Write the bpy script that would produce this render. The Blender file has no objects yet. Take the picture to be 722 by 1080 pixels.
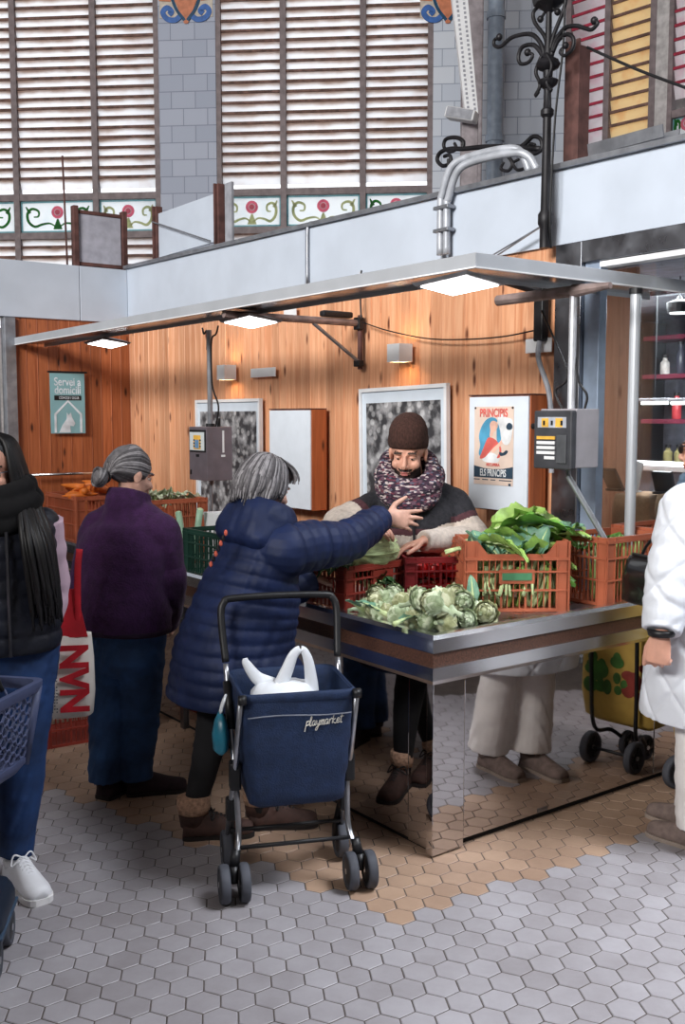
import bpy, bmesh, math, random
from mathutils import Vector, Matrix, Euler, noise
import numpy as np
R = math.radians
PI = math.pi
random.seed(7)
C = bpy.context.scene.collection
sc = bpy.context.scene

# ------------------------------------------------------------------ camera
F_PX = 1070.0
PITCH = math.atan(100 / F_PX)
EYE = Vector((0, 0, 1.65))
cam_d = bpy.data.cameras.new('camera')
cam = bpy.data.objects.new('camera', cam_d)
C.objects.link(cam)
cam.location = EYE
cam.rotation_euler = (PI / 2 - PITCH, 0, 0)
cam_d.sensor_fit = 'VERTICAL'
cam_d.sensor_height = 36.0
cam_d.sensor_width = 24.0
cam_d.lens = 36.0 * F_PX / 1080
cam_d.clip_end = 200
sc.camera = cam
# ------------------------------------------------------------------ light and exposure
sc.view_settings.view_transform = 'Standard'
sc.view_settings.look = 'None'
sc.view_settings.gamma = 1.0
sc.view_settings.use_curve_mapping = False
sc.view_settings.exposure = 0.0
sc.cycles.use_denoising = True
sc.cycles.max_bounces = 8
sc.cycles.sample_clamp_indirect = 6
wd = bpy.data.worlds.new('overcast_sky')
sc.world = wd
wd.use_nodes = True
wd.node_tree.nodes['Background'].inputs[0].default_value = (0.93, 0.96, 1.0, 1)
wd.node_tree.nodes['Background'].inputs[1].default_value = 1.9


def area(name, loc, aim, sx, sy, power, col, spread=180):
    l = bpy.data.lights.new(name, 'AREA')
    l.shape = 'RECTANGLE'
    l.size, l.size_y = sx, sy
    l.energy = power
    l.color = col
    l.spread = math.radians(spread)
    o = bpy.data.objects.new(name, l)
    C.objects.link(o)
    o.location = loc
    o.rotation_euler = (Vector(aim) - Vector(loc)).to_track_quat('-Z', 'Y').to_euler()
    return o


area('front_windows', (-8.0, -7.0, 7.4), (1.0, 5.2, 2.0), 7, 3.6, 3900, (1.0, 0.985, 0.96))
area('right_aisle_fill', (5.0, 1.6, 7.6), (2.6, 2.3, 0), 3.2, 3.2, 240, (0.90, 0.94, 1.0), 62)  # added lamp hung below the roof to brighten the right floor

area('neighbour_shop_fill', (2.2, 6.6, 2.42), (2.2, 6.6, 0), 1.2, 1.2, 150, (1.0, 0.97, 0.95))  # added fill light that brightens the shop interior
# ------------------------------------------------------------------ stall frame:  a = right along the right counter face, b = away along the left face
TH = R(36.6)
UL = Vector((-math.sin(TH), math.cos(TH), 0))
UR = Vector((math.cos(TH), math.sin(TH), 0))
C0 = Vector((0.333, 3.651, 0))
STALL = Matrix.Translation(C0) @ Matrix.Rotation(TH, 4, 'Z')


def W(a, b, z=0.0):
    return STALL @ Vector((a, b, z))


def ray(px, py):
    x = (px - 361) / F_PX
    y = -(py - 540) / F_PX
    c, s = math.cos(PITCH), math.sin(PITCH)
    return Vector((x, c + y * s, -s + y * c))


def ona(px, py, a):
    d = ray(px, py)
    t = ((C0 - EYE).dot(UR) + a) / d.dot(UR)
    p = EYE + t * d - C0
    return Vector((p.dot(UR), p.dot(UL), p.z))


def onb(px, py, b):
    d = ray(px, py)
    t = ((C0 - EYE).dot(UL) + b) / d.dot(UL)
    p = EYE + t * d - C0
    return Vector((p.dot(UR), p.dot(UL), p.z))


def onz(px, py, z):
    d = ray(px, py)
    t = (z - EYE.z) / d.z
    p = EYE + t * d - C0
    return Vector((p.dot(UR), p.dot(UL), p.z))


def ony(px, py, y):
    d = ray(px, py)
    return EYE + d * (y / d.y)


# ------------------------------------------------------------------ materials
MATS = {}


def nodes_of(name):
    m = bpy.data.materials.new(name)
    m.use_nodes = True
    nt = m.node_tree
    return m, nt, nt.nodes['Principled BSDF'], nt.links


def N(nt, typ, **kw):
    n = nt.nodes.new(typ)
    for k, v in kw.items():
        setattr(n, k, v)
    return n


def rgb(r, g, b):
    """8 bit sRGB to linear."""
    f = lambda c: (c / 12.92) if c <= 0.04045 else ((c + 0.055) / 1.055) ** 2.4
    return tuple(f(v / 255) for v in (r, g, b))


def mat(name, col, rough=0.6, metal=0.0, var=0.15, scale=12.0, bump=0.0, bscale=60.0, stretch=(1, 1, 1), spec=0.5, col2=None, coat=0.0, sheen=0.0, trans=0.0, ior=1.45, alpha=1.0):
    """principled material with a noise driven colour variation and an optional noise bump."""
    if name in MATS:
        return MATS[name]
    m, nt, b, L = nodes_of(name)
    tc = N(nt, 'ShaderNodeTexCoord')
    mp = N(nt, 'ShaderNodeMapping')
    mp.inputs['Scale'].default_value = stretch
    L.new(tc.outputs['Object'], mp.inputs[0])
    nz = N(nt, 'ShaderNodeTexNoise')
    nz.inputs['Scale'].default_value = scale
    nz.inputs['Detail'].default_value = 5
    L.new(mp.outputs[0], nz.inputs['Vector'])
    rp = N(nt, 'ShaderNodeValToRGB')
    c2 = col2 if col2 else tuple(max(0, c * (1 - 1.6 * var)) for c in col)
    c1 = col if col2 else tuple(min(1, c * (1 + 1.2 * var)) for c in col)
    rp.color_ramp.elements[0].color = (*c2, 1)
    rp.color_ramp.elements[1].color = (*c1, 1)
    rp.color_ramp.elements[0].position = 0.33
    rp.color_ramp.elements[1].position = 0.67
    L.new(nz.outputs['Fac'], rp.inputs[0])
    L.new(rp.outputs[0], b.inputs['Base Color'])
    b.inputs['Roughness'].default_value = rough
    b.inputs['Metallic'].default_value = metal
    b.inputs['Specular IOR Level'].default_value = spec
    b.inputs['Coat Weight'].default_value = coat
    b.inputs['Sheen Weight'].default_value = sheen
    b.inputs['Transmission Weight'].default_value = trans
    b.inputs['IOR'].default_value = ior
    b.inputs['Alpha'].default_value = alpha
    if bump:
        n2 = N(nt, 'ShaderNodeTexNoise')
        n2.inputs['Scale'].default_value = bscale
        n2.inputs['Detail'].default_value = 3
        L.new(mp.outputs[0], n2.inputs['Vector'])
        bp = N(nt, 'ShaderNodeBump')
        bp.inputs['Strength'].default_value = bump
        bp.inputs['Distance'].default_value = 0.01
        L.new(n2.outputs['Fac'], bp.inputs['Height'])
        L.new(bp.outputs[0], b.inputs['Normal'])
    MATS[name] = m
    return m


def emit(name, col, strength):
    if name in MATS:
        return MATS[name]
    m, nt, b, L = nodes_of(name)
    b.inputs['Base Color'].default_value = (*col, 1)
    b.inputs['Emission Color'].default_value = (*col, 1)
    b.inputs['Emission Strength'].default_value = strength
    MATS[name] = m
    return m


def wood(name, base, dark, knot, per=1.0):
    """varnished pine boards: a hue per board, grain along Z and knots."""
    m, nt, b, L = nodes_of(name)
    g = N(nt, 'ShaderNodeNewGeometry')
    tc = N(nt, 'ShaderNodeTexCoord')
    off = N(nt, 'ShaderNodeVectorMath', operation='SCALE')
    cmb = N(nt, 'ShaderNodeCombineXYZ')
    for i in range(3):
        L.new(g.outputs['Random Per Island'], cmb.inputs[i])
    L.new(cmb.outputs[0], off.inputs[0])
    off.inputs['Scale'].default_value = 17.0
    add = N(nt, 'ShaderNodeVectorMath', operation='ADD')
    L.new(tc.outputs['Object'], add.inputs[0])
    L.new(off.outputs[0], add.inputs[1])
    mp = N(nt, 'ShaderNodeMapping')
    mp.inputs['Scale'].default_value = (30, 30, 1.6)
    L.new(add.outputs[0], mp.inputs[0])
    nz = N(nt, 'ShaderNodeTexNoise')
    nz.inputs['Scale'].default_value = 1.5
    nz.inputs['Detail'].default_value = 6
    nz.inputs['Distortion'].default_value = 0.6
    L.new(mp.outputs[0], nz.inputs['Vector'])
    rp = N(nt, 'ShaderNodeValToRGB')
    rp.color_ramp.elements[0].color = (*dark, 1)
    rp.color_ramp.elements[1].color = (*base, 1)
    rp.color_ramp.elements[0].position = 0.28
    rp.color_ramp.elements[1].position = 0.62
    L.new(nz.outputs['Fac'], rp.inputs[0])
    # board to board value
    hsv = N(nt, 'ShaderNodeHueSaturation')
    mr = N(nt, 'ShaderNodeMapRange')
    mr.inputs['To Min'].default_value = 0.78
    mr.inputs['To Max'].default_value = 1.16
    L.new(g.outputs['Random Per Island'], mr.inputs[0])
    L.new(mr.outputs[0], hsv.inputs['Value'])
    L.new(rp.outputs[0], hsv.inputs['Color'])
    # knots
    mk = N(nt, 'ShaderNodeMapping')
    mk.inputs['Scale'].default_value = (11, 11, 3.6)
    L.new(add.outputs[0], mk.inputs[0])
    vo = N(nt, 'ShaderNodeTexVoronoi')
    vo.inputs['Scale'].default_value = 1.0
    L.new(mk.outputs[0], vo.inputs['Vector'])
    rk = N(nt, 'ShaderNodeValToRGB')
    rk.color_ramp.elements[0].color = (1, 1, 1, 1)
    rk.color_ramp.elements[1].color = (0, 0, 0, 1)
    rk.color_ramp.elements[0].position = 0.07
    rk.color_ramp.elements[1].position = 0.19
    L.new(vo.outputs['Distance'], rk.inputs[0])
    mx = N(nt, 'ShaderNodeMix', data_type='RGBA')
    L.new(rk.outputs[0], mx.inputs['Factor'])
    L.new(hsv.outputs[0], mx.inputs['A'])
    mx.inputs['B'].default_value = (*knot, 1)
    L.new(mx.outputs['Result'], b.inputs['Base Color'])
    b.inputs['Roughness'].default_value = 0.42
    MATS[name] = m
    return m


def steel(name, col=(0.55, 0.56, 0.58), rough=0.2, dirt=0.25, scale=9.0):
    """brushed stainless: uneven gloss and smears."""
    m, nt, b, L = nodes_of(name)
    tc = N(nt, 'ShaderNodeTexCoord')
    nz = N(nt, 'ShaderNodeTexNoise')
    nz.inputs['Scale'].default_value = scale
    nz.inputs['Detail'].default_value = 6
    L.new(tc.outputs['Object'], nz.inputs['Vector'])
    mr = N(nt, 'ShaderNodeMapRange')
    mr.inputs['From Min'].default_value = 0.3
    mr.inputs['From Max'].default_value = 0.75
    mr.inputs['To Min'].default_value = rough * 0.6
    mr.inputs['To Max'].default_value = rough * (1 + 2 * dirt)
    L.new(nz.outputs['Fac'], mr.inputs[0])
    L.new(mr.outputs[0], b.inputs['Roughness'])
    rp = N(nt, 'ShaderNodeValToRGB')
    rp.color_ramp.elements[0].color = (*[c * (1 - dirt * 0.6) for c in col], 1)
    rp.color_ramp.elements[1].color = (*col, 1)
    L.new(nz.outputs['Fac'], rp.inputs[0])
    L.new(rp.outputs[0], b.inputs['Base Color'])
    b.inputs['Metallic'].default_value = 1.0
    MATS[name] = m
    return m


# ------------------------------------------------------------------ mesh builder
class MB:
    def __init__(s, M=None):
        s.bm = bmesh.new()
        s.M = M or Matrix.Identity(4)
        s.mi = 0

    def _v(s, p):
        return s.bm.verts.new(s.M @ Vector(p))

    def _f(s, vs):
        try:
            f = s.bm.faces.new(vs)
            f.material_index = s.mi
            return f
        except ValueError:
            return None

    def box(s, lo, hi, M=None):
        x0, y0, z0 = lo
        x1, y1, z1 = hi
        ps = [(x0, y0, z0), (x1, y0, z0), (x1, y1, z0), (x0, y1, z0), (x0, y0, z1), (x1, y0, z1), (x1, y1, z1), (x0, y1, z1)]
        if M is not None:
            ps = [M @ Vector(p) for p in ps]
        v = [s._v(p) for p in ps]
        for q in ((3, 2, 1, 0), (4, 5, 6, 7), (0, 1, 5, 4), (1, 2, 6, 5), (2, 3, 7, 6), (3, 0, 4, 7)):
            s._f([v[i] for i in q])
        return s

    def bbox(s, lo, hi, r=0.004, M=None):
        """box with bevelled edges (chamfer r)."""
        t = bmesh.new()
        bmesh.ops.create_cube(t, size=1.0)
        lo, hi = Vector(lo), Vector(hi)
        for v in t.verts:
            v.co = Vector((lo[i] + (v.co[i] + .5) * (hi[i] - lo[i]) for i in range(3)))
        bmesh.ops.bevel(t, geom=t.edges[:], offset=r, segments=2, affect='EDGES', profile=0.5)
        s.add(t, M)
        return s

    def add(s, t, M=None):
        T = s.M @ (M if M is not None else Matrix.Identity(4))
        mp = {}
        for v in t.verts:
            mp[v] = s.bm.verts.new(T @ v.co)
        for f in t.faces:
            s._f([mp[v] for v in f.verts])
        t.free()

    def loft(s, rings, cap=True, close=True):
        rv = [[s._v(p) for p in r] for r in rings]
        n = len(rv[0])
        for i in range(len(rv) - 1):
            for j in range(n if close else n - 1):
                k = (j + 1) % n
                s._f([rv[i][j], rv[i][k], rv[i + 1][k], rv[i + 1][j]])
        if cap and close:
            s._f(list(reversed(rv[0])))
            s._f(rv[-1])
        return s

    def tube(s, pts, r, seg=10, cap=True, ell=None, up=None):
        """tube through pts; r a number or a list; ell a list of (rx, ry) on the frame axes."""
        pts = [Vector(p) for p in pts]
        n = len(pts)
        rings = []
        ref = Vector(up) if up else None
        prev = None
        for i, p in enumerate(pts):
            t = (pts[min(i + 1, n - 1)] - pts[max(i - 1, 0)])
            if t.length < 1e-9:
                t = Vector((0, 0, 1))
            t.normalize()
            if ref is not None:
                x = ref - t * ref.dot(t)
                if x.length < 1e-4:
                    x = t.orthogonal()
            elif prev is None:
                x = t.orthogonal()
            else:
                x = prev - t * prev.dot(t)
            x.normalize()
            prev = x
            y = t.cross(x)
            if ell:
                rx, ry = ell[i] if isinstance(ell, list) else ell
            else:
                rx = ry = r[i] if isinstance(r, (list, tuple)) else r
            rings.append([p + x * (rx * math.cos(2 * PI * k / seg)) + y * (ry * math.sin(2 * PI * k / seg)) for k in range(seg)])
        return s.loft(rings, cap)

    def cyl(s, p0, p1, r0, r1=None, seg=16, cap=True):
        return s.tube([p0, p1], [r0, r0 if r1 is None else r1], seg, cap)

    def lathe(s, prof, seg=24, M=None, cap=True):
        """prof: list of (r, z) about local Z."""
        T = M if M is not None else Matrix.Identity(4)
        return s.loft([[T @ Vector((r * math.cos(2 * PI * k / seg), r * math.sin(2 * PI * k / seg), z)) for k in range(seg)] for r, z in prof], cap)

    def ell(s, c, rad, M=None, u=16, v=10):
        t = bmesh.new()
        bmesh.ops.create_uvsphere(t, u_segments=u, v_segments=v, radius=1.0)
        T = Matrix.Translation(Vector(c)) @ (M if M is not None else Matrix.Identity(4)) @ Matrix.Diagonal((*rad, 1))
        s.add(t, T)
        return s

    def prism(s, poly, h, M=None):
        """closed outline in XY raised h along Z."""
        T = M if M is not None else Matrix.Identity(4)
        a = [s._v(T @ Vector((p[0], p[1], 0))) for p in poly]
        b = [s._v(T @ Vector((p[0], p[1], h))) for p in poly]
        n = len(poly)
        for i in range(n):
            j = (i + 1) % n
            s._f([a[i], a[j], b[j], b[i]])
        s._f(list(reversed(a)))
        s._f(b)
        return s

    def quad(s, a, b, c, d):
        return s._f([s._v(p) for p in (a, b, c, d)])

    def build(s, name, mats, parent=None, smooth=False, auto=None):
        bmesh.ops.recalc_face_normals(s.bm, faces=s.bm.faces[:])
        me = bpy.data.meshes.new(name)
        s.bm.to_mesh(me)
        s.bm.free()
        for m in (mats if isinstance(mats, (list, tuple)) else [mats]):
            me.materials.append(m)
        if smooth:
            for p in me.polygons:
                p.use_smooth = True
        if auto is not None:
            for p in me.polygons:
                p.use_smooth = True
            me.set_sharp_from_angle(angle=R(auto))
        o = bpy.data.objects.new(name, me)
        C.objects.link(o)
        if parent is not None:
            o.parent = parent
        return o


def tag(o, label=None, cat=None, group=None, kind=None):
    if label:
        o['label'] = label
    if cat:
        o['category'] = cat
    if group:
        o['group'] = group
    if kind:
        o['kind'] = kind
    return o


def thing(name, loc, label, cat, rz=0.0, group=None):
    o = bpy.data.objects.new(name, None)
    o.empty_display_size = 0.1
    C.objects.link(o)
    o.location = loc
    o.rotation_euler = (0, 0, rz)
    return tag(o, label, cat, group)


def sthing(name, abz, label, cat, group=None, rz=0.0):
    """a thing standing in the stall frame: children use local (a, b, z) offsets."""
    return thing(name, W(*abz), label, cat, TH + rz, group)


def struct(name, mb, mats, **kw):
    return tag(mb.build(name, mats, None, **kw), kind='structure')


def copy_tree(o, parent=None):
    c = o.copy()
    C.objects.link(c)
    if parent is not None:
        c.parent = parent
    for ch in o.children:
        copy_tree(ch, c)
    return c


def text(name, body, size, m, parent, loc, rot, ext=0.001, shear=0.0, sx=1.0, align='CENTER', bold=0.0):
    cu = bpy.data.curves.new(name, 'FONT')
    cu.body = body
    cu.size = size
    cu.extrude = ext
    cu.shear = shear
    cu.align_x = align
    cu.align_y = 'CENTER'
    cu.offset = bold
    cu.materials.append(m)
    o = bpy.data.objects.new(name, cu)
    C.objects.link(o)
    if parent is not None:
        o.parent = parent
    dg = bpy.context.evaluated_depsgraph_get()
    me = bpy.data.meshes.new_from_object(o.evaluated_get(dg))
    me.name = name
    bpy.data.objects.remove(o)
    o = bpy.data.objects.new(name, me)
    C.objects.link(o)
    if parent is not None:
        o.parent = parent
    o.location = loc
    o.rotation_euler = rot
    o.scale = (sx, 1, 1)
    return o


def bez(pts, n=12):
    """Catmull-Rom through pts."""
    pts = [Vector(p) for p in pts]
    P = [pts[0] * 2 - pts[1]] + pts + [pts[-1] * 2 - pts[-2]]
    out = []
    for i in range(1, len(P) - 2):
        p0, p1, p2, p3 = P[i - 1:i + 3]
        for k in range(n):
            t = k / n
            out.append(0.5 * ((2 * p1) + (p2 - p0) * t + (2 * p0 - 5 * p1 + 4 * p2 - p3) * t * t + (3 * p1 - p0 - 3 * p2 + p3) * t ** 3))
    out.append(pts[-1])
    return out


def lerp(a, b, t):
    return a + (b - a) * t
# ================================================================== THE SETTING
M_grout = mat('grout', rgb(78, 70, 66), 0.9, bump=0.3)


def tile_mat(name, c1, c2):
    m, nt, b, L = nodes_of(name)
    g = N(nt, 'ShaderNodeNewGeometry')
    tc = N(nt, 'ShaderNodeTexCoord')
    nz = N(nt, 'ShaderNodeTexNoise')
    nz.inputs['Scale'].default_value = 2.2
    nz.inputs['Detail'].default_value = 8
    nz.inputs['Roughness'].default_value = 0.7
    L.new(tc.outputs['Object'], nz.inputs['Vector'])
    md = N(nt, 'ShaderNodeMath', operation='MULTIPLY_ADD')
    L.new(g.outputs['Random Per Island'], md.inputs[0])
    md.inputs[1].default_value = 0.20
    L.new(nz.outputs['Fac'], md.inputs[2])
    rp = N(nt, 'ShaderNodeValToRGB')
    rp.color_ramp.elements[0].color = (*c1, 1)
    rp.color_ramp.elements[1].color = (*c2, 1)
    rp.color_ramp.elements[0].position = 0.38
    rp.color_ramp.elements[1].position = 0.9
    L.new(md.outputs[0], rp.inputs[0])
    L.new(rp.outputs[0], b.inputs['Base Color'])
    b.inputs['Roughness'].default_value = 0.5
    n2 = N(nt, 'ShaderNodeTexNoise')
    n2.inputs['Scale'].default_value = 14
    L.new(tc.outputs['Object'], n2.inputs['Vector'])
    bp = N(nt, 'ShaderNodeBump')
    bp.inputs['Strength'].default_value = 0.12
    bp.inputs['Distance'].default_value = 0.01
    L.new(n2.outputs['Fac'], bp.inputs['Height'])
    L.new(bp.outputs[0], b.inputs['Normal'])
    MATS[name] = m
    return m


M_tgrey = tile_mat('floor_tile_grey', rgb(132, 127, 130), rgb(164, 161, 166))
M_ttan = tile_mat('floor_tile_tan', rgb(140, 114, 96), rgb(176, 148, 126))

# hexagonal floor tiles, each 9.8 cm across, aligned with the stall
D = 0.098
mb = MB()
mb.mi = 0
mb.quad((-30, -30, -0.002), (30, -30, -0.002), (30, 30, -0.002), (-30, 30, -0.002))
rr = D / math.sqrt(3)
for i in range(-62, 42):
    for j in range(-62, 80):
        a = i * D * math.sqrt(3) / 2 - 0.028
        b = j * D + (D / 2 if i % 2 else 0) + 0.04
        w = W(a, b)
        if w.y < 1.2 or w.y > 8.6 or abs(w.x) > 1.2 + 0.42 * w.y or (a > 0.15 and b > 0.2):
            continue
        # the tan border round the counter
        bl = -0.87 - (b - 1.58) * 0.27 if b > -0.28 else -0.36
        br = -0.30 - 0.04 * a
        tan = (a > bl) and (b > br)
        mb.mi = 2 if tan else 1
        top = []
        bot = []
        dz = random.uniform(-0.0004, 0.0004)
        for k in range(6):
            an = PI / 3 * k
            top.append(mb._v(W(a + (rr - 0.0045) * math.cos(an), b + (rr - 0.0045) * math.sin(an), dz)))
            bot.append(mb._v(W(a + (rr - 0.0022) * math.cos(an), b + (rr - 0.0022) * math.sin(an), -0.0019)))
        mb._f(top)
        for k in range(6):
            mb._f([bot[k], bot[(k + 1) % 6], top[(k + 1) % 6], top[k]])
struct('floor', mb, [M_grout, M_tgrey, M_ttan])

# ------------------------------------------------------------------ the hall far behind
HALL = Matrix.Translation((0, 14, 0)) @ Matrix.Rotation(-math.atan(0.09), 4, 'Z')


def onm(px, py, M, y=0.0):
    """the point of the plane local y = const of frame M seen at a pixel, in local coordinates."""
    I = M.inverted()
    o = I @ EYE
    d = (I.to_3x3() @ ray(px, py))
    t = (y - o.y) / d.y
    return o + d * t


M_walltile = None


def glazed(name, c1, c2, grout, tw, th_, rough=0.25):
    m, nt, b, L = nodes_of(name)
    tc = N(nt, 'ShaderNodeTexCoord')
    mp = N(nt, 'ShaderNodeMapping')
    mp.inputs['Rotation'].default_value = (PI / 2, 0, 0)
    L.new(tc.outputs['Object'], mp.inputs[0])
    br = N(nt, 'ShaderNodeTexBrick')
    br.inputs['Scale'].default_value = 1.0
    br.inputs['Brick Width'].default_value = tw
    br.inputs['Row Height'].default_value = th_
    br.inputs['Mortar Size'].default_value = 0.006
    br.inputs['Color1'].default_value = (*c1, 1)
    br.inputs['Color2'].default_value = (*c2, 1)
    br.inputs['Mortar'].default_value = (*grout, 1)
    L.new(mp.outputs[0], br.inputs['Vector'])
    L.new(br.outputs['Color'], b.inputs['Base Color'])
    b.inputs['Roughness'].default_value = rough
    MATS[name] = m
    return m


M_pil = glazed('glazed_wall_tile', rgb(196, 202, 212), rgb(178, 186, 200), rgb(140, 148, 164), 0.33, 0.165 * 1.35)
M_frame = mat('window_frame_paint', rgb(116, 104, 106), 0.6)
M_plaster = mat('hall_plaster', rgb(170, 166, 166), 0.9, bump=0.2)


def louvre_mat(name, col, dirt, f=0.75, shade_band=None):
    """frosted glass slats with patchy dirt and optional shading painted along the upper edge."""
    m, nt, b, L = nodes_of(name)
    tc = N(nt, 'ShaderNodeTexCoord')
    nz = N(nt, 'ShaderNodeTexNoise')
    nz.inputs['Scale'].default_value = 5.0
    nz.inputs['Detail'].default_value = 6
    L.new(tc.outputs['Object'], nz.inputs['Vector'])
    rp = N(nt, 'ShaderNodeValToRGB')
    rp.color_ramp.elements[0].color = (*dirt, 1)
    rp.color_ramp.elements[1].color = (*col, 1)
    rp.color_ramp.elements[0].position = 0.25
    rp.color_ramp.elements[1].position = 0.5
    L.new(nz.outputs['Fac'], rp.inputs[0])
    out = rp.outputs[0]
    if shade_band:
        # brown shading painted along the upper edge of every slat, ragged at its foot
        pitch, phase, scol = shade_band
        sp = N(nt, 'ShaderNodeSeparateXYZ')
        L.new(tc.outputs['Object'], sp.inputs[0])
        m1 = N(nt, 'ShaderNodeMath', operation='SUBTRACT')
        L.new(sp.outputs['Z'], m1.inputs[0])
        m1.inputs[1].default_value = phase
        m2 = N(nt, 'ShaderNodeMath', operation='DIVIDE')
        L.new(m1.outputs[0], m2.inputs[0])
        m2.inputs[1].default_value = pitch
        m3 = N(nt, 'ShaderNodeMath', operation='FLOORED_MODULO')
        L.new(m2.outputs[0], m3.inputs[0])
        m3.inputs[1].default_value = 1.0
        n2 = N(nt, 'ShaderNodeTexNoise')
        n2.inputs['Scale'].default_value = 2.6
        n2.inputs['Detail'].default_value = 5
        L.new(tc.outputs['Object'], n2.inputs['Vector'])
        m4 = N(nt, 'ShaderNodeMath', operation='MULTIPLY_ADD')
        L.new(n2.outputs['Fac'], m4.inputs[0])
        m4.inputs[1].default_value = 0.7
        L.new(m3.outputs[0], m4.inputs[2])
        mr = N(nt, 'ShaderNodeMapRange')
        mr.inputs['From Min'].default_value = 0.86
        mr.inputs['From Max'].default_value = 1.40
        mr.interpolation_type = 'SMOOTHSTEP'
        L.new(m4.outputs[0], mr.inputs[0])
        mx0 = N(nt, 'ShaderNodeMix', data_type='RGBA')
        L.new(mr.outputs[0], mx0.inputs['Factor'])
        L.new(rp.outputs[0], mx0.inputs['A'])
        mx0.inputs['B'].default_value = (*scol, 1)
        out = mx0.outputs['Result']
    tr = N(nt, 'ShaderNodeBsdfTranslucent')
    L.new(out, tr.inputs['Color'])
    L.new(out, b.inputs['Base Color'])
    b.inputs['Roughness'].default_value = 0.5
    mx = N(nt, 'ShaderNodeMixShader')
    mx.inputs[0].default_value = f
    L.new(b.outputs[0], mx.inputs[1])
    L.new(tr.outputs[0], mx.inputs[2])
    L.new(mx.outputs[0], nt.nodes['Material Output'].inputs['Surface'])
    MATS[name] = m
    return m


M_lv_red = louvre_mat('red_glass_slat', rgb(235, 90, 100), rgb(190, 30, 60), 0.8)
M_lv_yel = louvre_mat('amber_glass_slat', (0.95, 0.80, 0.55), (0.88, 0.62, 0.36), 0.8)
M_rail_red = mat('crimson_slat_rail', rgb(150, 36, 60), 0.7, var=0.2)
M_lv_pink = louvre_mat('milky_pink_slat', (0.95, 0.91, 0.93), (0.92, 0.72, 0.78), 0.85)
M_rail = mat('rusty_slat_rail', rgb(104, 78, 70), 0.8, var=0.3)
M_sg_white = louvre_mat('leaded_white_glass', (0.93, 0.95, 0.96), (0.85, 0.9, 0.92), 0.85)
M_sg_green = louvre_mat('leaded_green_glass', rgb(60, 150, 70), rgb(35, 110, 60), 0.8)
M_sg_olive = louvre_mat('leaded_olive_glass', rgb(206, 208, 172), rgb(168, 174, 138), 0.8)
M_sg_pink = louvre_mat('leaded_pink_glass', rgb(235, 150, 170), rgb(200, 110, 140), 0.8)
M_sg_blue = louvre_mat('leaded_pale_blue_border', rgb(170, 210, 215), rgb(140, 190, 200), 0.8)


def stroke(mb, pts, w, y, th=0.004, M=None):
    """flat ribbon of width w (number or list) in the local XZ plane at y."""
    n = len(pts)
    L_, R_ = [], []
    for i, p in enumerate(pts):
        p = Vector((p[0], p[1]))
        q0 = Vector(pts[max(i - 1, 0)][:2])
        q1 = Vector(pts[min(i + 1, n - 1)][:2])
        t = (q1 - q0)
        t = t.normalized() if t.length > 1e-9 else Vector((1, 0))
        nn = Vector((-t.y, t.x))
        ww = w[i] if isinstance(w, (list, tuple)) else w
        L_.append(p + nn * ww / 2)
        R_.append(p - nn * ww / 2)
    rings = []
    for l, r in zip(L_, R_):
        rings.append([Vector((l.x, y, l.y)), Vector((r.x, y, r.y)), Vector((r.x, y + th, r.y)), Vector((l.x, y + th, l.y))])
    if M is not None:
        rings = [[M @ p for p in r] for r in rings]
    mb.loft(rings)


def curl(cx, cz, r0, r1, a0, a1, n=22):
    """spiral from radius r0 at angle a0 to r1 at a1."""
    return [(cx + lerp(r0, r1, k / n) * math.cos(lerp(a0, a1, k / n)), cz + lerp(r0, r1, k / n) * math.sin(lerp(a0, a1, k / n))) for k in range(n + 1)]


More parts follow.
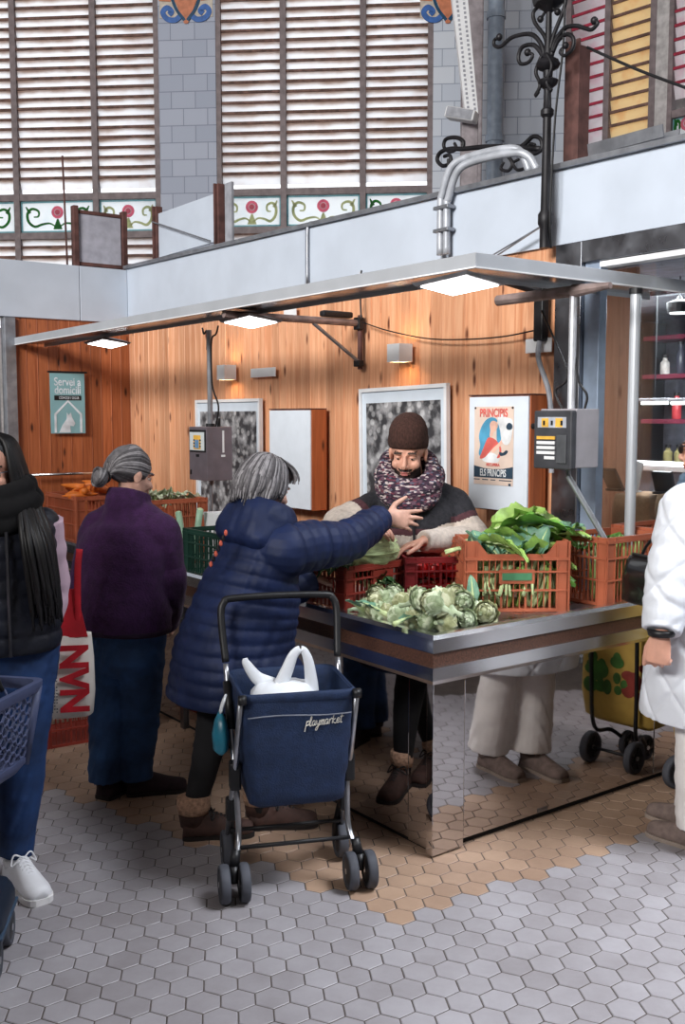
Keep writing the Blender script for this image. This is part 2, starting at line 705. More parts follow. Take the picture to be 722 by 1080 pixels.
def louvre_window(name, M, xs, z_sill, z_glass0, z_glass1, z_top, pitch, z_phase, mats, depth=0.0, olive=(), fw=0.08, rails=None):
    """bays between the mullion centres xs; slats above and below a row of leaded panels."""
    root = tag(bpy.data.objects.new(name, None), kind='structure')
    C.objects.link(root)
    root.matrix_world = M
    fr = MB()
    for x in xs:
        fr.box((x - fw / 2, -0.06, z_sill), (x + fw / 2, 0.06, z_top))
    for z in (z_glass0 - 0.05, z_glass1 + 0.05):
        fr.box((xs[0], -0.05, z - 0.045), (xs[-1], 0.05, z + 0.045))
    fr.build('window_frame', M_frame, root)
    for bay in range(len(xs) - 1):
        x0, x1 = xs[bay] + fw / 2, xs[bay + 1] - fw / 2
        sl, rl = MB(), MB()
        z = z_phase
        while z - pitch > z_sill:
            z -= pitch
        while z < z_top:
            if z > z_glass1 + 0.12 or z + pitch < z_glass0 - 0.06:
                # slat: leans outwards at its foot, laps over the one below
                e = pitch * 1.16
                sag = random.uniform(-0.004, 0.004)
                for k in range(3):
                    pass
                prof = [(-0.028, z + e + sag), (-0.008, z + e * .62 + sag), (0.012, z + e * .3), (0.03, z)]
                t = 0.006
                r0 = [Vector((x0, y, zz)) for y, zz in prof] + [Vector((x0, y + t, zz)) for y, zz in reversed(prof)]
                r1 = [Vector((x1, p.y, p.z)) for p in r0]
                sl.loft([r0, r1])
                rl.box((x0, -0.040, z + e - 0.030 + sag), (x1, -0.022, z + e + 0.004 + sag))
            z += pitch
        sl.build('slats', mats[bay], root)
        rl.build('slat_rails', rails[bay] if rails else M_rail, root)
        # leaded panel
        gl = MB()
        gl.mi = 0
        gl.box((x0, -0.004, z_glass0), (x1, 0.004, z_glass1))
        w, h = x1 - x0, z_glass1 - z_glass0
        cx, cz = (x0 + x1) / 2, (z_glass0 + z_glass1) / 2
        gl.mi = 4
        bw = 0.022
        for lo, hi in (((x0, z_glass0), (x1, z_glass0 + bw)), ((x0, z_glass1 - bw), (x1, z_glass1)), ((x0, z_glass0), (x0 + bw, z_glass1)), ((x1 - bw, z_glass0), (x1, z_glass1))):
            gl.box((lo[0], -0.012, lo[1]), (hi[0], -0.006, hi[1]))
        gl.mi = 1 if bay not in olive else 2
        for sx in (-1, 1):
            k = w / 0.95
            pts = [(cx + sx * k * u, cz + v) for u, v in [(0.02, -0.14), (0.10, -0.09), (0.20, -0.10), (0.30, -0.13), (0.38, -0.06), (0.39, 0.05), (0.33, 0.11), (0.25, 0.08), (0.25, 0.01), (0.31, 0.0)]]
            pp = [(p.x, p.y) for p in bez([(q[0], q[1], 0) for q in pts], 5)]
            stroke(gl, pp, [0.016 + 0.022 * math.sin(PI * i / (len(pp) - 1)) for i in range(len(pp))], -0.013, 0.004)
            stroke(gl, [(cx + sx * k * 0.36, cz + 0.05), (cx + sx * k * 0.41, cz + 0.14)], [0.05, 0.015], -0.014, 0.004)
        stroke(gl, [(cx, cz - 0.03), (cx, cz - 0.17)], [0.02, 0.13], -0.013, 0.004)
        gl.mi = 3
        T = Matrix.Translation((cx, -0.014, cz + 0.06)) @ Matrix.Rotation(PI / 2, 4, 'X')
        gl.lathe([(0.085, -0.003), (0.085, 0.003)], 16, T)
        gl.mi = 0
        gl.lathe([(0.05, 0.003), (0.05, 0.006)], 12, T)
        gl.mi = 3
        gl.lathe([(0.035, 0.006), (0.035, 0.008)], 10, T)
        gl.build('leaded_panel', [M_sg_white, M_sg_green, M_sg_olive, M_sg_pink, M_sg_blue], root)
    return root


hx = lambda px, py=220: onm(px, py, HALL).x
hz = lambda px, py: onm(px, py, HALL).z
zg0, zg1 = hz(130, 244), hz(130, 211)
Z_TOP = 8.6
SLAT_SHADE = rgb(186, 164, 152)  # shade tone painted into the upper part of the slats
M_lv_white = louvre_mat('frosted_white_slat', (0.95, 0.95, 0.96), (0.90, 0.86, 0.85), 0.85, (0.1325, hz(130, 198), SLAT_SHADE))
M_lv_white2 = louvre_mat('frosted_white_slat_second', (0.95, 0.95, 0.96), (0.90, 0.86, 0.85), 0.85, (0.1325, hz(340, 193), SLAT_SHADE))
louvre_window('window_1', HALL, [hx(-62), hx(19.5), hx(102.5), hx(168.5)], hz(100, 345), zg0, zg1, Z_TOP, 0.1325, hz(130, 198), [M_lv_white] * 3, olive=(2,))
zg0b, zg1b = hz(340, 238), hz(340, 206)
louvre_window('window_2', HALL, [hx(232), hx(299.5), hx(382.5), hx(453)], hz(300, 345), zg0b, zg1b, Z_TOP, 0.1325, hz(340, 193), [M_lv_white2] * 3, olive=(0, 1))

# solid parts of the hall wall: below the windows, between them and beyond
mb = MB(HALL)
zs = hz(100, 345)
mb.box((hx(-62) - 6, -0.05, 0), (hx(470), 0.5, zs))
mb.box((hx(-62) - 6, -0.05, zs), (hx(-62), 0.5, 10.5))
mb.box((hx(-62), -0.02, Z_TOP), (hx(453), 0.5, 10.5))
struct('wall_back', mb, M_plaster)
HALLINV = None
mb = MB()
mb.box((hx(171), -0.07, 0), (hx(230), 0.5, 10.5))
o = struct('trim_1', mb, glazed('shaded_wall_tile', rgb(166, 172, 188), rgb(154, 161, 178), rgb(124, 130, 146), 0.33, 0.165 * 1.35, 0.7))  # same tile as the corner, darkened to paint in the pier's backlit shade
o.matrix_world = HALL
mb = MB()
mb.box((hx(455.5), -0.07, 0), (hx(640), 0.5, 10.5))
o = struct('wall_corner', mb, M_pil)
o.matrix_world = HALL

# ornament of coloured tiles on the piers: urn with blue scrolls
M_o_blue = mat('ornament_blue_glaze', rgb(60, 100, 165), 0.25)
M_o_red = mat('ornament_ochre_glaze', rgb(190, 120, 90), 0.25)
M_o_teal = mat('ornament_teal_glaze', rgb(30, 70, 100), 0.25)
M_o_ground = mat('ornament_sand_glaze', rgb(190, 180, 168), 0.3)


def ornament(x, z, w, half=False):
    t = tag(bpy.data.objects.new('trim_ornament', None), kind='structure')
    C.objects.link(t)
    t.matrix_world = HALL @ Matrix.Translation((x, -0.085, z))
    s = w / 0.8
    g = MB()
    g.box((-0.39 * s, 0.004, 0.1), (0.39 * s, 0.014, 1.2))
    g.build('ground_tiles', M_o_ground, t)
    b = MB()
    for sx in (-1, 1):
        pts = [(0.06, 0.02), (0.16, -0.05), (0.28, -0.03), (0.34, 0.05), (0.28, 0.11), (0.21, 0.06), (0.25, 0.02)]
        pp = [(p.x * sx * s, p.y + 0.12) for p in bez([(q[0], q[1], 0) for q in pts], 5)]
        stroke(b, pp, 0.07, -0.006, 0.01)
    b.build('blue_scrolls', M_o_blue, t)
    u = MB()
    for k, (x0, x1) in enumerate([(-.15, -.09), (-.05, .05), (.09, .15)]):
        u.mi = 0 if k % 2 == 0 else 1
        stroke(u, [(x0 * s, 0.3), (x0 * s, 0.75)], 0.06, -0.006, 0.01)
        stroke(u, [(x1 * s, 0.3), (x1 * s, 0.75)], 0.06, -0.006, 0.01)
    u.mi = 0
    stroke(u, [(0, 0.02), (0, 0.32)], [0.05, 0.30], -0.008, 0.01)
    for sx in (-1, 1):
        u.mi = 0
        stroke(u, [(sx * 0.22 * s, 0.33), (sx * 0.37 * s, 0.33), (sx * 0.37 * s, 0.7)], 0.05, -0.006, 0.01)
    u.build('urn', [M_o_red, M_o_teal], t)
    w2 = MB()
    for sx in (-1, 1):
        pp = [(p.x * s, p.y) for p in bez([(sx * 0.02, .06, 0), (sx * 0.16, .24, 0), (sx * .22, .5, 0), (sx * .16, .8, 0)], 6)]
        stroke(w2, pp, 0.04, -0.009, 0.01)
    w2.build('wreath', M_o_teal, t)


ornament((hx(171) + hx(230)) / 2, hz(200, 29), 0.74)
ornament(hx(470), hz(470, 29), 0.74)

# the angled bay of the hall on the right, with red and amber louvres
p_c = HALL @ Vector((hx(588), 0, 0))
BAY = Matrix.Translation((p_c.x, p_c.y, 0)) @ Matrix.Rotation(R(-46), 4, 'Z')
bx = lambda px, py=130: onm(px, py, BAY).x
bz = lambda px, py: onm(px, py, BAY).z
mb = MB()
mb.box((0, -0.02, 0), (bx(601), 0.5, 10.5))
mb.box((bx(601), -0.02, 0), (bx(760), 0.5, bz(640, 166)))
mb.box((bx(690, 70), -0.05, bz(640, 166)), (bx(709, 70), 0.5, 10.5))
mb.box((bx(601), -0.02, Z_TOP), (bx(860), 0.5, 10.5))
o = struct('wall_bay', mb, M_plaster)
o.matrix_world = BAY
louvre_window('window_3', BAY, [bx(601, 70), bx(642, 70), bx(690, 70)], bz(640, 160), bz(640, 260), bz(640, 250), Z_TOP, 0.165, bz(640, 150), [M_lv_pink, M_lv_yel], fw=0.08, rails=[M_rail_red, M_rail])
louvre_window('window_4', BAY, [bx(709, 70), bx(745, 70), bx(790, 70)], bz(640, 175), bz(715, 150), bz(715, 125), Z_TOP, 0.165, bz(640, 150), [M_lv_pink, M_lv_yel], fw=0.06, rails=[M_rail_red, M_rail])

# roof and the far sides of the hall (off frame, they shape the light)
M_roof = mat('hall_roof_boards', rgb(120, 112, 108), 0.9)
mb = MB()
mb.box((-16, -14, 10.5), (18, 16, 10.7))
struct('ceiling', mb, M_roof)
mb = MB()
mb.box((-14.5, -14, 0), (-14, 15.5, 10.5))
struct('wall_left', mb, M_plaster)
mb = MB()
mb.box((16, -14, 0), (16.5, 15.5, 10.5))
struct('wall_right', mb, M_plaster)
mb = MB()
mb.box((-14.5, -14.5, 0), (16.5, -14, 10.5))
struct('wall_front', mb, M_plaster)

# unseen occluder blocks, added behind and left of the camera to shade the floor
mb = MB()
mb.bbox((-9, -2.4, 0), (-0.6, -1.5, 3.75), 0.02)
mb.bbox((-9.0, -1.49, 0), (-3.4, 2.2, 3.5), 0.02)
struct('wall_occluder', mb, mat('occluder_paint', rgb(120, 112, 110), 0.8))

# ================================================================== THE STALL SHELL
AW = 1.45          # plane of the stall's back wall
BL = 5.66          # plane of its left return wall
ZW, ZB = 2.50, 2.94
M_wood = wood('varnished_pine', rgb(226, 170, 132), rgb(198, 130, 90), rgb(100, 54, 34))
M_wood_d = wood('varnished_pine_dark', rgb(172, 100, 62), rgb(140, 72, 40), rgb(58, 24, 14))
M_band = mat('painted_white_panel', rgb(186, 195, 208), 0.5, var=0.04, scale=3)
M_steel = steel('stainless_steel', (0.80, 0.81, 0.84), 0.26, 0.06, 3)
M_mirror = steel('polished_steel', (0.60, 0.57, 0.56), 0.03, 0.35, 5)
M_steel_d = steel('dark_steel', (0.26, 0.27, 0.30), 0.35, 0.3)
M_alu = mat('grey_aluminium', rgb(150, 153, 160), 0.4, 0.7)
M_rust = mat('rusty_brown_paint', rgb(88, 58, 54), 0.75, var=0.25)
M_black = mat('black_iron', rgb(30, 29, 33), 0.5, 0.3, var=0.3)
M_blackp = mat('black_plastic', rgb(24, 24, 27), 0.45)
M_whitep = mat('white_paint', rgb(226, 227, 230), 0.5, var=0.03)
M_grey = mat('grey_paint', rgb(150, 152, 160), 0.6)


def planks(mb, p0, p1, z0, z1, t, wd=0.093):
    """vertical boards with eased edges between two points of the stall frame, thickness t to the right of p0->p1."""
    p0, p1 = Vector((*p0, 0)), Vector((*p1, 0))
    d = (p1 - p0)
    L_ = d.length
    d.normalize()
    n = Vector((d.y, -d.x, 0))
    x = 0
    while x < L_:
        w = min(wd, L_ - x)
        e = 0.0035
        a = [p0 + d * (x + e) , p0 + d * (x + w - e), p0 + d * (x + w - 0.0004) + n * 0.004, p0 + d * (x + w - 0.0004) + n * t, p0 + d * (x + 0.0004) + n * t, p0 + d * (x + 0.0004) + n * 0.004]
        mb.loft([[Vector((q.x, q.y, z0)) for q in a], [Vector((q.x, q.y, z1)) for q in a]])
        x += wd


mb = MB(STALL)
planks(mb, (AW, BL), (AW, 0.72), 0, ZW, -0.03)
struct('wall_back_boards', mb, M_wood)
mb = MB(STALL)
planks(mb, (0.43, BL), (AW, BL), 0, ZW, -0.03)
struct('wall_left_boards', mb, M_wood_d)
# white parapet
mb = MB(STALL)
ZTf = lambda b: 2.835 + 0.0185 * b
for b0, b1 in ((-1.6, 2.9), (2.905, BL + 0.14)):
    mb.loft([[(AW - 0.02, b, ZW - 0.01), (AW - 0.02, b, ZTf(b)), (AW + 0.14, b, ZTf(b)), (AW + 0.14, b, ZW - 0.01)] for b in (b0, b1)])
mb.bbox((-1.4, BL - 0.02, ZW - 0.03), (0.99, BL + 0.12, ZB - 0.01), 0.004)
mb.bbox((0.995, BL - 0.02, ZW - 0.03), (AW - 0.022, BL + 0.12, ZB - 0.01), 0.004)
struct('trim_2', mb, M_band)
mb = MB(STALL)
mb.loft([[(AW - 0.05, b, ZTf(b) + .001), (AW - 0.05, b, ZTf(b) + .026), (AW + 0.18, b, ZTf(b) + .026), (AW + 0.18, b, ZTf(b) + .001)] for b in (-1.6, BL)])
struct('trim_3', mb, M_alu)
# steel post at the end of the boards, then the neighbour's glazed front
mb = MB(STALL)
mb.bbox((AW - 0.03, 0.555, 0), (AW + 0.10, 0.718, ZW - 0.012), 0.004)
struct('trim_4', mb, M_steel_d)
mb = MB(STALL)
mb.bbox((AW - 0.005, 0.46, 0), (AW + 0.05, 0.553, ZW - 0.012), 0.004)
struct('trim_9', mb, mat('pale_blue_aluminium', rgb(158, 174, 196), 0.35, 0.4, var=0.08))
mb = MB(STALL)
mb.bbox((AW - 0.03, -1.6, ZW - 0.115), (AW + 0.1, 0.553, ZW - 0.012), 0.004)
struct('trim_5', mb, M_steel_d)
mb = MB(STALL)
mb.bbox((AW - 0.015, -1.6, ZW - 0.145), (AW + 0.05, 0.458, ZW - 0.117), 0.003)
struct('trim_6', mb, M_whitep)
# left door frame
mb = MB(STALL)
mb.bbox((0.335, BL - 0.04, 0), (0.425, BL + 0.06, ZW - 0.035), 0.004)
mb.bbox((0.24, BL + 0.0, 0), (0.30, BL + 0.06, ZW - 0.035), 0.004)
struct('trim_7', mb, M_alu)
mb = MB(STALL)
mb.box((-1.4, BL + 0.02, 0), (0.235, BL + 0.1, ZW - 0.035))
struct('trim_8', mb, mat('dark_shutter', rgb(52, 50, 56), 0.6))


def glass(name, tint=(0.9, 0.95, 0.97)):
    m, nt, b, L = nodes_of(name)
    b.inputs['Base Color'].default_value = (*tint, 1)
    b.inputs['Roughness'].default_value = 0.02
    gl = N(nt, 'ShaderNodeBsdfGlossy')
    gl.inputs['Roughness'].default_value = 0.03
    tr = N(nt, 'ShaderNodeBsdfTransparent')
    tr.inputs[0].default_value = (*tint, 1)
    fr = N(nt, 'ShaderNodeFresnel')
    fr.inputs[0].default_value = 1.5
    md = N(nt, 'ShaderNodeMath', operation='MULTIPLY_ADD')
    L.new(fr.outputs[0], md.inputs[0])
    md.inputs[1].default_value = 1.3
    md.inputs[2].default_value = 0.03
    mx = N(nt, 'ShaderNodeMixShader')
    L.new(md.outputs[0], mx.inputs[0])
    L.new(tr.outputs[0], mx.inputs[1])
    L.new(gl.outputs[0], mx.inputs[2])
    L.new(mx.outputs[0], nt.nodes['Material Output'].inputs['Surface'])
    MATS[name] = m
    return m


M_glass = glass('clear_glass')
mb = MB(STALL)
GA = AW + 0.42
mb.box((GA, -1.6, 0.3), (GA + 0.006, 0.04, ZW - 0.03))
mb.box((GA + 0.008, 0.02, 0.3), (GA + 0.014, 1.3, ZW - 0.03))
struct('window_5', mb, M_glass)
# the neighbour's room, reaching behind the boards
M_room = mat('neighbour_grey_wall', rgb(126, 128, 142), 0.8)
mb = MB(STALL)
mb.box((AW + 0.16, 4.6, 0), (AW + 3.6, 4.7, ZW))
mb.box((AW + 3.6, -3.2, 0), (AW + 3.7, 4.7, ZW))
mb.box((AW + 0.16, -3.3, ZW - 0.02), (AW + 3.7, 4.7, ZW + 0.03))
mb.box((AW + 0.5, -3.3, 0), (AW + 3.6, -3.2, ZW))
struct('wall_neighbour', mb, M_room)
# ================================================================== COUNTER
ARM_L, ARM_R, B_END = 0.55, 0.64, 4.9
M_granite = mat('brown_granite', rgb(104, 72, 58), 0.35, var=0.5, scale=160, col2=rgb(52, 36, 32))
M_tray = steel('tray_steel', (0.42, 0.43, 0.45), 0.3, 0.4)
M_kick = mat('dark_gap', rgb(18, 17, 19), 0.8)

counter = sthing('market_counter', (0, 0, 0), 'L-shaped stainless steel market counter with brown granite band and mirror-polished front panels', 'counter')


def lpath(off, z, end_a=AW + 0.40, end_b=B_END):
    """outer line of the L at a distance off inside the counter edge."""
    return [Vector((off, end_b, z)), Vector((off, off, z)), Vector((end_a, off, z))]


def lstrip(mb, prof):
    """sweep a profile of (off, z) along the L."""
    mb.loft([[lpath(o, z)[k] for o, z in prof] for k in range(3)])


mb = MB()
lstrip(mb, [(-0.018, 0.792), (-0.018, 0.842), (-0.006, 0.856), (0.012, 0.858), (0.045, 0.852), (0.052, 0.81), (0.052, 0.792)])
mb.build('rim', M_steel, counter)
mb = MB()
lstrip(mb, [(-0.012, 0.738), (-0.012, 0.7915), (0.05, 0.7915), (0.05, 0.738)])
mb.build('granite_band', M_granite, counter)
mb = MB()
lstrip(mb, [(-0.014, 0.675), (-0.020, 0.690), (-0.020, 0.7375), (0.05, 0.7375), (0.05, 0.675)])
mb.build('lower_lip', M_steel, counter)
mb = MB()
mb.box((0.0525, 0.0525, 0.79), (ARM_L, B_END, 0.83))
mb.box((ARM_L, 0.0525, 0.79), (AW + 0.40, ARM_R, 0.83))
mb.build('produce_tray', M_tray, counter)
mb = MB()
mb.box((0.05, 0.05, 0.0), (ARM_L - 0.03, B_END, 0.674))
mb.box((ARM_L - 0.03, 0.05, 0.0), (AW + 0.40, ARM_R - 0.03, 0.674))
mb.build('core', M_kick, counter)
# mirror panels
def panel(lo, hi):
    m = MB()
    m.bbox(lo, hi, 0.0025)
    return m.build('mirror_panel', M_mirror, counter)


panel((0.012, 0.012, 0.008), (0.172, 0.049, 0.674)).name = 'corner_post'
panel((0.185, 0.026, 0.03), (1.36, 0.0495, 0.674))
panel((1.364, 0.026, 0.03), (AW + 0.40, 0.0495, 0.674))
panel((0.024, 0.052, 0.02), (0.0495, 0.165, 0.674))
bpos = 0.172
while bpos < B_END - 0.3:
    b2 = min(bpos + 0.93, B_END)
    panel((0.030, bpos, 0.025), (0.0495, b2 - 0.05, 0.674))
    m = MB()
    m.bbox((0.012, b2 - 0.044, 0), (0.0495, b2 - 0.006, 0.674), 0.003)
    m.build('post', M_steel_d, counter)
    bpos = b2
mb = MB()
mb.box((0.60, 0.0235, 0.034), (0.66, 0.0262, 0.05))
mb.build('panel_clip', M_steel_d, counter)

# ================================================================== CANOPY FRAME AND ITS LIGHTS
CZ = 2.245
M_canopy = mat('satin_canopy', rgb(186, 190, 196), 0.42, 0.35, var=0.05, scale=4)
M_soffit = steel('soffit_steel', (0.66, 0.67, 0.69), 0.2, 0.2)
ca, cb = 0.415, 0.235
canopy = sthing('canopy_frame', (0, 0, 0), 'satin steel canopy frame running overhead along both sides of the stall', 'canopy')
WD = 0.25


def cpath(off, z):
    return [Vector((ca + off, BL - 0.04, z)), Vector((ca + off, cb + off, z)), Vector((AW + 0.40, cb + off, z))]


def cstrip(prof):
    m = MB()
    m.loft([[cpath(o, z)[k] for o, z in prof] for k in range(3)])
    return m


cstrip([(0, CZ), (0, CZ + 0.052), (0.006, CZ + 0.055), (0.008, CZ)]).build('outer_fascia', M_canopy, canopy)
cstrip([(0.0085, CZ + 0.006), (0.0085, CZ + 0.012), (WD - 0.0065, CZ + 0.012), (WD - 0.0065, CZ + 0.006)]).build('soffit', M_soffit, canopy)
cstrip([(WD - 0.006, CZ - 0.012), (WD - 0.006, CZ + 0.05), (WD, CZ + 0.05), (WD, CZ - 0.012)]).build('inner_fascia', M_canopy, canopy)
cstrip([(-0.004, CZ - 0.006), (-0.004, CZ - 0.0005), (0.012, CZ - 0.0005), (0.012, CZ - 0.006)]).build('edge_highlight', M_whitep, canopy)  # white strip painting in the light caught by the fascia's lower edge

M_led = emit('led_panel_light', (1.0, 0.98, 0.94), 7.0)
for px, py, lab in [(484, 300, 'flat LED floodlight under the canopy nearest its corner'), (264, 339, 'flat LED floodlight under the canopy beside the pipe bracket'), (113, 362, 'flat LED floodlight under the canopy nearest the left sign')]:
    q = onz(px, py, CZ - 0.05)
    t = sthing('floodlight', (q.x, q.y, CZ - 0.055), lab, 'light', 'floodlights under the canopy')
    t.rotation_euler.x = 0
    k = 1.18
    T = Matrix.Rotation(R(7), 4, 'Y') @ Matrix.Rotation(R(-3), 4, 'X')
    m = MB(T)
    m.loft([[(-.09 * k, -.13 * k, 0), (.09 * k, -.13 * k, 0), (.09 * k, .13 * k, 0), (-.09 * k, .13 * k, 0)], [(-.10 * k, -.14 * k, .012), (.10 * k, -.14 * k, .012), (.10 * k, .14 * k, .012), (-.10 * k, .14 * k, .012)], [(-.05, -.07, .038), (.05, -.07, .038), (.05, .07, .038), (-.05, .07, .038)]])
    m.build('housing', M_alu, t)
    m = MB(T)
    m.box((-.078 * k, -.115 * k, -0.004), (.078 * k, .115 * k, -0.0005))
    m.build('light_panel', M_led, t)
    m = MB(T)
    m.cyl((0, 0, .036), (0, 0, .05), .012)
    m.build('bracket', M_blackp, t)

# ================================================================== WALL BRACKETS, POLES AND WEIGHING DISPLAYS
M_pipe = mat('grey_pipe_paint', rgb(150, 132, 128), 0.5, 0.4, var=0.25)
ZP = 2.215


def bracket_left():
    e = ona(380, 341, AW - 0.04)
    t = sthing('wall_bracket', (AW - 0.034, e.y, e.z), 'grey pipe bracket with diagonal brace carrying the canopy from the wall between two pictures', 'bracket')
    m = MB()
    m.tube([(0, 0, 0), (-0.97, 0, 0.0)], 0.022)
    m.build('pipe', M_pipe, t)
    m = MB()
    m.tube([(-0.01, 0, -0.24), (-0.36, 0, -0.018)], 0.011)
    m.build('brace', M_alu, t)
    m = MB()
    m.bbox((-0.018, -0.016, -0.28), (-0.001, 0.016, 0.05), 0.003)
    m.build('wall_plate', M_rust, t)
    m = MB()
    m.bbox((-0.04, -0.03, -0.04), (0.0, 0.03, 0.035), 0.006)
    m.build('clamp', M_blackp, t)
    m = MB()
    m.bbox((-0.04, -0.03, -0.265), (0.0, 0.03, -0.225), 0.006)
    m.build('clamp', M_blackp, t)
    m = MB()
    m.bbox((-0.30, -0.028, 0.024), (-0.08, 0.028, 0.062), 0.012)
    m.build('driver_box', M_blackp, t)


bracket_left()


def pole_top(px, py, z=CZ):
    return onz(px, py, z)


# left display
q = onz(222, 343, CZ)
disp = sthing('weighing_display', (q.x, q.y, 1.50), 'steel weighing display box with yellow screen hanging in front of the smaller photograph', 'scale')
ztop = ona(223, 450, q.x).z
zbot = ona(223, 506, q.x).z
disp.location = W(q.x, q.y, zbot)
h = ztop - zbot
m = MB()
m.bbox((-0.095, -0.10, 0), (0.095, 0.14, h), 0.004)
m.build('box', mat('display_grey_enamel', rgb(122, 114, 122), 0.35, 0.4, var=0.08), disp)
m = MB()
m.bbox((-0.101, -0.09, h * 0.53), (-0.0955, 0.125, h - 0.02), 0.002)
s = m.build('screen_frame', M_blackp, disp)
m = MB()
m.bbox((-0.1035, -0.08, h * 0.56), (-0.1012, 0.115, h - 0.035), 0.0006)
m.build('screen', mat('pale_screen', rgb(206, 214, 216), 0.3, var=0.02), s)
m = MB()
m.mi = 0
m.box((-0.1045, -0.035, h * 0.58), (-0.1036, 0.062, h - 0.055))
m.mi = 1
m.box((-0.1055, -0.012, h * 0.60), (-0.1046, 0.042, h - 0.085))
m.mi = 2
for k in range(3):
    for yy in (-0.03, 0.052):
        m.box((-0.1055, yy - 0.008, h * .62 + k * 0.02), (-0.1046, yy + 0.008, h * .62 + k * 0.02 + 0.011))
m.build('display_graphics', [mat('yellow_graphic', rgb(226, 176, 76), 0.4), mat('blue_graphic', rgb(110, 150, 190), 0.4), M_blackp], s)
m = MB()
m.bbox((-0.1, 0.0, h * 0.44), (-0.0955, 0.04, h * 0.49), 0.002)
m.build('socket', M_blackp, disp)
m = MB()
m.bbox((-0.1, 0.105, h * 0.10), (-0.0955, 0.125, h * 0.19), 0.002)
m.build('lock', M_blackp, disp)
m = MB()
m.box((0.02, -0.1015, h * 0.52), (0.034, -0.1003, h * 0.93))
m.box((0.01, -0.1015, h * 0.44), (0.04, -0.1003, h * 0.48))
m.build('sticker', M_whitep, disp)
m = MB()
m.tube([(0.0, 0.02, h), (0.0, 0.02, CZ - zbot - 0.03)], 0.017)
m.build('pole', M_alu, disp)
m = MB()
m.tube(bez([(0.0, -0.05, h), (0.0, -0.09, h + 0.13), (0.0, -0.01, h + 0.28), (0.0, -0.008, h + 0.55), (0.0, -0.07, CZ - zbot - 0.06), (0.0, -0.10, CZ - zbot - 0.01)]), 0.006, 6)
m.tube(bez([(0.0, 0.05, h + 0.50), (0.0, 0.05, h + 0.62), (0.0, 0.09, CZ - zbot - 0.05), (0.0, 0.11, CZ - zbot - 0.01)]), 0.006, 6)
m.build('cable', M_blackp, disp)
m = MB()
m.cyl((0, 0.02, h), (0, 0.02, h + 0.02), 0.03)
m.cyl((0.03, -0.04, h), (0.03, -0.04, h + 0.055), 0.012)
m.build('cable_gland', M_blackp, disp)
m = MB()
m.tube([(0, 0.0, 0.0), (0.0, 0.015, -0.03)], 0.012)
m.tube([(0, 0.015, -0.03), (0.02, 0.06, -0.38)], 0.009)
m.build('hanging_rod', M_alu, disp)

# right display, hung from a tee of a pipe on the wall
qt = onz(604, 309, CZ - 0.03)
qa = 0.98
qb = ona(607, 470, qa)
zt, zb = ona(607, 431, qa).z, ona(607, 494, qa).z
h = zt - zb
d2 = sthing('weighing_display', (qa, qb.y, zb), 'dark-fronted weighing display box with white keys hanging beside the poster board', 'scale')
m = MB()
m.bbox((0.0, 0.0, 0), (0.15, 0.205, h), 0.004)
m.build('box', mat('pale_grey_enamel', rgb(172, 168, 174), 0.4, 0.3, var=0.05), d2)
m = MB()
m.bbox((-0.035, -0.004, -0.006), (-0.001, 0.212, h * 0.97), 0.006)
fp = m.build('front_panel', mat('dark_grey_panel', rgb(62, 63, 68), 0.5), d2)
m = MB()
m.mi = 0
m.box((-0.037, 0.025, h * .68), (-0.0352, 0.188, h * .86))
m.mi = 1
m.box((-0.038, 0.125, h * .69), (-0.0372, 0.165, h * .84))
m.box((-0.038, 0.045, h * .69), (-0.0372, 0.085, h * .84))
m.mi = 2
for yy in (0.105, 0.05, 0.15):
    m.box((-0.0386, yy - 0.006, h * .72), (-0.0381, yy + 0.006, h * .80))
m.build('screen', [mat('pale_grey_screen', rgb(176, 180, 190), 0.3), MATS['yellow_graphic'], M_blackp], fp)
for k in range(5):
    m = MB()
    w_ = 0.105 if k else 0.06
    m.bbox((-0.041, 0.085, h * (.14 + .085 * k)), (-0.0352, 0.085 + w_, h * (.14 + .085 * k) + 0.014), 0.001)
    m.build('key', M_whitep if k < 4 else MATS['yellow_graphic'], fp)
m = MB()
m.bbox((-0.042, 0.02, h * .08), (-0.0352, 0.075, h * .56), 0.003)
m.build('side_key_block', mat('key_block_grey', rgb(80, 82, 86), 0.5), fp)
m = MB()
m.cyl((-0.02, 0.212, h * .7), (-0.02, 0.232, h * .7), 0.014)
m.build('side_knob', M_blackp, d2)
m = MB()
m.tube([(0.08, 0.10, h), (0.08, 0.10, CZ - zb - 0.05)], 0.017)
m.build('pole', mat('pale_pipe_paint', rgb(190, 192, 198), 0.4, 0.3), d2)
m = MB()
m.tube([(0.08, 0.10, CZ - zb - 0.045), (0.08, 0.56, CZ - zb - 0.045)], 0.026)
m.tube([(0.08, 0.10, CZ - zb - 0.045), (0.08, -0.10, CZ - zb - 0.04)], [0.030, 0.014])
m.build('top_pipe', M_pipe, d2)
m = MB()
m.tube(bez([(0.10, 0.04, h), (0.10, 0.03, h + 0.06), (0.085, 0.07, h + 0.14), (0.10, 0.11, h + 0.35), (0.09, 0.12, h + 0.5)]), 0.006, 6)
m.tube(bez([(0.09, 0.16, h), (0.09, 0.2, h + 0.08), (0.085, 0.13, h + 0.16), (0.12, 0.32, h + 0.45)]), 0.005, 6)
m.build('cable', M_blackp, d2)
m = MB()
m.tube([(0.07, 0.10, 0), (0.07, 0.10, -0.04)], 0.012)
m.tube([(0.07, 0.10, -0.04), (0.16, -0.05, -0.33)], 0.013)
m.build('hanging_rod', M_alu, d2)

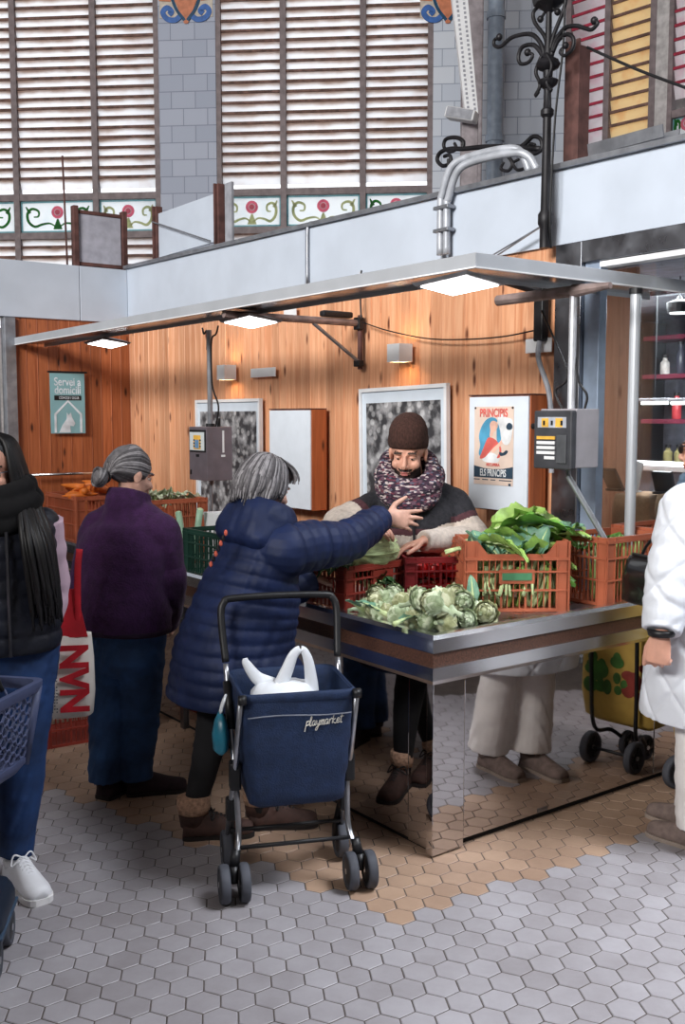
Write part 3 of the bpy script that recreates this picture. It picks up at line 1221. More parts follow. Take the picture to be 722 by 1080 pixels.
# dark bracket with conduit on the wall behind the right display
e = ona(573, 345, AW - 0.04)
t = sthing('wall_bracket', (AW - 0.034, e.y, e.z), 'dark pipe bracket on the boards behind the right weighing display', 'bracket')
m = MB()
m.bbox((-0.05, -0.03, -0.07), (0, 0.03, 0.20), 0.006)
m.build('plate', M_blackp, t)
m = MB()
m.tube(bez([(-0.03, 0, -0.05), (-0.06, -0.02, -0.16), (-0.05, -0.09, -0.36), (-0.04, -0.10, -0.72)]), 0.013, 8)
m.build('conduit', M_grey, t)
m = MB()
m.tube([(-0.03, 0.0, 0.17), (-0.30, -0.02, 0.20)], 0.02)
m.build('arm', M_blackp, t)

# ================================================================== THINGS ON THE BOARDS
A0 = AW - 0.034
WROT = (PI / 2, 0, -PI / 2)


def wallrect(px0, py0, px1, py1, a=A0):
    p, q = ona(px0, py0, a), ona(px1, py1, a)
    return p.y, q.y, q.z, p.z          # b left, b right, z low, z high


def box_sconce(px0, py0, px1, py1, lab):
    bL, bR, z0, z1 = wallrect(px0, py0, px1, py1, A0 - 0.05)
    bm_ = (bL + bR) / 2
    t = sthing('wall_light', (A0, bm_, (z0 + z1) / 2), lab, 'wall light', 'box wall lights on the boards')
    hh = (z1 - z0) / 2
    m = MB()
    w = 0.055
    for lo, hi in (((-0.10, -w, -hh), (-0.094, w, hh)), ((-0.0935, -w, -hh), (-0.001, -w + 0.006, hh)), ((-0.0935, w - 0.006, -hh), (-0.001, w, hh)), ((-0.006, -w + 0.0065, -hh), (-0.001, w - 0.0065, hh))):
        m.box(lo, hi)
    m.build('casing', M_whitep, t)
    m = MB()
    m.bbox((-0.075, -0.035, -0.012), (-0.025, 0.035, 0.012), 0.004)
    m.build('lamp', emit('warm_lamp', (1.0, 0.62, 0.28), 45.0), t)
    return t


box_sconce(228, 386, 250, 400, 'small white box wall light beside the left weighing display pole')
box_sconce(409, 364, 434, 381, 'small white box wall light on the boards above the large photograph')

M_photo = None


def photo_mat(name, seed):
    """a black and white crowd photograph: pale faces on dark clothes."""
    m, nt, b, L = nodes_of(name)
    tc = N(nt, 'ShaderNodeTexCoord')
    mp = N(nt, 'ShaderNodeMapping')
    mp.inputs['Location'].default_value = (seed, seed * 1.7, 0)
    L.new(tc.outputs['Object'], mp.inputs[0])
    vo = N(nt, 'ShaderNodeTexVoronoi')
    vo.inputs['Scale'].default_value = 17
    L.new(mp.outputs[0], vo.inputs['Vector'])
    r1 = N(nt, 'ShaderNodeValToRGB')
    r1.color_ramp.elements[0].position = 0.28
    r1.color_ramp.elements[0].color = (0.55, 0.55, 0.56, 1)
    r1.color_ramp.elements[1].position = 0.40
    r1.color_ramp.elements[1].color = (0.03, 0.03, 0.035, 1)
    L.new(vo.outputs['Distance'], r1.inputs[0])
    nz = N(nt, 'ShaderNodeTexNoise')
    nz.inputs['Scale'].default_value = 13
    nz.inputs['Detail'].default_value = 6
    L.new(mp.outputs[0], nz.inputs['Vector'])
    r2 = N(nt, 'ShaderNodeValToRGB')
    r2.color_ramp.elements[0].position = 0.42
    r2.color_ramp.elements[1].position = 0.62
    r2.color_ramp.elements[0].color = (0.05, 0.05, 0.055, 1)
    r2.color_ramp.elements[1].color = (0.5, 0.5, 0.52, 1)
    L.new(nz.outputs['Fac'], r2.inputs[0])
    mx = N(nt, 'ShaderNodeMix', data_type='RGBA')
    mx.inputs['Factor'].default_value = 0.62
    L.new(r1.outputs[0], mx.inputs['A'])
    L.new(r2.outputs[0], mx.inputs['B'])
    L.new(mx.outputs['Result'], b.inputs['Base Color'])
    b.inputs['Roughness'].default_value = 0.35
    MATS[name] = m
    return m


def picture(px0, py0, px1, py1, lab, seed, tilt=0.0):
    bL, bR, z0, z1 = wallrect(px0, py0, px1, py1)
    t = sthing('framed_photograph', (A0, (bL + bR) / 2, (z0 + z1) / 2), lab, 'picture', 'framed photographs on the boards')
    hw, hh = (bL - bR) / 2, (z1 - z0) / 2
    T = Matrix.Rotation(tilt, 4, 'X')
    m = MB(T)
    f = 0.022
    for lo, hi in (((-0.03, -hw, hh - f), (-0.001, hw, hh)), ((-0.03, -hw, -hh), (-0.001, hw, -hh + f)), ((-0.03, -hw, -hh + f), (-0.001, -hw + f, hh - f)), ((-0.03, hw - f, -hh + f), (-0.001, hw, hh - f))):
        m.box(lo, hi)
    m.build('frame', M_whitep, t)
    m = MB(T)
    m.box((-0.016, -hw + f, -hh + f), (-0.012, hw - f, hh - f))
    m.build('mat_board', mat('pale_mat_board', rgb(205, 215, 226), 0.5, var=0.02), t)
    m = MB(T)
    g = 0.06
    m.box((-0.0185, -hw + g, -hh + g), (-0.0165, hw - g, hh - g * 1.5))
    m.build('photograph', photo_mat('crowd_photo_%d' % seed, seed), t)


picture(209, 422, 278, 560, 'white-framed black and white photograph behind the left weighing display', 3)
picture(383, 409, 474, 585, 'large white-framed black and white crowd photograph behind the vendor in the beanie', 9, R(-1.2))

M_boxwood = wood('box_side_pine', rgb(178, 98, 56), rgb(140, 70, 38), rgb(70, 30, 16))


def wood_cabinet(px0, py0, px1, py1, pxs, lab, name='wall_cabinet'):
    """a shallow box of pine with a white front; pxs: pixel where its side meets the wall."""
    dep = 0.13
    bL, bR, z0, z1 = wallrect(px0, py0, px1, py1, A0 - dep)
    t = sthing(name, (A0, (bL + bR) / 2, (z0 + z1) / 2), lab, 'cabinet')
    hw, hh = (bL - bR) / 2, (z1 - z0) / 2
    m = MB()
    m.bbox((-dep + 0.012, -hw - 0.006, -hh - 0.006), (-0.001, hw + 0.006, hh + 0.006), 0.003)
    m.build('case', M_boxwood, t)
    m = MB()
    m.bbox((-dep - 0.001, -hw, -hh), (-dep + 0.0115, hw, hh), 0.002)
    m.build('white_front', mat('white_laminate', rgb(222, 230, 240), 0.25, var=0.02), t)
    m = MB()
    m.box((-dep + 0.0, -hw - 0.008, hh + 0.0065), (-0.002, hw + 0.008, hh + 0.012))
    m.build('top_edge', M_rust, t)
    return t, hw, hh, dep


wood_cabinet(284, 433, 327, 538, 342, 'pine wall cabinet with plain white front beside the navy puffer coat')
board, hw, hh, dep = wood_cabinet(495, 419, 555, 541, 570, 'pine wall cabinet with white front carrying the poster', 'poster_cabinet')

# poster
bL, bR, z0, z1 = wallrect(501, 429, 541, 513, A0 - dep)
pw, ph = (bL - bR), (z1 - z0)
post = sthing('poster', (A0 - dep - 0.003, (bL + bR) / 2, (z0 + z1) / 2), 'printed poster of a blue-haired woman in red on the white cabinet front', 'poster')
PM = Matrix(((0, 0, -1, 0), (-1, 0, 0, 0), (0, 1, 0, 0), (0, 0, 0, 1)))     # X right, Y up, Z towards the viewer
m = MB(PM)
m.box((-pw / 2, -ph / 2, 0), (pw / 2, ph / 2, 0.0012))
m.build('sheet', mat('cream_paper', rgb(226, 204, 190), 0.6, var=0.04), post)
M_pred = mat('poster_red', rgb(222, 104, 96), 0.6)
M_pblue = mat('poster_blue', rgb(84, 160, 196), 0.6)
M_pnavy = mat('poster_navy', rgb(44, 66, 84), 0.6)
M_pskin = mat('poster_skin', rgb(238, 190, 170), 0.6)
M_pwhite = mat('poster_white', rgb(232, 234, 236), 0.6)
sx, sy = pw / 320.0, ph / 660.0      # drawing units: the sheet is 320 x 660, origin top left


def pp(x, y):
    return ((x - 160) * sx, (330 - y) * sy)


def flat(mb, pts, z, th=0.0004, smooth=True):
    if smooth:
        n = len(pts)
        q = [Vector((*pts[i % n], 0)) for i in range(-1, n + 2)]
        out = []
        for i in range(1, n + 1):
            p0, p1, p2, p3 = q[i - 1:i + 3]
            for k in range(4):
                t = k / 4
                out.append(0.5 * ((2 * p1) + (p2 - p0) * t + (2 * p0 - 5 * p1 + 4 * p2 - p3) * t * t + (3 * p1 - p0 - 3 * p2 + p3) * t ** 3))
        pts = [(v.x, v.y) for v in out]
    poly = [pp(*p) for p in pts]
    mb.prism(poly, th, Matrix.Translation((0, 0, z)))


g = MB(PM)
g.mi = 0
flat(g, [(150, 90), (100, 110), (60, 170), (40, 250), (50, 330), (40, 400), (70, 430), (100, 350), (120, 290), (150, 200), (190, 120)], 0.0013)
flat(g, [(190, 150), (215, 170), (225, 230), (215, 300), (190, 290), (185, 210)], 0.0013)
g.mi = 1
flat(g, [(120, 260), (90, 320), (60, 400), (50, 440), (90, 430), (150, 360), (200, 330), (210, 380), (190, 430), (215, 420), (225, 350), (180, 280)], 0.0018)
g.mi = 2
flat(g, [(130, 150), (150, 120), (185, 130), (195, 165), (180, 200), (160, 215), (150, 250), (130, 250), (135, 200)], 0.0023)
flat(g, [(150, 360), (200, 310), (240, 260), (250, 275), (215, 330), (160, 390)], 0.0023)
g.mi = 3
flat(g, [(210, 60), (260, 90), (310, 110), (315, 180), (300, 280), (270, 320), (230, 290), (215, 200), (195, 120)], 0.0028)
flat(g, [(100, 400), (160, 390), (210, 430), (190, 470), (110, 470), (70, 450)], 0.0013)
g.mi = 4
flat(g, [(265, 160), (285, 135), (310, 150), (312, 180), (290, 195), (268, 185)], 0.0033)
flat(g, [(0, 500), (80, 520), (160, 526), (240, 520), (320, 500), (320, 600), (0, 600)], 0.0016, smooth=False)
flat(g, [(210, 380), (240, 385), (262, 365), (280, 372), (262, 400), (220, 412)], 0.0026)
g.build('artwork', [M_pblue, M_pred, M_pskin, M_pwhite, M_pnavy], post)


def ptext(s, x, y, size, m, sxx=1.0, bold=0.0008, name='lettering'):
    v = PM @ Vector((*pp(x, y), 0.0035))
    return text(name, s, size, m, post, v, WROT, 0.0002, 0, sxx, bold=bold)


ptext('PRINCIPIS', 160, 56, 0.058, M_pred, 0.80, 0.0015)
ptext('RECUPERA', 160, 490, 0.020, M_pred, 1.0)
ptext('ELS PRINCIPIS', 160, 560, 0.050, M_pwhite, 0.62, 0.001)
m = MB(PM)
for x0, x1 in ((0, 50), (70, 120), (140, 180), (210, 310)):
    m.box((*pp(x0, 622), 0.0013), (*pp(x1, 614), 0.0018))
m.box((*pp(285, 660), 0.0013), (*pp(305, 640), 0.0018))
m.build('small_print', M_pnavy, post)
for px in (8, 312):
    m = MB(PM)
    c = pp(px, 12)
    m.lathe([(0.006, 0.0013), (0.004, 0.006)], 10, Matrix.Translation((c[0], c[1], 0)))
    m.build('drawing_pin', M_blackp, post)

# small labels and switch plates
for px0, py0, px1, py1, nm, lab in [(265, 389, 291, 397, 'label_plate', 'white label strip on the boards above the white cabinet'), (555, 358, 582, 371, 'label_plate', 'white label plate on the boards near the right display pole'), (300, 326, 313, 335, 'label_plate', 'small white label card high under the canopy bar')]:
    bL, bR, z0, z1 = wallrect(px0, py0, px1, py1)
    m = MB(STALL)
    m.bbox((A0 - 0.008, bR, z0), (A0 - 0.0005, bL, z1), 0.002)
    tag(m.build(nm, M_whitep), lab, 'label')

# cables on the boards
def cable(name, pts, r, m, lab, cat='cable'):
    b_ = MB(STALL)
    b_.tube(bez(pts, 8), r, 6)
    return tag(b_.build(name, m, None, smooth=True), lab, cat)


cable('wall_cable', [ona(px, py, A0 - 0.03) for px, py in [(382, 340), (410, 349), (450, 357), (490, 358), (530, 355), (566, 348)]], 0.004, M_blackp, 'thin black cable sagging across the boards between the two brackets')
cable('conduit_pipe', [ona(px, py, A0 - 0.02) for px, py in [(381, 338), (380, 320), (380, 300), (381, 285)]], 0.006, M_blackp, 'short black cable rising from the pipe bracket')

# hanging sign on the left return wall
p, q = onb(52, 393, BL - 0.04), onb(90, 457, BL - 0.04)
sg = sthing('hanging_sign', ((p.x + q.x) / 2, BL - 0.036, (p.z + q.z) / 2), 'pale teal Servei a domicili sign on the left wall of boards', 'sign')
w2, h2 = (q.x - p.x) / 2, (p.z - q.z) / 2
m = MB()
m.bbox((-w2, -0.012, -h2), (w2, -0.004, h2), 0.002)
m.build('board', mat('teal_sign', rgb(128, 172, 180), 0.5, var=0.03), sg)
m = MB()
m.tube([(-w2 - 0.02, -0.016, h2 + 0.008), (w2 + 0.02, -0.016, h2 + 0.008)], 0.008, 8)
m.build('top_rod', M_blackp, sg)
m = MB()
m.box((-w2 * .78, -0.0145, h2 * .10), (w2 * .78, -0.0125, h2 * .26))
m.build('banner', M_blackp, sg)
M_sgw = mat('sign_white', rgb(214, 224, 232), 0.5)
text('lettering', 'Servei a', 0.095, M_sgw, sg, (0, -0.0135, h2 * .70), (PI / 2, 0, 0), 0.0006, 0, 0.78, bold=0.0012)
text('lettering', 'domicili', 0.095, M_sgw, sg, (0, -0.0135, h2 * .43), (PI / 2, 0, 0), 0.0006, 0, 0.78, bold=0.0012)
text('lettering', 'CÒMODE I SEGUR', 0.030, M_sgw, sg, (0.01, -0.0155, h2 * .175), (PI / 2, 0, 0), 0.0006, 0, 0.72)
m = MB()
stroke(m, [(-w2 * .74, -h2 * .97), (-w2 * .74, -h2 * .36), (0, h2 * .08), (w2 * .74, -h2 * .36), (w2 * .74, -h2 * .97)], 0.02, -0.0145, 0.002)
m.prism([(-w2 * .55, -h2 * .97), (-w2 * .35, -h2 * .72), (-w2 * .1, -h2 * .52), (-w2 * .08, -h2 * .3), (w2 * .02, -h2 * .40), (w2 * .16, -h2 * .30), (w2 * .2, -h2 * .45), (w2 * .4, -h2 * .66), (w2 * .3, -h2 * .76), (w2 * .1, -h2 * .74), (w2 * .12, -h2 * .97)], 0.002, Matrix.Translation((0, -0.0125, 0)) @ Matrix.Rotation(PI / 2, 4, 'X'))
m.build('house_and_animal', M_sgw, sg)

# chrome rail low on the return wall
m = MB(STALL)
m.tube([(0.5, BL - 0.08, 1.17), (AW - 0.04, BL - 0.08, 1.17)], 0.012)
tag(m.build('wall_rail', M_steel, None, smooth=True), 'thin metal rail along the left wall of boards', 'rail')

# glazing post of the neighbour's front with its foot on the counter
e = onb(684, 318, 0.235)
gp_ = sthing('glazing_post', (AW - 0.075, 0.20, 0.831), 'round steel post rising from the counter to the canopy bar at the right', 'post')
m = MB()
m.tube([(0, 0, 0), (0, 0, CZ - 0.83 - 0.02)], 0.024, 16)
m.build('tube', M_canopy, gp_)
m = MB()
m.cyl((0, 0, 0), (0, 0, 0.012), 0.032)
m.build('base_collar', M_steel_d, gp_)
m = MB()
m.cyl((0, 0, CZ - 0.83 - 0.045), (0, 0, CZ - 0.83 - 0.02), 0.03)
m.build('top_collar', M_blackp, gp_)
# ================================================================== THINGS ABOVE THE PARAPET
ZT = ZTf(2.0) + 0.027
def framed_panel(pts, plane, lab, posts, m_face):
    pass


# grey panel between two rusty posts on the left return parapet
p, q = onb(80, 285, BL + 0.05), onb(131, 285, BL + 0.05)
z1 = onb(100, 225, BL + 0.05).z
t = sthing('sheet_metal_screen', (p.x, BL + 0.05, ZB - 0.009), 'grey panel in a rusty frame standing on the left parapet', 'panel')
w = q.x - p.x
h = z1 - ZB + 0.02
m = MB()
m.bbox((0.03, -0.01, 0.03), (w - 0.03, 0.01, h - 0.03), 0.003)
m.build('sheet', mat('dull_grey_sheet', rgb(168, 168, 180), 0.5, var=0.1), t)
for x in (0, w):
    m = MB()
    m.bbox((x - 0.022, -0.035, 0), (x + 0.022, 0.035, h + 0.03), 0.004)
    m.build('post', M_rust, t)
for z in (0.012, h - 0.03):
    m = MB()
    m.bbox((0.023, -0.02, z), (w - 0.023, 0.02, z + 0.03), 0.003)
    m.build('rail', M_rust, t)
# thin rod beside it
e = onb(71, 280, BL + 0.04)
zt_ = onb(70, 165, BL + 0.04).z
m = MB(STALL)
m.tube([(e.x, BL + 0.04, ZB - 0.01), (e.x - 0.01, BL + 0.04, lerp(ZB, zt_, .5)), (e.x - 0.02, BL + 0.04, zt_)], 0.009, 8)
tag(m.build('upright_rod', M_rust, None, smooth=True), 'thin upright rod beside the grey panel on the left parapet', 'rod')

# pale panel between rusty posts on the long parapet
e0, e1 = ona(167, 275, AW + 0.06), ona(232, 262, AW + 0.06)
z0_, z1_ = ona(167, 218, AW + 0.06).z, ona(232, 203, AW + 0.06).z
t = sthing('sheet_metal_screen', (AW + 0.06, e0.y, ZTf(e0.y) + .027), 'pale slanting panel between two rusty posts on the long parapet', 'panel')
L2 = e1.y - e0.y
hh = max(z0_, z1_) - ZTf(e0.y) - .027
m = MB()
m.box((-0.008, L2, 0.03), (0.008, 0, hh - 0.06))
m.build('sheet', M_band, t)
for y in (0, L2):
    m = MB()
    m.bbox((-0.03, y - 0.03, 0), (0.03, y + 0.03, hh), 0.004)
    m.bbox((-0.05, y - 0.01 , 0.0), (-0.031, y + 0.01, hh), 0.002)
    m.build('post', M_rust, t)
m = MB()
m.bbox((0.02, L2 - 0.14, 0), (0.045, L2 - 0.04, hh), 0.004)
m.build('end_strip', M_grey, t)
m = MB()
m.tube([(-0.055, 0, hh * .72), (-0.055, L2 * .95, 0.03)], 0.006, 6)
m.build('stay_wire', M_alu, t)

# rigid conduit running down the parapet
e = ona(324, 262, AW - 0.035)
m = MB(STALL)
zz = ona(325, 246, AW - 0.035).z
m.tube(bez([(AW - 0.034, e.y, 2.52), (AW - 0.034, e.y, zz - 0.02), (AW - 0.02, e.y, ZT + 0.012), (AW + 0.05, e.y + 0.02, ZT + 0.014), (AW + 0.08, e.y + 0.35, ZT + 0.014)], 6), 0.012, 8)
tag(m.build('cable_conduit', M_alu, None, smooth=True), 'thin grey conduit dropping down the white parapet above the cabinet', 'conduit')

# the pair of big grey conduits that bend over the parapet
e = ona(466, 262, AW - 0.07)
t = sthing('bent_conduit', (AW - 0.06, e.y, 2.54), 'pair of thick grey conduits bending over the white parapet left of the lamp post', 'conduit')
ztp = ona(500, 168, AW + 0.0).z - 2.54
for k, dy in enumerate((0.025, -0.025)):
    m = MB()
    m.tube(bez([(0, dy, 0), (0, dy, ztp * .55), (0, dy - 0.01, ztp - 0.16 - k * .03), (0.0, dy - 0.08, ztp - 0.03 - k * .03), (0.03, dy - 0.18, ztp + 0.01 - k * .03), (0.07, dy - 0.42, ztp + 0.01 - k * .03), (0.10, dy - 0.50, ztp - 0.02 - k * .03), (0.12, dy - 0.54, ztp - 0.12)], 8), 0.021, 10)
    m.build('conduit', mat('pale_conduit', rgb(172, 176, 184), 0.45, 0.2), t, smooth=True)
for z in (0.12, ztp * 0.5):
    m = MB()
    m.bbox((-0.028, -0.06, z), (0.03, 0.06, z + 0.02), 0.004)
    m.build('pipe_clip', M_alu, t)

# lamp post with scroll work
e = ona(574, 272, AW - 0.10)
LP_Z = 2.47
lp = sthing('lamp_post', (AW - 0.10, e.y, LP_Z), 'black wrought iron lamp post with scrolled arms above the right end of the boards', 'lamp post')
pz = lambda py: ona(575, py, AW - 0.10).z - LP_Z
s = 1.0
m = MB()
m.lathe([(0.026, 0), (0.026, pz(240)), (0.036, pz(236)), (0.036, pz(226)), (0.024, pz(222)), (0.020, pz(125)), (0.032, pz(122)), (0.032, pz(117)), (0.02, pz(114)), (0.017, pz(95))], 14)
m.build('shaft', M_black, lp, auto=40)
m = MB()
m.lathe([(0.017, pz(95)), (0.045, pz(90)), (0.05, pz(86)), (0.022, pz(83)), (0.024, pz(76)), (0.05, pz(73)), (0.058, pz(69)), (0.05, pz(65)), (0.026, pz(62)), (0.016, pz(45)), (0.014, pz(15)), (0.03, pz(12)), (0.05, pz(9))], 16)
m.build('collar', M_black, lp, auto=40)
pxm = (ona(475, 60, AW - 0.1).y - ona(575, 60, AW - 0.1).y) / 100.0   # metres of b per pixel
def arm(pts, r):
    b_ = MB()
    P_ = bez([(0.0, -(x - 575) * pxm, pz(y)) for x, y in pts], 6)
    n = len(P_)
    b_.tube(P_, [r * (1 - 0.35 * i / n) for i in range(n)], 8)
    b_.ell(P_[-1], (r * 1.5,) * 3, u=8, v=6)
    return b_
arm([(572, 62), (568, 45), (558, 30), (540, 25), (528, 30), (521, 26), (521, 20), (526, 19)], 0.012).build('scroll_arm', M_black, lp, smooth=True)
arm([(571, 60), (566, 50), (560, 42), (550, 40), (546, 48), (548, 57), (556, 59), (560, 53), (555, 48)], 0.012).build('scroll_arm', M_black, lp, smooth=True)
arm([(578, 62), (581, 48), (590, 38), (600, 40), (608, 46), (614, 50), (619, 46), (616, 42)], 0.012).build('scroll_arm', M_black, lp, smooth=True)
arm([(579, 58), (584, 48), (592, 45), (598, 52), (597, 62), (590, 66), (586, 60), (591, 56)], 0.011).build('scroll_arm', M_black, lp, smooth=True)
arm([(574, 58), (572, 40), (562, 20), (560, 8), (566, 4), (572, 10), (567, 18)], 0.011).build('scroll_arm', M_black, lp, smooth=True)
arm([(576, 58), (580, 40), (588, 20), (590, 8), (584, 4), (578, 10), (583, 18)], 0.011).build('scroll_arm', M_black, lp, smooth=True)
m = MB()
m.lathe([(0.05, pz(9)), (0.075, pz(6)), (0.085, pz(-4)), (0.07, pz(-6)), (0.095, pz(-30)), (0.03, pz(-40))], 6)
m.build('lantern', M_black, lp)
for sx in (-1, 1):
    m = MB()
    m.tube(bez([(-0.03, sx * 0.015, pz(60)), (-0.03, sx * 0.05, pz(75)), (-0.03, sx * 0.02, pz(90)), (-0.03, sx * 0.05, pz(100)), (-0.03, sx * 0.03, pz(97))], 6), 0.009, 8)
    m.build('leaf_ornament', M_black, lp, smooth=True)
# stay wires
for k, (x1, y1) in enumerate([(506, 277), (520, 272)]):
    m = MB()
    b1 = ona(x1, y1, AW - 0.10)
    m.tube([(0.0, 0, pz(236)), (0.0, b1.y - e.y, b1.z - LP_Z)], 0.004, 6)
    m.build('stay_wire', M_alu, lp)
m = MB()
m.tube(bez([(0.02, -0.02, 0), (-0.01, -0.04, pz(225)), (0.0, -0.05, pz(130)), (0, -0.09, pz(60)), (0, -0.10, pz(0))], 6), 0.006, 6)
m.build('cable', M_blackp, lp)

# wrought iron scroll bracket farther back
e = ona(515, 160, AW + 0.55)
sb = sthing('scroll_bracket', (AW + 0.55, e.y, ZT - 0.3), 'black wrought iron scroll bracket lying behind the bent conduits', 'bracket')
pxb = (ona(475, 160, AW + 0.55).y - ona(575, 160, AW + 0.55).y) / 100.0
zz = lambda y: ona(515, y - 5, AW + 0.55).z - (ZT - 0.3)
def scroll(pts, r):
    b_ = MB()
    P_ = bez([(0.0, ona(x, y - 3, AW + .55).y - e.y, ona(x, y - 3, AW + .55).z - (ZT - .3)) for x, y in pts], 6)
    n = len(P_)
    b_.tube(P_, [r * (1 - 0.3 * i / n) for i in range(n)], 8)
    return b_
scroll([(570, 160), (540, 158), (510, 158), (488, 160), (474, 160), (464, 164), (461, 172), (467, 178), (475, 174), (474, 167), (468, 168)], 0.016).build('scroll', M_black, sb, smooth=True)
scroll([(488, 160), (488, 152), (480, 148), (470, 150), (468, 158), (474, 163), (481, 160), (479, 154)], 0.014).build('scroll', M_black, sb, smooth=True)
scroll([(545, 160), (553, 155), (562, 147), (570, 150), (571, 160), (564, 165), (557, 162), (559, 155), (564, 156)], 0.014).build('scroll', M_black, sb, smooth=True)
scroll([(535, 160), (548, 166), (556, 172), (553, 180), (545, 182), (541, 175), (547, 171)], 0.012).build('scroll', M_black, sb, smooth=True)
scroll([(520, 160), (533, 166), (540, 175), (536, 183), (528, 181), (531, 174)], 0.012).build('scroll', M_black, sb, smooth=True)
m = MB()
m.tube([(0.0, 0.35, 0), (0, 0.35, zz(160))], 0.014, 8)
m.build('support', M_black, sb)
m = MB()
m.tube([(0.0, -0.45, 0), (0, -0.45, zz(160))], 0.014, 8)
m.build('support', M_black, sb)

# rusty steel channel post and the grey gutter on the right
e = ona(605, 178, AW + 0.06)
ztop = ona(605, 45, AW + 0.06).z
t = sthing('steel_channel_post', (AW + 0.06, e.y, ZTf(e.y) + .027), 'dark rusty steel channel post standing on the parapet right of the lamp post', 'post')
m = MB()
hgt = ztop - ZTf(e.y) - .027
m.bbox((-0.03, -0.045, 0), (-0.02, 0.045, hgt), 0.002)
m.bbox((-0.0195, -0.045, 0), (0.05, -0.037, hgt - 0.03), 0.002)
m.bbox((-0.0195, 0.037, 0), (0.05, 0.045, hgt), 0.002)
m.build('channel', M_rust, t)
m = MB()
m.bbox((-0.05, -0.07, -0.0), (0.06, 0.07, 0.012), 0.002)
m.build('foot_plate', M_rust, t)
e0, e1 = ona(618, 178, AW + 0.16), ona(706, 150, AW + 0.16)
zg = ona(660, 158, AW + 0.16).z
t = sthing('gutter', (AW + 0.16, e0.y, zg), 'grey sheet metal gutter running along above the right parapet', 'gutter')
m = MB()
L3 = e1.y - e0.y
m.loft([[(-.05, y, 0.0), (-.06, y, .055), (-.052, y, .055), (-.042, y, .008), (.06, y, .008), (.07, y, .055), (.078, y, .055), (.068, y, 0.0)] for y in (0, L3)])
m.build('trough', M_alu, t)
for k in (0.15, 0.85):
    m = MB()
    m.box((-0.02, L3 * k - 0.01, ZTf(e0.y + L3 * k) - .02 - zg), (0.02, L3 * k + 0.01, -0.0005))
    m.build('bracket', M_alu, t)

# black cable strung to the right
m = MB(STALL)
a_, b_ = ona(619, 50, AW - 0.1), ona(735, 97, AW - 0.1)
m.tube(bez([(AW - 0.1, a_.y, a_.z), (AW - 0.1, lerp(a_.y, b_.y, .5), lerp(a_.z, b_.z, .5) - 0.008), (AW - 0.1, b_.y, b_.z)], 6), 0.007, 6)
tag(m.build('strung_cable', M_blackp, None, smooth=True), 'black cable strung from the lamp post scroll to the right', 'cable')

# far hall: riveted strut, floodlight and downpipe before the tiled corner
H2 = Matrix.Translation((0, 11.5, 0))
pt = lambda px, py: onm(px, py, H2)
t = thing('riveted_strut', (pt(495, 125).x, 11.5, 0), 'white riveted steel strut rising before the tiled corner of the hall', 'strut')
m = MB()
a0, a1 = pt(497, 124), pt(480, -40)
ox = t.location.x
m.loft([[(a0.x - ox - .07, -.05, a0.z), (a0.x - ox + .07, -.05, a0.z), (a0.x - ox + .07, .05, a0.z), (a0.x - ox - .07, .05, a0.z)], [(a1.x - ox - .09, -.05, a1.z), (a1.x - ox + .09, -.05, a1.z), (a1.x - ox + .09, .05, a1.z), (a1.x - ox - .09, .05, a1.z)]])
m.mi = 1
for k in range(34):
    for sx in (-1, 1):
        f = k / 34
        x = lerp(a0.x, a1.x, f) - ox + sx * 0.035
        z = lerp(a0.z, a1.z, f) + (0.03 if sx > 0 else 0)
        m.box((x - .012, -.056, z - .012), (x + .012, -.049, z + .012))
m.build('lattice', [M_whitep, M_grey], t)
m = MB()
m.bbox((-.09, -.05, 0), (.09, .05, a0.z - 0.001), 0.01)
m.build('column', mat('column_grey', rgb(150, 142, 146), 0.7), t)
a0 = pt(485, 126)
t = thing('floodlight', (a0.x, 11.34, a0.z), 'small grey floodlight fixed to the riveted strut of the hall', 'light')
T = Matrix.Rotation(R(-25), 4, 'Z') @ Matrix.Rotation(R(15), 4, 'Y')
m = MB(T)
m.bbox((-.17, -.09, -.06), (.17, .09, .06), 0.02)
m.build('housing', M_whitep, t)
m = MB(T)
m.bbox((-.15, -.094, -.05), (.15, -.0905, .05), 0.001)
m.build('lens', M_grey, t)
m = MB()
m.box((.02, .0, -.03), (.08, .14, .03))
m.build('bracket', M_grey, t)
H3 = Matrix.Translation((0, 12.6, 0))
a0 = onm(522, 100, H3)
t = thing('downpipe', (a0.x, 12.6, 0), 'grey blue downpipe running up the tiled corner of the hall', 'pipe')
m = MB()
m.tube([(0, 0, 0), (0, 0, 9.5)], 0.10, 16)
m.build('pipe', mat('blue_grey_pipe', rgb(128, 140, 156), 0.5, var=0.1), t, auto=40)
for z in (onm(522, 150, H3).z, onm(522, 20, H3).z):
    m = MB()
    m.cyl((0, 0, z), (0, 0, z + 0.08), 0.115)
    m.build('collar', MATS['blue_grey_pipe'], t)
t = thing('hall_column', (onm(500, 90, H3).x, 12.9, 0), 'pale square column in the tiled corner of the hall beside the downpipe', 'column')
m = MB()
m.bbox((-.12, -.1, 0), (.13, .1, 9.5), 0.02)
m.build('shaft', MATS['column_grey'], t)
m = MB()
m.bbox((-.2, -.16, 0), (.2, .16, 0.5), 0.02)
m.build('plinth', MATS['column_grey'], t)

# ================================================================== THE NEIGHBOUR'S SHOP BEHIND GLASS
NA = GA
def nbox(a, b, z0, da, db, dz, name, m, lab, cat, parts=()):
    t = sthing(name, (a, b, z0), lab, cat)
    x = MB()
    x.bbox((-da / 2, -db / 2, 0), (da / 2, db / 2, dz), 0.006)
    x.build('body', m, t)
    return t


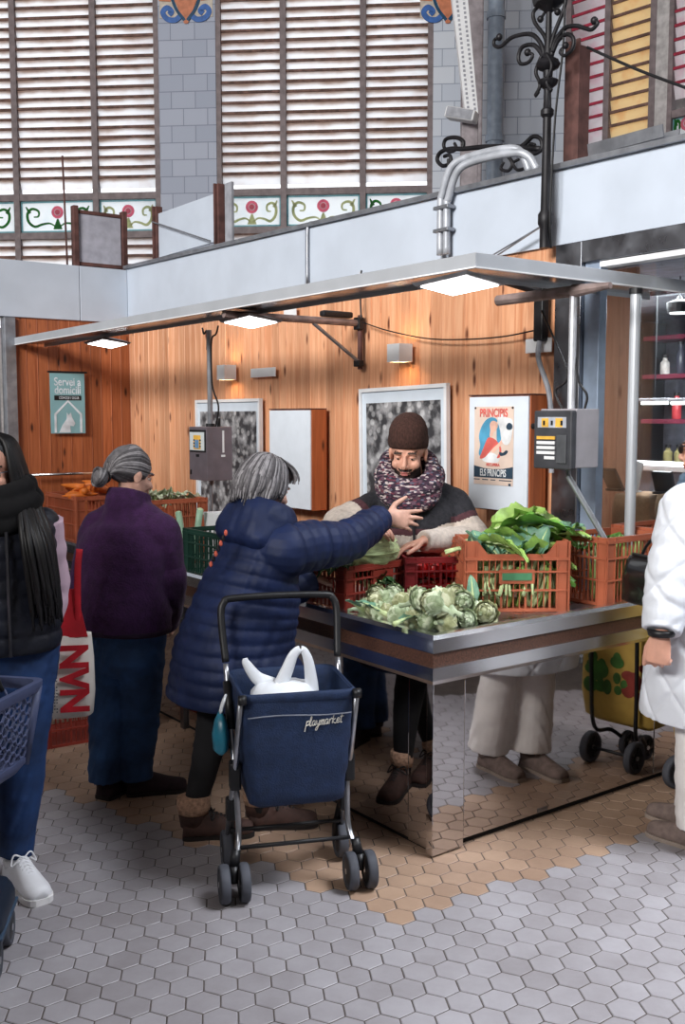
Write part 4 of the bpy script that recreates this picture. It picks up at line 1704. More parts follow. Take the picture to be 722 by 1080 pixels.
e0, e1 = ona(634, 400, NA + 0.35), ona(668, 400, NA + 0.35)
m = MB(STALL)
planks(m, (NA + 0.35, e0.y), (NA + 0.35, e1.y), 0.0, ZW - 0.03, -0.03, 0.12)
t = tag(m.build('wood_panel', wood('pinkish_board', rgb(206, 160, 138), rgb(180, 128, 108), rgb(110, 60, 48))), "tall pinkish wooden panel standing behind the neighbour's glass", 'panel')
M_sack = mat('brown_sackcloth', rgb(160, 126, 96), 0.9, var=0.2, bump=0.5, bscale=120)
def sack(px0, px1, py0, py1, a, lab):
    p, q = ona(px0, py1, a), ona(px1, py0, a)
    t = sthing('sack_crate', (a + 0.16, (p.y + q.y) / 2, 0.0), lab, 'sack', 'sackcloth bundles behind the glass')
    hw = abs(p.y - q.y) / 2
    m = MB()
    n = 20
    rings = []
    H_ = q.z
    for k, (f, g) in enumerate([(0, .94), (.3, .97), (.8, 1.0), (.95, 1.0), (1.0, .93), (1.005, .5)]):
        ring = []
        for i in range(n):
            an = 2 * PI * i / n
            c, s_ = math.cos(an), math.sin(an)
            ee = 0.42
            ring.append((0.17 * g * math.copysign(abs(c) ** ee, c), hw * g * math.copysign(abs(s_) ** ee, s_) , H_ * f + random.uniform(-.006, .006)))
        rings.append(ring)
    m.loft(rings)
    m.build('sackcloth', M_sack, t, smooth=True)
    m = MB()
    m.box((-0.176, -hw * 0.25, H_ * .55), (-0.168, hw * 0.3, H_ * .80))
    m.build('stitched_patch', mat('dark_sackcloth', rgb(134, 100, 72), 0.9), t)
    return H_


hs = sack(640, 675, 524, 600, NA + 0.06, 'brown sackcloth bundle behind glass left of the round steel post')
sack(684, 722, 524, 600, NA + 0.06, 'brown sackcloth bundle behind glass right of the round steel post')
e = ona(648, 520, NA + 0.2)
t = sthing('card_reader', (NA + 0.22, e.y, hs + 0.008), 'small black card reader standing on the left sackcloth bundle', 'card reader')
m = MB(Matrix.Rotation(R(-35), 4, 'Y'))
m.bbox((-0.012, -0.05, 0.01), (0.012, 0.05, 0.15), 0.005)
m.build('body', M_blackp, t)
m = MB()
m.bbox((-0.04, -0.05, 0), (0.04, 0.05, 0.015), 0.004)
m.build('stand', M_blackp, t)
e = ona(660, 515, NA + 0.2)
t = sthing('menu_card', (NA + 0.22, e.y - 0.03, hs + 0.008), 'white upright menu card standing on the left sackcloth bundle', 'card')
m = MB(Matrix.Rotation(R(12), 4, 'X'))
m.bbox((-0.004, -0.03, 0.006), (0.004, 0.03, 0.17), 0.001)
m.build('card', M_whitep, t)
m = MB()
m.bbox((-0.03, -0.035, 0), (0.03, 0.035, 0.007), 0.001)
m.build('foot', M_whitep, t)
e = ona(700, 510, NA + 0.2)
t = sthing('card_reader', (NA + 0.22, e.y, hs + 0.008), 'small dark terminal standing on the right sackcloth bundle', 'card reader')
m = MB(Matrix.Rotation(R(-20), 4, 'Y'))
m.bbox((-0.012, -0.06, 0.01), (0.012, 0.06, 0.13), 0.005)
m.build('body', M_blackp, t)
m = MB()
m.bbox((-0.04, -0.06, 0), (0.04, 0.06, 0.015), 0.004)
m.build('stand', M_blackp, t)
# shelving, counter and lights inside
t = sthing('shop_counter', (NA + 1.5, 0.9, 0), "grey counter inside the neighbour's glazed shop", 'counter')
m = MB()
m.bbox((-0.25, -1.3, 0), (0.25, 1.2, 1.30), 0.01)
m.build('body', mat('bluish_grey_laminate', rgb(140, 146, 162), 0.5), t)
m = MB()
m.bbox((-0.28, -1.33, 1.301), (0.28, 1.23, 1.34), 0.005)
m.build('top', M_whitep, t)
m = MB()
m.bbox((-0.262, -1.2, 1.02), (-0.2505, 1.1, 1.10), 0.001)
m.build('maroon_stripe', mat('maroon_trim', rgb(110, 40, 58), 0.5), t)
t = sthing('wall_shelving', (NA + 2.6, 2.0, 0), "dark shelving with maroon shelves on the back wall of the neighbour's shop", 'shelving')
for z in (0.9, 1.25, 1.6, 1.95, 2.25):
    m = MB()
    m.bbox((-0.15, -1.6, z), (0.15, 1.4, z + 0.035), 0.003)
    m.build('shelf', MATS['maroon_trim'] if z > 1.5 else M_grey, t)
for y in (-1.62, -0.6, 0.4, 1.42):
    m = MB()
    m.bbox((-0.16, y - 0.02, 0), (0.15, y + 0.02, 2.4), 0.003)
    m.build('upright', M_blackp, t)
random.seed(21)
cols = [rgb(180, 60, 66), rgb(210, 205, 200), rgb(60, 60, 72), rgb(150, 140, 96), rgb(90, 110, 140)]
for z in (0.936, 1.286, 1.636, 1.986):
    y = -1.5
    while y < 1.3:
        if abs(y + .6) > .1 and abs(y - .4) > .1 and random.random() < 0.75:
            k = random.randrange(5)
            hgt = random.uniform(.12, .24)
            j = sthing('jar', (NA + 2.55, 2.0 + y, z), "jar or bottle on the shelving behind the neighbour's glass", 'jar', 'jars on the neighbour shelving')
            m = MB()
            m.lathe([(.034, 0), (.038, .01), (.038, hgt * .7), (.02, hgt * .85), (.02, hgt)], 10)
            m.build('glass', mat('jar_colour_%d' % k, cols[k], 0.3), j, auto=40)
            m = MB()
            m.cyl((0, 0, hgt + .0005), (0, 0, hgt + .025), .024, seg=10)
            m.build('lid', M_blackp, j)
        y += random.uniform(.09, .16)
for k, (px, py, a) in enumerate([(655, 425, NA + 1.2), (690, 425, NA + 1.2), (722, 425, NA + 1.2)]):
    e = ona(px, py, a)
    t = sthing('tube_light', (a, e.y, e.z), ['white tube light behind the glass left of the steel post', 'white tube light behind the glass right of the steel post', 'white tube light behind the glass at the right edge'][k], 'light', 'tube lights inside the neighbour shop')
    m = MB()
    m.tube([(0, -0.10, 0), (0, 0.10, 0)], 0.011, 8)
    m.build('tube', emit('tube_white', (1.0, 0.97, 0.93), 3.0), t)
    m = MB()
    m.bbox((-0.02, -0.11, 0.0115), (0.02, 0.11, 0.03), 0.003)
    m.build('housing', M_grey, t)
    m = MB()
    m.tube([(0, 0, 0.03), (0, 0, ZW - 0.025 - e.z)], 0.004, 6)
    m.build('hanger', M_blackp, t)
e = ona(716, 330, NA + 0.9)
t = sthing('pendant_lamp', (NA + 0.9, e.y, e.z), "black pendant lamp inside the neighbour's shop at the right edge", 'lamp')
m = MB()
m.lathe([(.07, 0), (.075, .03), (.075, .06), (.02, .08), (.01, .1)], 16, cap=False)
m.build('shade', M_blackp, t)
m = MB()
m.lathe([(.055, -.004), (.06, .012)], 16)
m.build('bulb', MATS['tube_white'], t)
m = MB()
m.tube([(0, 0, .1), (0, 0, ZW - .025 - e.z)], 0.005, 6)
m.build('cord', M_blackp, t)
# ================================================================== CRATES AND PRODUCE
M_orange = mat('orange_crate_plastic', rgb(172, 94, 66), 0.5, var=0.12, scale=6)
M_redc = mat('brick_red_crate_plastic', rgb(142, 52, 40), 0.5, var=0.12, scale=6)
M_dred = mat('dark_red_crate_plastic', rgb(118, 28, 32), 0.5, var=0.12, scale=6)
M_greenc = mat('dark_green_crate_plastic', rgb(26, 62, 52), 0.5, var=0.12, scale=6)
M_tagg = mat('green_name_tag', rgb(74, 128, 92), 0.5, var=0.1)
TRAY = 0.831


def crate_side(L, H, low=0.0, label=None, tagm=None, corner=0.055, step=0.024):
    """lattice side standing on local XZ, x from 0 to L, thickness along +y."""
    g = MB()
    t = 0.012
    H0 = H - low
    g.box((0, 0, 0), (corner, t, H))
    g.box((L - corner, 0, 0), (L, t, H))
    for x in (0.0, corner - 0.006, L - corner, L - 0.006):
        g.box((x, -0.004, 0), (x + 0.006, -0.0005, H))
    g.box((corner, 0, 0), (L - corner, t, 0.014))
    g.box((corner, 0, H0 - 0.02), (L - corner, t, H0))
    g.box((0, -0.006, H0 - 0.026), (L, -0.0005, H0 - 0.014))
    for f in (0.36, 0.68):
        g.box((0, -0.006, H0 * f), (L, t, H0 * f + 0.007))
    if low > 0:
        for s, x0, x1 in ((0, corner, corner + low * .8), (1, L - corner - low * .8, L - corner)):
            a = [(x0, 0, H0), (x1, 0, H0), (x0 if s == 0 else x1, 0, H)]
            g.loft([[Vector(p) for p in a], [Vector((p[0], t, p[2])) for p in a]])
    n = int((L - 2 * corner) / step)
    for i in range(1, n):
        x = corner + (L - 2 * corner) * i / n
        wide = 0.009 if i % 4 == 0 else 0.0035
        g.box((x - wide / 2, 0.002, 0.014), (x + wide / 2, t - 0.002, H0 - 0.02))
    if label is not None:
        lw, lz = label
        g.box((L / 2 - lw / 2, -0.003, lz - 0.03), (L / 2 + lw / 2, 0.006, lz + 0.03))
    return g


def crate(origin, wz, L, Wd, H, m, lab, low=0.0, label=None, group=None, name='produce_crate', tags=False):
    """origin: world point of the front left bottom corner; wz: world heading of the front edge."""
    t = thing(name, origin, lab, 'crate', wz, group)
    for k, (x, y, rz, ln, lw) in enumerate([(0, 0, 0, L, low), (L, 0, PI / 2, Wd, 0), (L, Wd, PI, L, 0), (0, Wd, -PI / 2, Wd, 0)]):
        s_ = crate_side(ln, H, lw, label if k == 0 else None)
        o = s_.build('side', m, t)
        o.location = (x, y, 0)
        o.rotation_euler = (0, 0, rz)
        if k == 0 and tags and label:
            g = MB()
            g.bbox((L / 2 - label[0] * .42, -0.006, label[1] - 0.016), (L / 2 + label[0] * .42, -0.0032, label[1] + 0.016), 0.001)
            g.build('name_tag', M_tagg, o)
    g = MB()
    g.box((0.0125, 0.0125, 0.002), (L - 0.0125, Wd - 0.0125, 0.010))
    g.build('bottom', m, t)
    return t


cr_red = crate(W(0.085, 0.655, TRAY), TH + R(5), 0.44, 0.27, 0.19, M_redc, 'brick red crate with a big cabbage on the counter beside the navy coat', label=(0.12, 0.13))
cr_dark = crate(Vector((0.275, 4.41, TRAY)), R(8), 0.295, 0.20, 0.205, M_dred, 'dark red crate between the vendor and the artichokes')
cr_low = crate(Vector((0.512, 4.225, TRAY)), R(1.5), 0.445, 0.27, 0.30, M_orange, 'large orange crate with low cut front full of leafy bunches', low=0.055, label=(0.15, 0.15), tags=True)
cr_right = crate(W(1.055, 0.068, TRAY), TH, 0.37, 0.28, 0.30, M_orange, 'orange crate of long green stems at the right end of the counter, nearer the corner', label=None)
cr_far = crate(W(1.432, 0.068, TRAY), TH, 0.35, 0.28, 0.315, M_orange, 'orange crate half hidden by the white coat at the far right of the counter')
cr_back = crate(Vector((0.455, 4.60, TRAY)), R(4), 0.33, 0.20, 0.275, M_orange, 'orange crate standing behind the dark red crate beside the vendor')
cr_green = crate(W(0.07, 1.55, TRAY), TH, 0.42, 0.52, 0.235, M_greenc, 'dark green crate on the counter between the two older women')
cr_oback = crate(W(0.16, 2.62, TRAY), TH, 0.36, 0.50, 0.34, M_orange, 'orange crate seen over the shoulder of the purple fleece')
cr_fl = crate(W(-0.72, 2.1, 0), TH - R(4), 0.56, 0.36, 0.24, M_redc, 'brick red crate on the floor beside the tote bag')
cr_left = crate(W(0.10, 3.60, TRAY), TH, 0.36, 0.56, 0.30, M_orange, 'orange crate topped with carrots between the two women on the left')

# ---- leaves
M_leaf = mat('leaf_green', rgb(92, 142, 56), 0.45, var=0.3, scale=14, bump=0.3, bscale=40)
M_leaf_l = mat('leaf_light_green', rgb(146, 180, 92), 0.45, var=0.25, scale=14, bump=0.3, bscale=40)
M_leaf_d = mat('leaf_dark_green', rgb(44, 92, 38), 0.45, var=0.3, scale=14, bump=0.3, bscale=40)
M_leaf_b = mat('leaf_blue_green', rgb(104, 146, 122), 0.5, var=0.2, scale=14, bump=0.2, bscale=40)
M_stem = mat('pale_stem', rgb(186, 202, 148), 0.45, var=0.15, scale=8)
M_root = mat('straw_root', rgb(196, 176, 140), 0.8, var=0.2)


def leaf_mesh(L, Wd, bend, ruffle, seed, nx=8, ny=16, thick=0.0012, rib=True, oval=1.0):
    """a leaf along +y, face up +z, drooping by bend; returns bmesh builder with 2 material slots (blade, rib)."""
    rnd = random.Random(seed)
    ph = rnd.uniform(0, 6.28)
    g = MB()
    grid = []
    for j in range(ny + 1):
        f = j / ny
        w = Wd * (math.sin(PI * min(1, f ** (0.75 * oval))) ** 0.7) * (0.35 + 0.65 * min(1, f * 2.2)) + 0.006
        an = bend * f
        y = L * (math.sin(an) / bend if abs(bend) > 1e-3 else f)
        z = -L * ((1 - math.cos(an)) / bend if abs(bend) > 1e-3 else 0)
        row = []
        for i in range(nx + 1):
            u = i / nx * 2 - 1
            zz = z + 0.22 * w * u * u + ruffle * abs(u) ** 1.5 * math.sin(f * 19 + ph + u * 2.5) + ruffle * .4 * math.sin(f * 41 + u * 7 + ph)
            row.append(Vector((w * u * 0.5 * 1.05, y + ruffle * 0.5 * math.sin(f * 13 + u * 5), zz)))
        grid.append(row)
    for side in (0, 1):
        off = Vector((0, 0, -thick * side))
        vs = [[g._v(p + off) for p in row] for row in grid]
        for j in range(ny):
            for i in range(nx):
                q = [vs[j][i], vs[j][i + 1], vs[j + 1][i + 1], vs[j + 1][i]]
                g._f(q if side == 0 else list(reversed(q)))
    if rib:
        g.mi = 1
        mid = [grid[j][nx // 2] + Vector((0, 0, 0.0005)) for j in range(ny)]
        g.tube([Vector((0, -L * 0.25, mid[0].z + 0.002))] + mid, [0.011] + [0.0085 * (1 - j / ny) + 0.001 for j in range(ny)], 6)
    return g


def leafbunch(loc, rz, lab, n, L, Wd, spread, pitch, m, seed, stemL=0.16, cat='greens', name='leafy_bunch', group=None, bend=0.9, ruffle=0.008, oval=1.0, stems=True, mats2=None):
    """leaves fanning from a tied foot; pitch = elevation of the middle leaf above horizontal."""
    rnd = random.Random(seed)
    t = thing(name, loc, lab, cat, rz, group)
    for k in range(n):
        f = (k + .5) / n * 2 - 1
        mm = m if not mats2 else rnd.choice([m] + mats2)
        g = leaf_mesh(L * rnd.uniform(.8, 1.12), Wd * rnd.uniform(.8, 1.15), bend * rnd.uniform(.5, 1.4), ruffle * rnd.uniform(.6, 1.5), seed * 31 + k, oval=oval)
        o = g.build('leaf', [mm, M_stem], t, smooth=True)
        o.rotation_euler = (Euler((pitch + rnd.uniform(-.35, .35), 0, 0)).to_matrix().to_4x4()).to_euler()
        R_ = Matrix.Rotation(-f * spread + rnd.uniform(-.15, .15), 4, 'Z') @ Matrix.Rotation(pitch + rnd.uniform(-.3, .3), 4, 'X') @ Matrix.Rotation(rnd.uniform(-.5, .5), 4, 'Y')
        o.rotation_euler = R_.to_euler()
        o.location = (R_ @ Vector((0, L * 0.18, 0))) + Vector((f * 0.015, 0, rnd.uniform(0, .02)))
    if stems:
        for k in range(5):
            g = MB()
            a = rnd.uniform(-.2, .2)
            R2 = Matrix.Rotation(pitch * .8 + rnd.uniform(-.15, .15), 4, 'X')
            p1 = R2 @ Vector((a * .2, -stemL, 0))
            g.tube([Vector((a * .12, L * .12, 0)), (R2 @ Vector((a * .1, -stemL * .4, 0))), p1], [0.0075, 0.007, 0.005], 7)
            g.build('stem', M_stem, t, smooth=True)
    return t


# leafy bunches lying across the low-fronted crate, roots to the left
CL = Vector((0.512, 4.225, TRAY))
zc = TRAY + 0.27
bl = [((0.10, 0.22, 0.005), -80, 'leafy', M_leaf, 7, 0.32, 0.18, 0.5, .30, 'green leafy bunch lying topmost on the low-fronted orange crate, leaf curling up', 0.014),
      ((0.02, 0.15, -0.01), -95, 'leafy', M_leaf_l, 6, 0.26, 0.13, 0.45, .22, 'pale green bunch with its bare roots towards the vendor', 0.010),
      ((0.15, 0.14, -0.03), -75, 'leafy', M_leaf, 6, 0.30, 0.20, 0.6, .15, 'green leafy bunch in the middle of the low-fronted crate', 0.014),
      ((0.27, 0.16, -0.03), -60, 'leafy', M_leaf_l, 6, 0.25, 0.17, 0.7, .30, 'light green bunch at the right of the low-fronted crate', 0.012)]
for k, (off, az, _, mm, n, L, wd, sp, pit, lab, ruf) in enumerate(bl):
    leafbunch(Vector((CL.x + off[0], CL.y + off[1], zc + off[2])), R(az), lab, n, L, wd, sp, pit, mm, 40 + k, group=None, ruffle=ruf, stemL=.09, mats2=[M_leaf_l, M_leaf] if k != 1 else [M_leaf_l])
for k, (dx, dy) in enumerate([(0.10, 0.07), (0.19, 0.055), (0.29, 0.06)]):
    leafbunch(Vector((CL.x + dx, CL.y + dy, TRAY + 0.165)), R([12, -8, -25][k]), ['blue-green collard head at the left of the low crate front', 'blue-green collard head in the middle of the low crate front', 'blue-green collard head at the right of the low crate front'][k], 5, 0.16, 0.13, 1.2, R(62), M_leaf_b, 60 + k, stemL=0.12, cat='greens', name='collard_head', bend=0.7, ruffle=0.004)
leafbunch(Vector((CL.x + 0.38, CL.y + 0.16, zc - 0.06)), R(-15), 'blue-green collard head standing at the right corner of the low-fronted crate', 6, 0.19, 0.13, 1.3, R(60), M_leaf_b, 67, name='collard_head', bend=0.8, ruffle=0.005)
# long stems standing in the orange crates
def stems_in(origin, wz, L, Wd, n, h, lab, seed, m=M_stem, crossed=0.3):
    rnd = random.Random(seed)
    t = thing('stem_bundle', origin, lab, 'vegetable', wz)
    for k in range(n):
        x, y = rnd.uniform(0.03, L - 0.03), rnd.uniform(0.03, Wd - 0.03)
        x2 = min(max(x + rnd.uniform(-crossed, crossed) * h, 0.03), L - .03)
        g = MB()
        hh = h * rnd.uniform(.75, 1.05)
        g.tube(bez([(x, y, 0.014), ((x + x2) / 2 + rnd.uniform(-.01, .01), y, hh * .5), (x2, y, hh)], 3), [rnd.uniform(.006, .010)] * 7, 6)
        g.build('stem', m if rnd.random() < .7 else M_leaf_l, t, smooth=True)
    return t


stems_in(CL, R(1.5), 0.44, 0.16, 34, 0.22, 'bundle of pale stems inside the low-fronted orange crate', 5)
stems_in(W(1.055, 0.068, TRAY), TH, 0.36, 0.16, 26, 0.25, 'bundle of green stems in the orange crate at the right of the counter', 6, mat('green_stalk', rgb(150, 172, 108), 0.5, var=0.2))
for k, (a, b) in enumerate([(1.13, 0.2), (1.25, 0.2), (1.35, 0.2)]):
    leafbunch(W(a, b, TRAY + 0.20), TH + R([20, -10, -30][k]), ['small leafy tuft at the left of the right-hand orange crate', 'small leafy tuft in the middle of the right-hand orange crate', 'small leafy tuft at the right of the right-hand orange crate'][k], 5, 0.10, 0.07, 1.4, R(45), M_leaf, 80 + k, stems=False, name='leaf_tuft')

# pointed cabbage and its leaves on the brick red crate
def cabbage(loc, rz, r, L, lab, seed, m):
    t = thing('cabbage', loc, lab, 'cabbage', rz)
    g = MB()
    n = 28
    rings = []
    for j in range(15):
        f = j / 14
        rad = r * (math.sin(PI * (0.06 + 0.94 * f) ** 0.8) ** 0.62) if f < 1 else 0.004
        rings.append([(f * L - L / 2, rad * (1 + .025 * math.sin(5 * a_ + f * 9)) * math.cos(a_), rad * (1 + .03 * math.sin(4 * a_ - f * 7)) * math.sin(a_)) for a_ in [2 * PI * i / n for i in range(n)]])
    g.loft(rings)
    g.build('heart', m, t, smooth=True)
    rnd = random.Random(seed)
    for k in range(6):
        a0 = k * 2 * PI / 6 + rnd.uniform(-.3, .3)
        gg = MB()
        ny, nx = 12, 8
        grid = []
        for j in range(ny + 1):
            f = j / ny * 0.88 + 0.02
            rad = r * (math.sin(PI * (0.06 + 0.94 * f) ** 0.8) ** 0.62) + 0.004 + 0.012 * (j / ny) ** 3
            row = []
            for i in range(nx + 1):
                u = i / nx * 2 - 1
                a_ = a0 + u * 0.75 * math.sin(PI * min(1, .12 + .8 * j / ny)) ** .5
                rr_ = rad + 0.003 * math.cos(u * 9) * (1 - abs(u)) + 0.004 * u * u * math.sin(f * 22 + k)
                row.append((f * L - L / 2, rr_ * math.cos(a_), rr_ * math.sin(a_)))
            grid.append(row)
        for side in (0, 1):
            vs = [[gg._v(Vector(p) * (1 if side == 0 else .992)) for p in row] for row in grid]
            for j in range(ny):
                for i in range(nx):
                    q = [vs[j][i], vs[j][i + 1], vs[j + 1][i + 1], vs[j + 1][i]]
                    gg._f(q if side == 0 else list(reversed(q)))
        gg.mi = 1
        gg.tube([Vector(grid[j][nx // 2]) * 1.01 for j in range(ny)], [0.006 * (1 - j / ny) + .001 for j in range(ny)], 6)
        gg.build('outer_leaf', [m, M_stem], t, smooth=True)
    return t


M_cab = mat('cabbage_green', rgb(196, 212, 160), 0.45, var=0.22, scale=6, stretch=(2, 9, 9), bump=0.6, bscale=14)
c_ = W(0.315, 0.75, TRAY + 0.235)
cabbage(c_, TH + R(4), 0.088, 0.27, 'big pale green pointed cabbage lying on the brick red crate', 3, M_cab)
for k, (a, b, rz, lab, mm) in enumerate([(0.14, 0.80, 30, 'bright green leafy head beside the big cabbage', M_leaf), (0.12, 0.74, 75, 'dark green leafy head at the left end of the brick red crate', M_leaf_d), (0.24, 0.69, -40, 'dark green leaves hanging inside the front of the brick red crate', M_leaf_d)]):
    leafbunch(W(a, b, TRAY + [0.17, .15, .08][k]), TH + R(rz), lab, 8, 0.11, 0.085, 1.6, R(35), mm, 90 + k, stems=False, name='lettuce', ruffle=0.012, bend=1.2)

# red peppers in the dark red crate
def pepper(loc, rz, r, lab):
    t = thing('red_pepper', loc, lab, 'pepper', rz, 'red peppers in the dark red crate')
    g = MB()
    g.loft([[(rr_ * (1 + .10 * math.cos(4 * a_)) * math.cos(a_), rr_ * (1 + .10 * math.cos(4 * a_)) * math.sin(a_), z) for a_ in [2 * PI * i / 20 for i in range(20)]] for rr_, z in [(r * .3, 0), (r * .8, r * .1), (r, r * .7), (r * 1.02, r * 1.3), (r * .8, r * 1.75), (r * .35, r * 1.72), (r * .1, r * 1.6)]])
    g.build('flesh', mat('pepper_red', rgb(178, 34, 34), 0.25, var=0.2), t, smooth=True)
    g = MB()
    g.tube([(0, 0, r * 1.6), (0.004, 0, r * 2.1)], [.007, .005], 7)
    g.build('stalk', M_leaf_d, t)
    return t


CDk = Matrix.Translation((0.275, 4.41, TRAY)) @ Matrix.Rotation(R(8), 4, 'Z')
names = iter(['left front', 'middle front', 'right front', 'left back', 'middle back', 'right back'])
random.seed(3)
for z, lab in ((0.012, 'red pepper at the bottom of the dark red crate'), (0.105, 'red pepper lying near the top of the dark red crate')):
    for iy in range(2):
        for ix in range(3):
            p = CDk @ Vector((0.062 + ix * 0.085 + random.uniform(-.006, .006), 0.06 + iy * 0.082, z))
            pepper(p, random.uniform(0, 6), 0.040 + random.uniform(-.003, .002), lab)

# artichokes
def artichoke_mat(name, c0, c1, tip):
    m, nt, b, L = nodes_of(name)
    g_ = N(nt, 'ShaderNodeNewGeometry')
    tc = N(nt, 'ShaderNodeTexCoord')
    nz = N(nt, 'ShaderNodeTexNoise')
    nz.inputs['Scale'].default_value = 35
    L.new(tc.outputs['Object'], nz.inputs['Vector'])
    md = N(nt, 'ShaderNodeMath', operation='MULTIPLY_ADD')
    L.new(g_.outputs['Random Per Island'], md.inputs[0])
    md.inputs[1].default_value = 0.6
    L.new(nz.outputs['Fac'], md.inputs[2])
    rp = N(nt, 'ShaderNodeValToRGB')
    rp.color_ramp.elements[0].color = (*c0, 1)
    rp.color_ramp.elements[0].position = 0.4
    rp.color_ramp.elements[1].color = (*tip, 1)
    rp.color_ramp.elements[1].position = 1.1
    e_ = rp.color_ramp.elements.new(0.75)
    e_.color = (*c1, 1)
    L.new(md.outputs[0], rp.inputs[0])
    L.new(rp.outputs[0], b.inputs['Base Color'])
    b.inputs['Roughness'].default_value = 0.65
    MATS[name] = m
    return m


M_bract = artichoke_mat('artichoke_bract_green', rgb(112, 128, 88), rgb(168, 184, 148), rgb(206, 214, 186))
M_bract2 = artichoke_mat('artichoke_bract_olive', rgb(116, 120, 76), rgb(170, 174, 132), rgb(208, 210, 176))
M_art = mat('artichoke_green', rgb(182, 196, 166), 0.65, var=0.18, scale=25, col2=rgb(132, 148, 112))
M_art2 = mat('artichoke_olive', rgb(182, 186, 152), 0.65, var=0.18, scale=25, col2=rgb(132, 138, 98))


def artichoke_meshes(seed, m):
    rnd = random.Random(seed)
    r, L = 0.037, 0.078
    prof = lambda f: r * (math.sin(PI * (0.10 + 0.87 * f)) ** 0.75)
    core = MB()
    core.loft([[(prof(f) * .86 * math.cos(2 * PI * i / 14), prof(f) * .86 * math.sin(2 * PI * i / 14), f * L) for i in range(14)] for f in [0, .15, .35, .55, .75, .9, 1.0]])
    br = MB()
    for row in range(7):
        f0 = 0.02 + row * 0.125
        n = [8, 9, 9, 8, 8, 7, 5][row]
        for k in range(n):
            a0 = 2 * PI * (k + .5 * (row % 2)) / n + rnd.uniform(-.08, .08)
            half = PI / n * 1.25
            rows = []
            for j, (df, wf, ex) in enumerate([(0, .85, .0), (.12, 1.0, .0045), (.24, .74, .0085), (.33, .08, .0125)]):
                f = min(f0 + df, 1.06)
                rad = prof(min(f, .99)) + ex - 0.002 + (0.004 if row < 2 and j == 3 else 0)
                rows.append([(rad * math.cos(a0 + u * half * wf) , rad * math.sin(a0 + u * half * wf), f * L) for u in (-1, -.35, .35, 1)])
            vs = [[br._v(p) for p in rw] for rw in rows]
            vi = [[br._v(Vector(p) * .965) for p in rw] for rw in rows]
            for j in range(3):
                for i in range(3):
                    br._f([vs[j][i], vs[j][i + 1], vs[j + 1][i + 1], vs[j + 1][i]])
                    br._f([vi[j][i], vi[j + 1][i], vi[j + 1][i + 1], vi[j][i + 1]])
    st = MB()
    st.tube([(0, 0, -0.048), (0.004, 0, -0.024), (0, 0, 0.004)], [.0085, .008, .013], 8)
    return core, br, st


protos = []
for s_ in range(4):
    co, br, st = artichoke_meshes(s_, M_art)
    t = thing('artichoke', (0, 0, 0), '', 'artichoke', 0, 'artichokes heaped at the counter corner')
    mm = [M_art, M_art2, M_art, M_art2][s_]
    co.build('heart', mm, t, smooth=True)
    br.build('bracts', M_bract if s_ % 2 == 0 else M_bract2, t)
    st.build('stem', M_art, t)
    protos.append(t)
random.seed(12)
spots = []
rowsA = [(362, 654, 0), (383, 653, 0), (405, 655, 0), (428, 658, 0), (450, 659, 0), (470, 659, 0), (492, 657, 0), (512, 650, 0),
         (372, 646, 0), (394, 645, 0), (416, 647, 0), (438, 650, 0), (460, 650, 0), (482, 649, 0), (502, 648, 0),
         (384, 638, 1), (404, 636, 1), (424, 638, 1), (446, 641, 1), (468, 640, 1), (488, 638, 1),
         (396, 630, 1), (414, 631, 1), (440, 633, 1), (462, 632, 1), (480, 630, 1),
         (455, 642, 2), (475, 640, 2), (410, 640, 2), (430, 641, 2)]
words = ['at the left end of the front row', 'second along the front row from the left', 'third along the front row from the left', 'left of the counter corner in the front row', 'right at the counter corner in the front row', 'first right of the counter corner in the front row', 'second right of the counter corner in the front row', 'at the right end beside the orange crate',
         'second row at its left end', 'second row, second from the left', 'second row, third from the left', 'second row left of the counter corner', 'second row behind the counter corner', 'second row right of the counter corner', 'second row at its right end',
         'middle row at its left end', 'middle row, second from the left', 'middle row, third from the left', 'middle row behind the counter corner', 'middle row right of the corner', 'middle row at its right end',
         'back row before the brick red crate at left', 'back row before the brick red crate at right', 'back row before the dark red crate at left', 'back row before the middle of the dark red crate', 'back row before the dark red crate at right',
         'topmost of the heap above the counter corner', 'topmost of the heap at its right', 'topmost of the heap at its left', 'topmost of the heap left of the corner']
for k, (px, py, lv) in enumerate(rowsA):
    z = TRAY + 0.034 + lv * 0.042
    q = onz(px, py - 2, z)
    q.x = max(q.x, 0.088)
    q.y = max(q.y, 0.088)
    o = protos[k % 4] if k < 4 else copy_tree(protos[k % 4])
    sc_ = random.uniform(.9, 1.14)
    if k == 27:
        sc_ = 1.25
    o.scale = (sc_,) * 3
    az = random.uniform(0, 2 * PI)
    tilt = random.uniform(R(55), R(105))
    T = Matrix.Rotation(az, 4, 'Z') @ Matrix.Rotation(tilt, 4, 'X') @ Matrix.Rotation(random.uniform(0, 6), 4, 'Z')
    o.rotation_euler = T.to_euler()
    ctr = T @ Vector((0, 0, 0.036 * sc_))
    o.location = W(q.x, q.y, z + 0.004) - ctr
    o['label'] = 'green artichoke ' + words[k]
# leaves and stalks among the artichokes
for k, (px, py, rz, pit, L, lab) in enumerate([(499, 640, 5, 75, .14, 'upright grey-green artichoke leaf leaning on the orange crate'), (404, 645, 60, 25, .13, 'grey-green artichoke leaf lying among the heap at left'), (420, 655, -50, 15, .10, 'short cut artichoke leaf lying near the counter corner'), (380, 640, 130, 35, .09, 'artichoke leaf poking up at the left of the heap')]):
    q = onz(px, py, TRAY + .05)
    g = leaf_mesh(L, .045, .3, .003, 300 + k, oval=1.0)
    o = g.build('artichoke_leaf', [M_leaf_b, M_stem], None, smooth=True)
    tag(o, lab, 'leaf')
    o.location = W(q.x, q.y, TRAY + .045)
    o.rotation_euler = (Matrix.Rotation(R(rz), 4, 'Z') @ Matrix.Rotation(R(pit), 4, 'X')).to_euler()

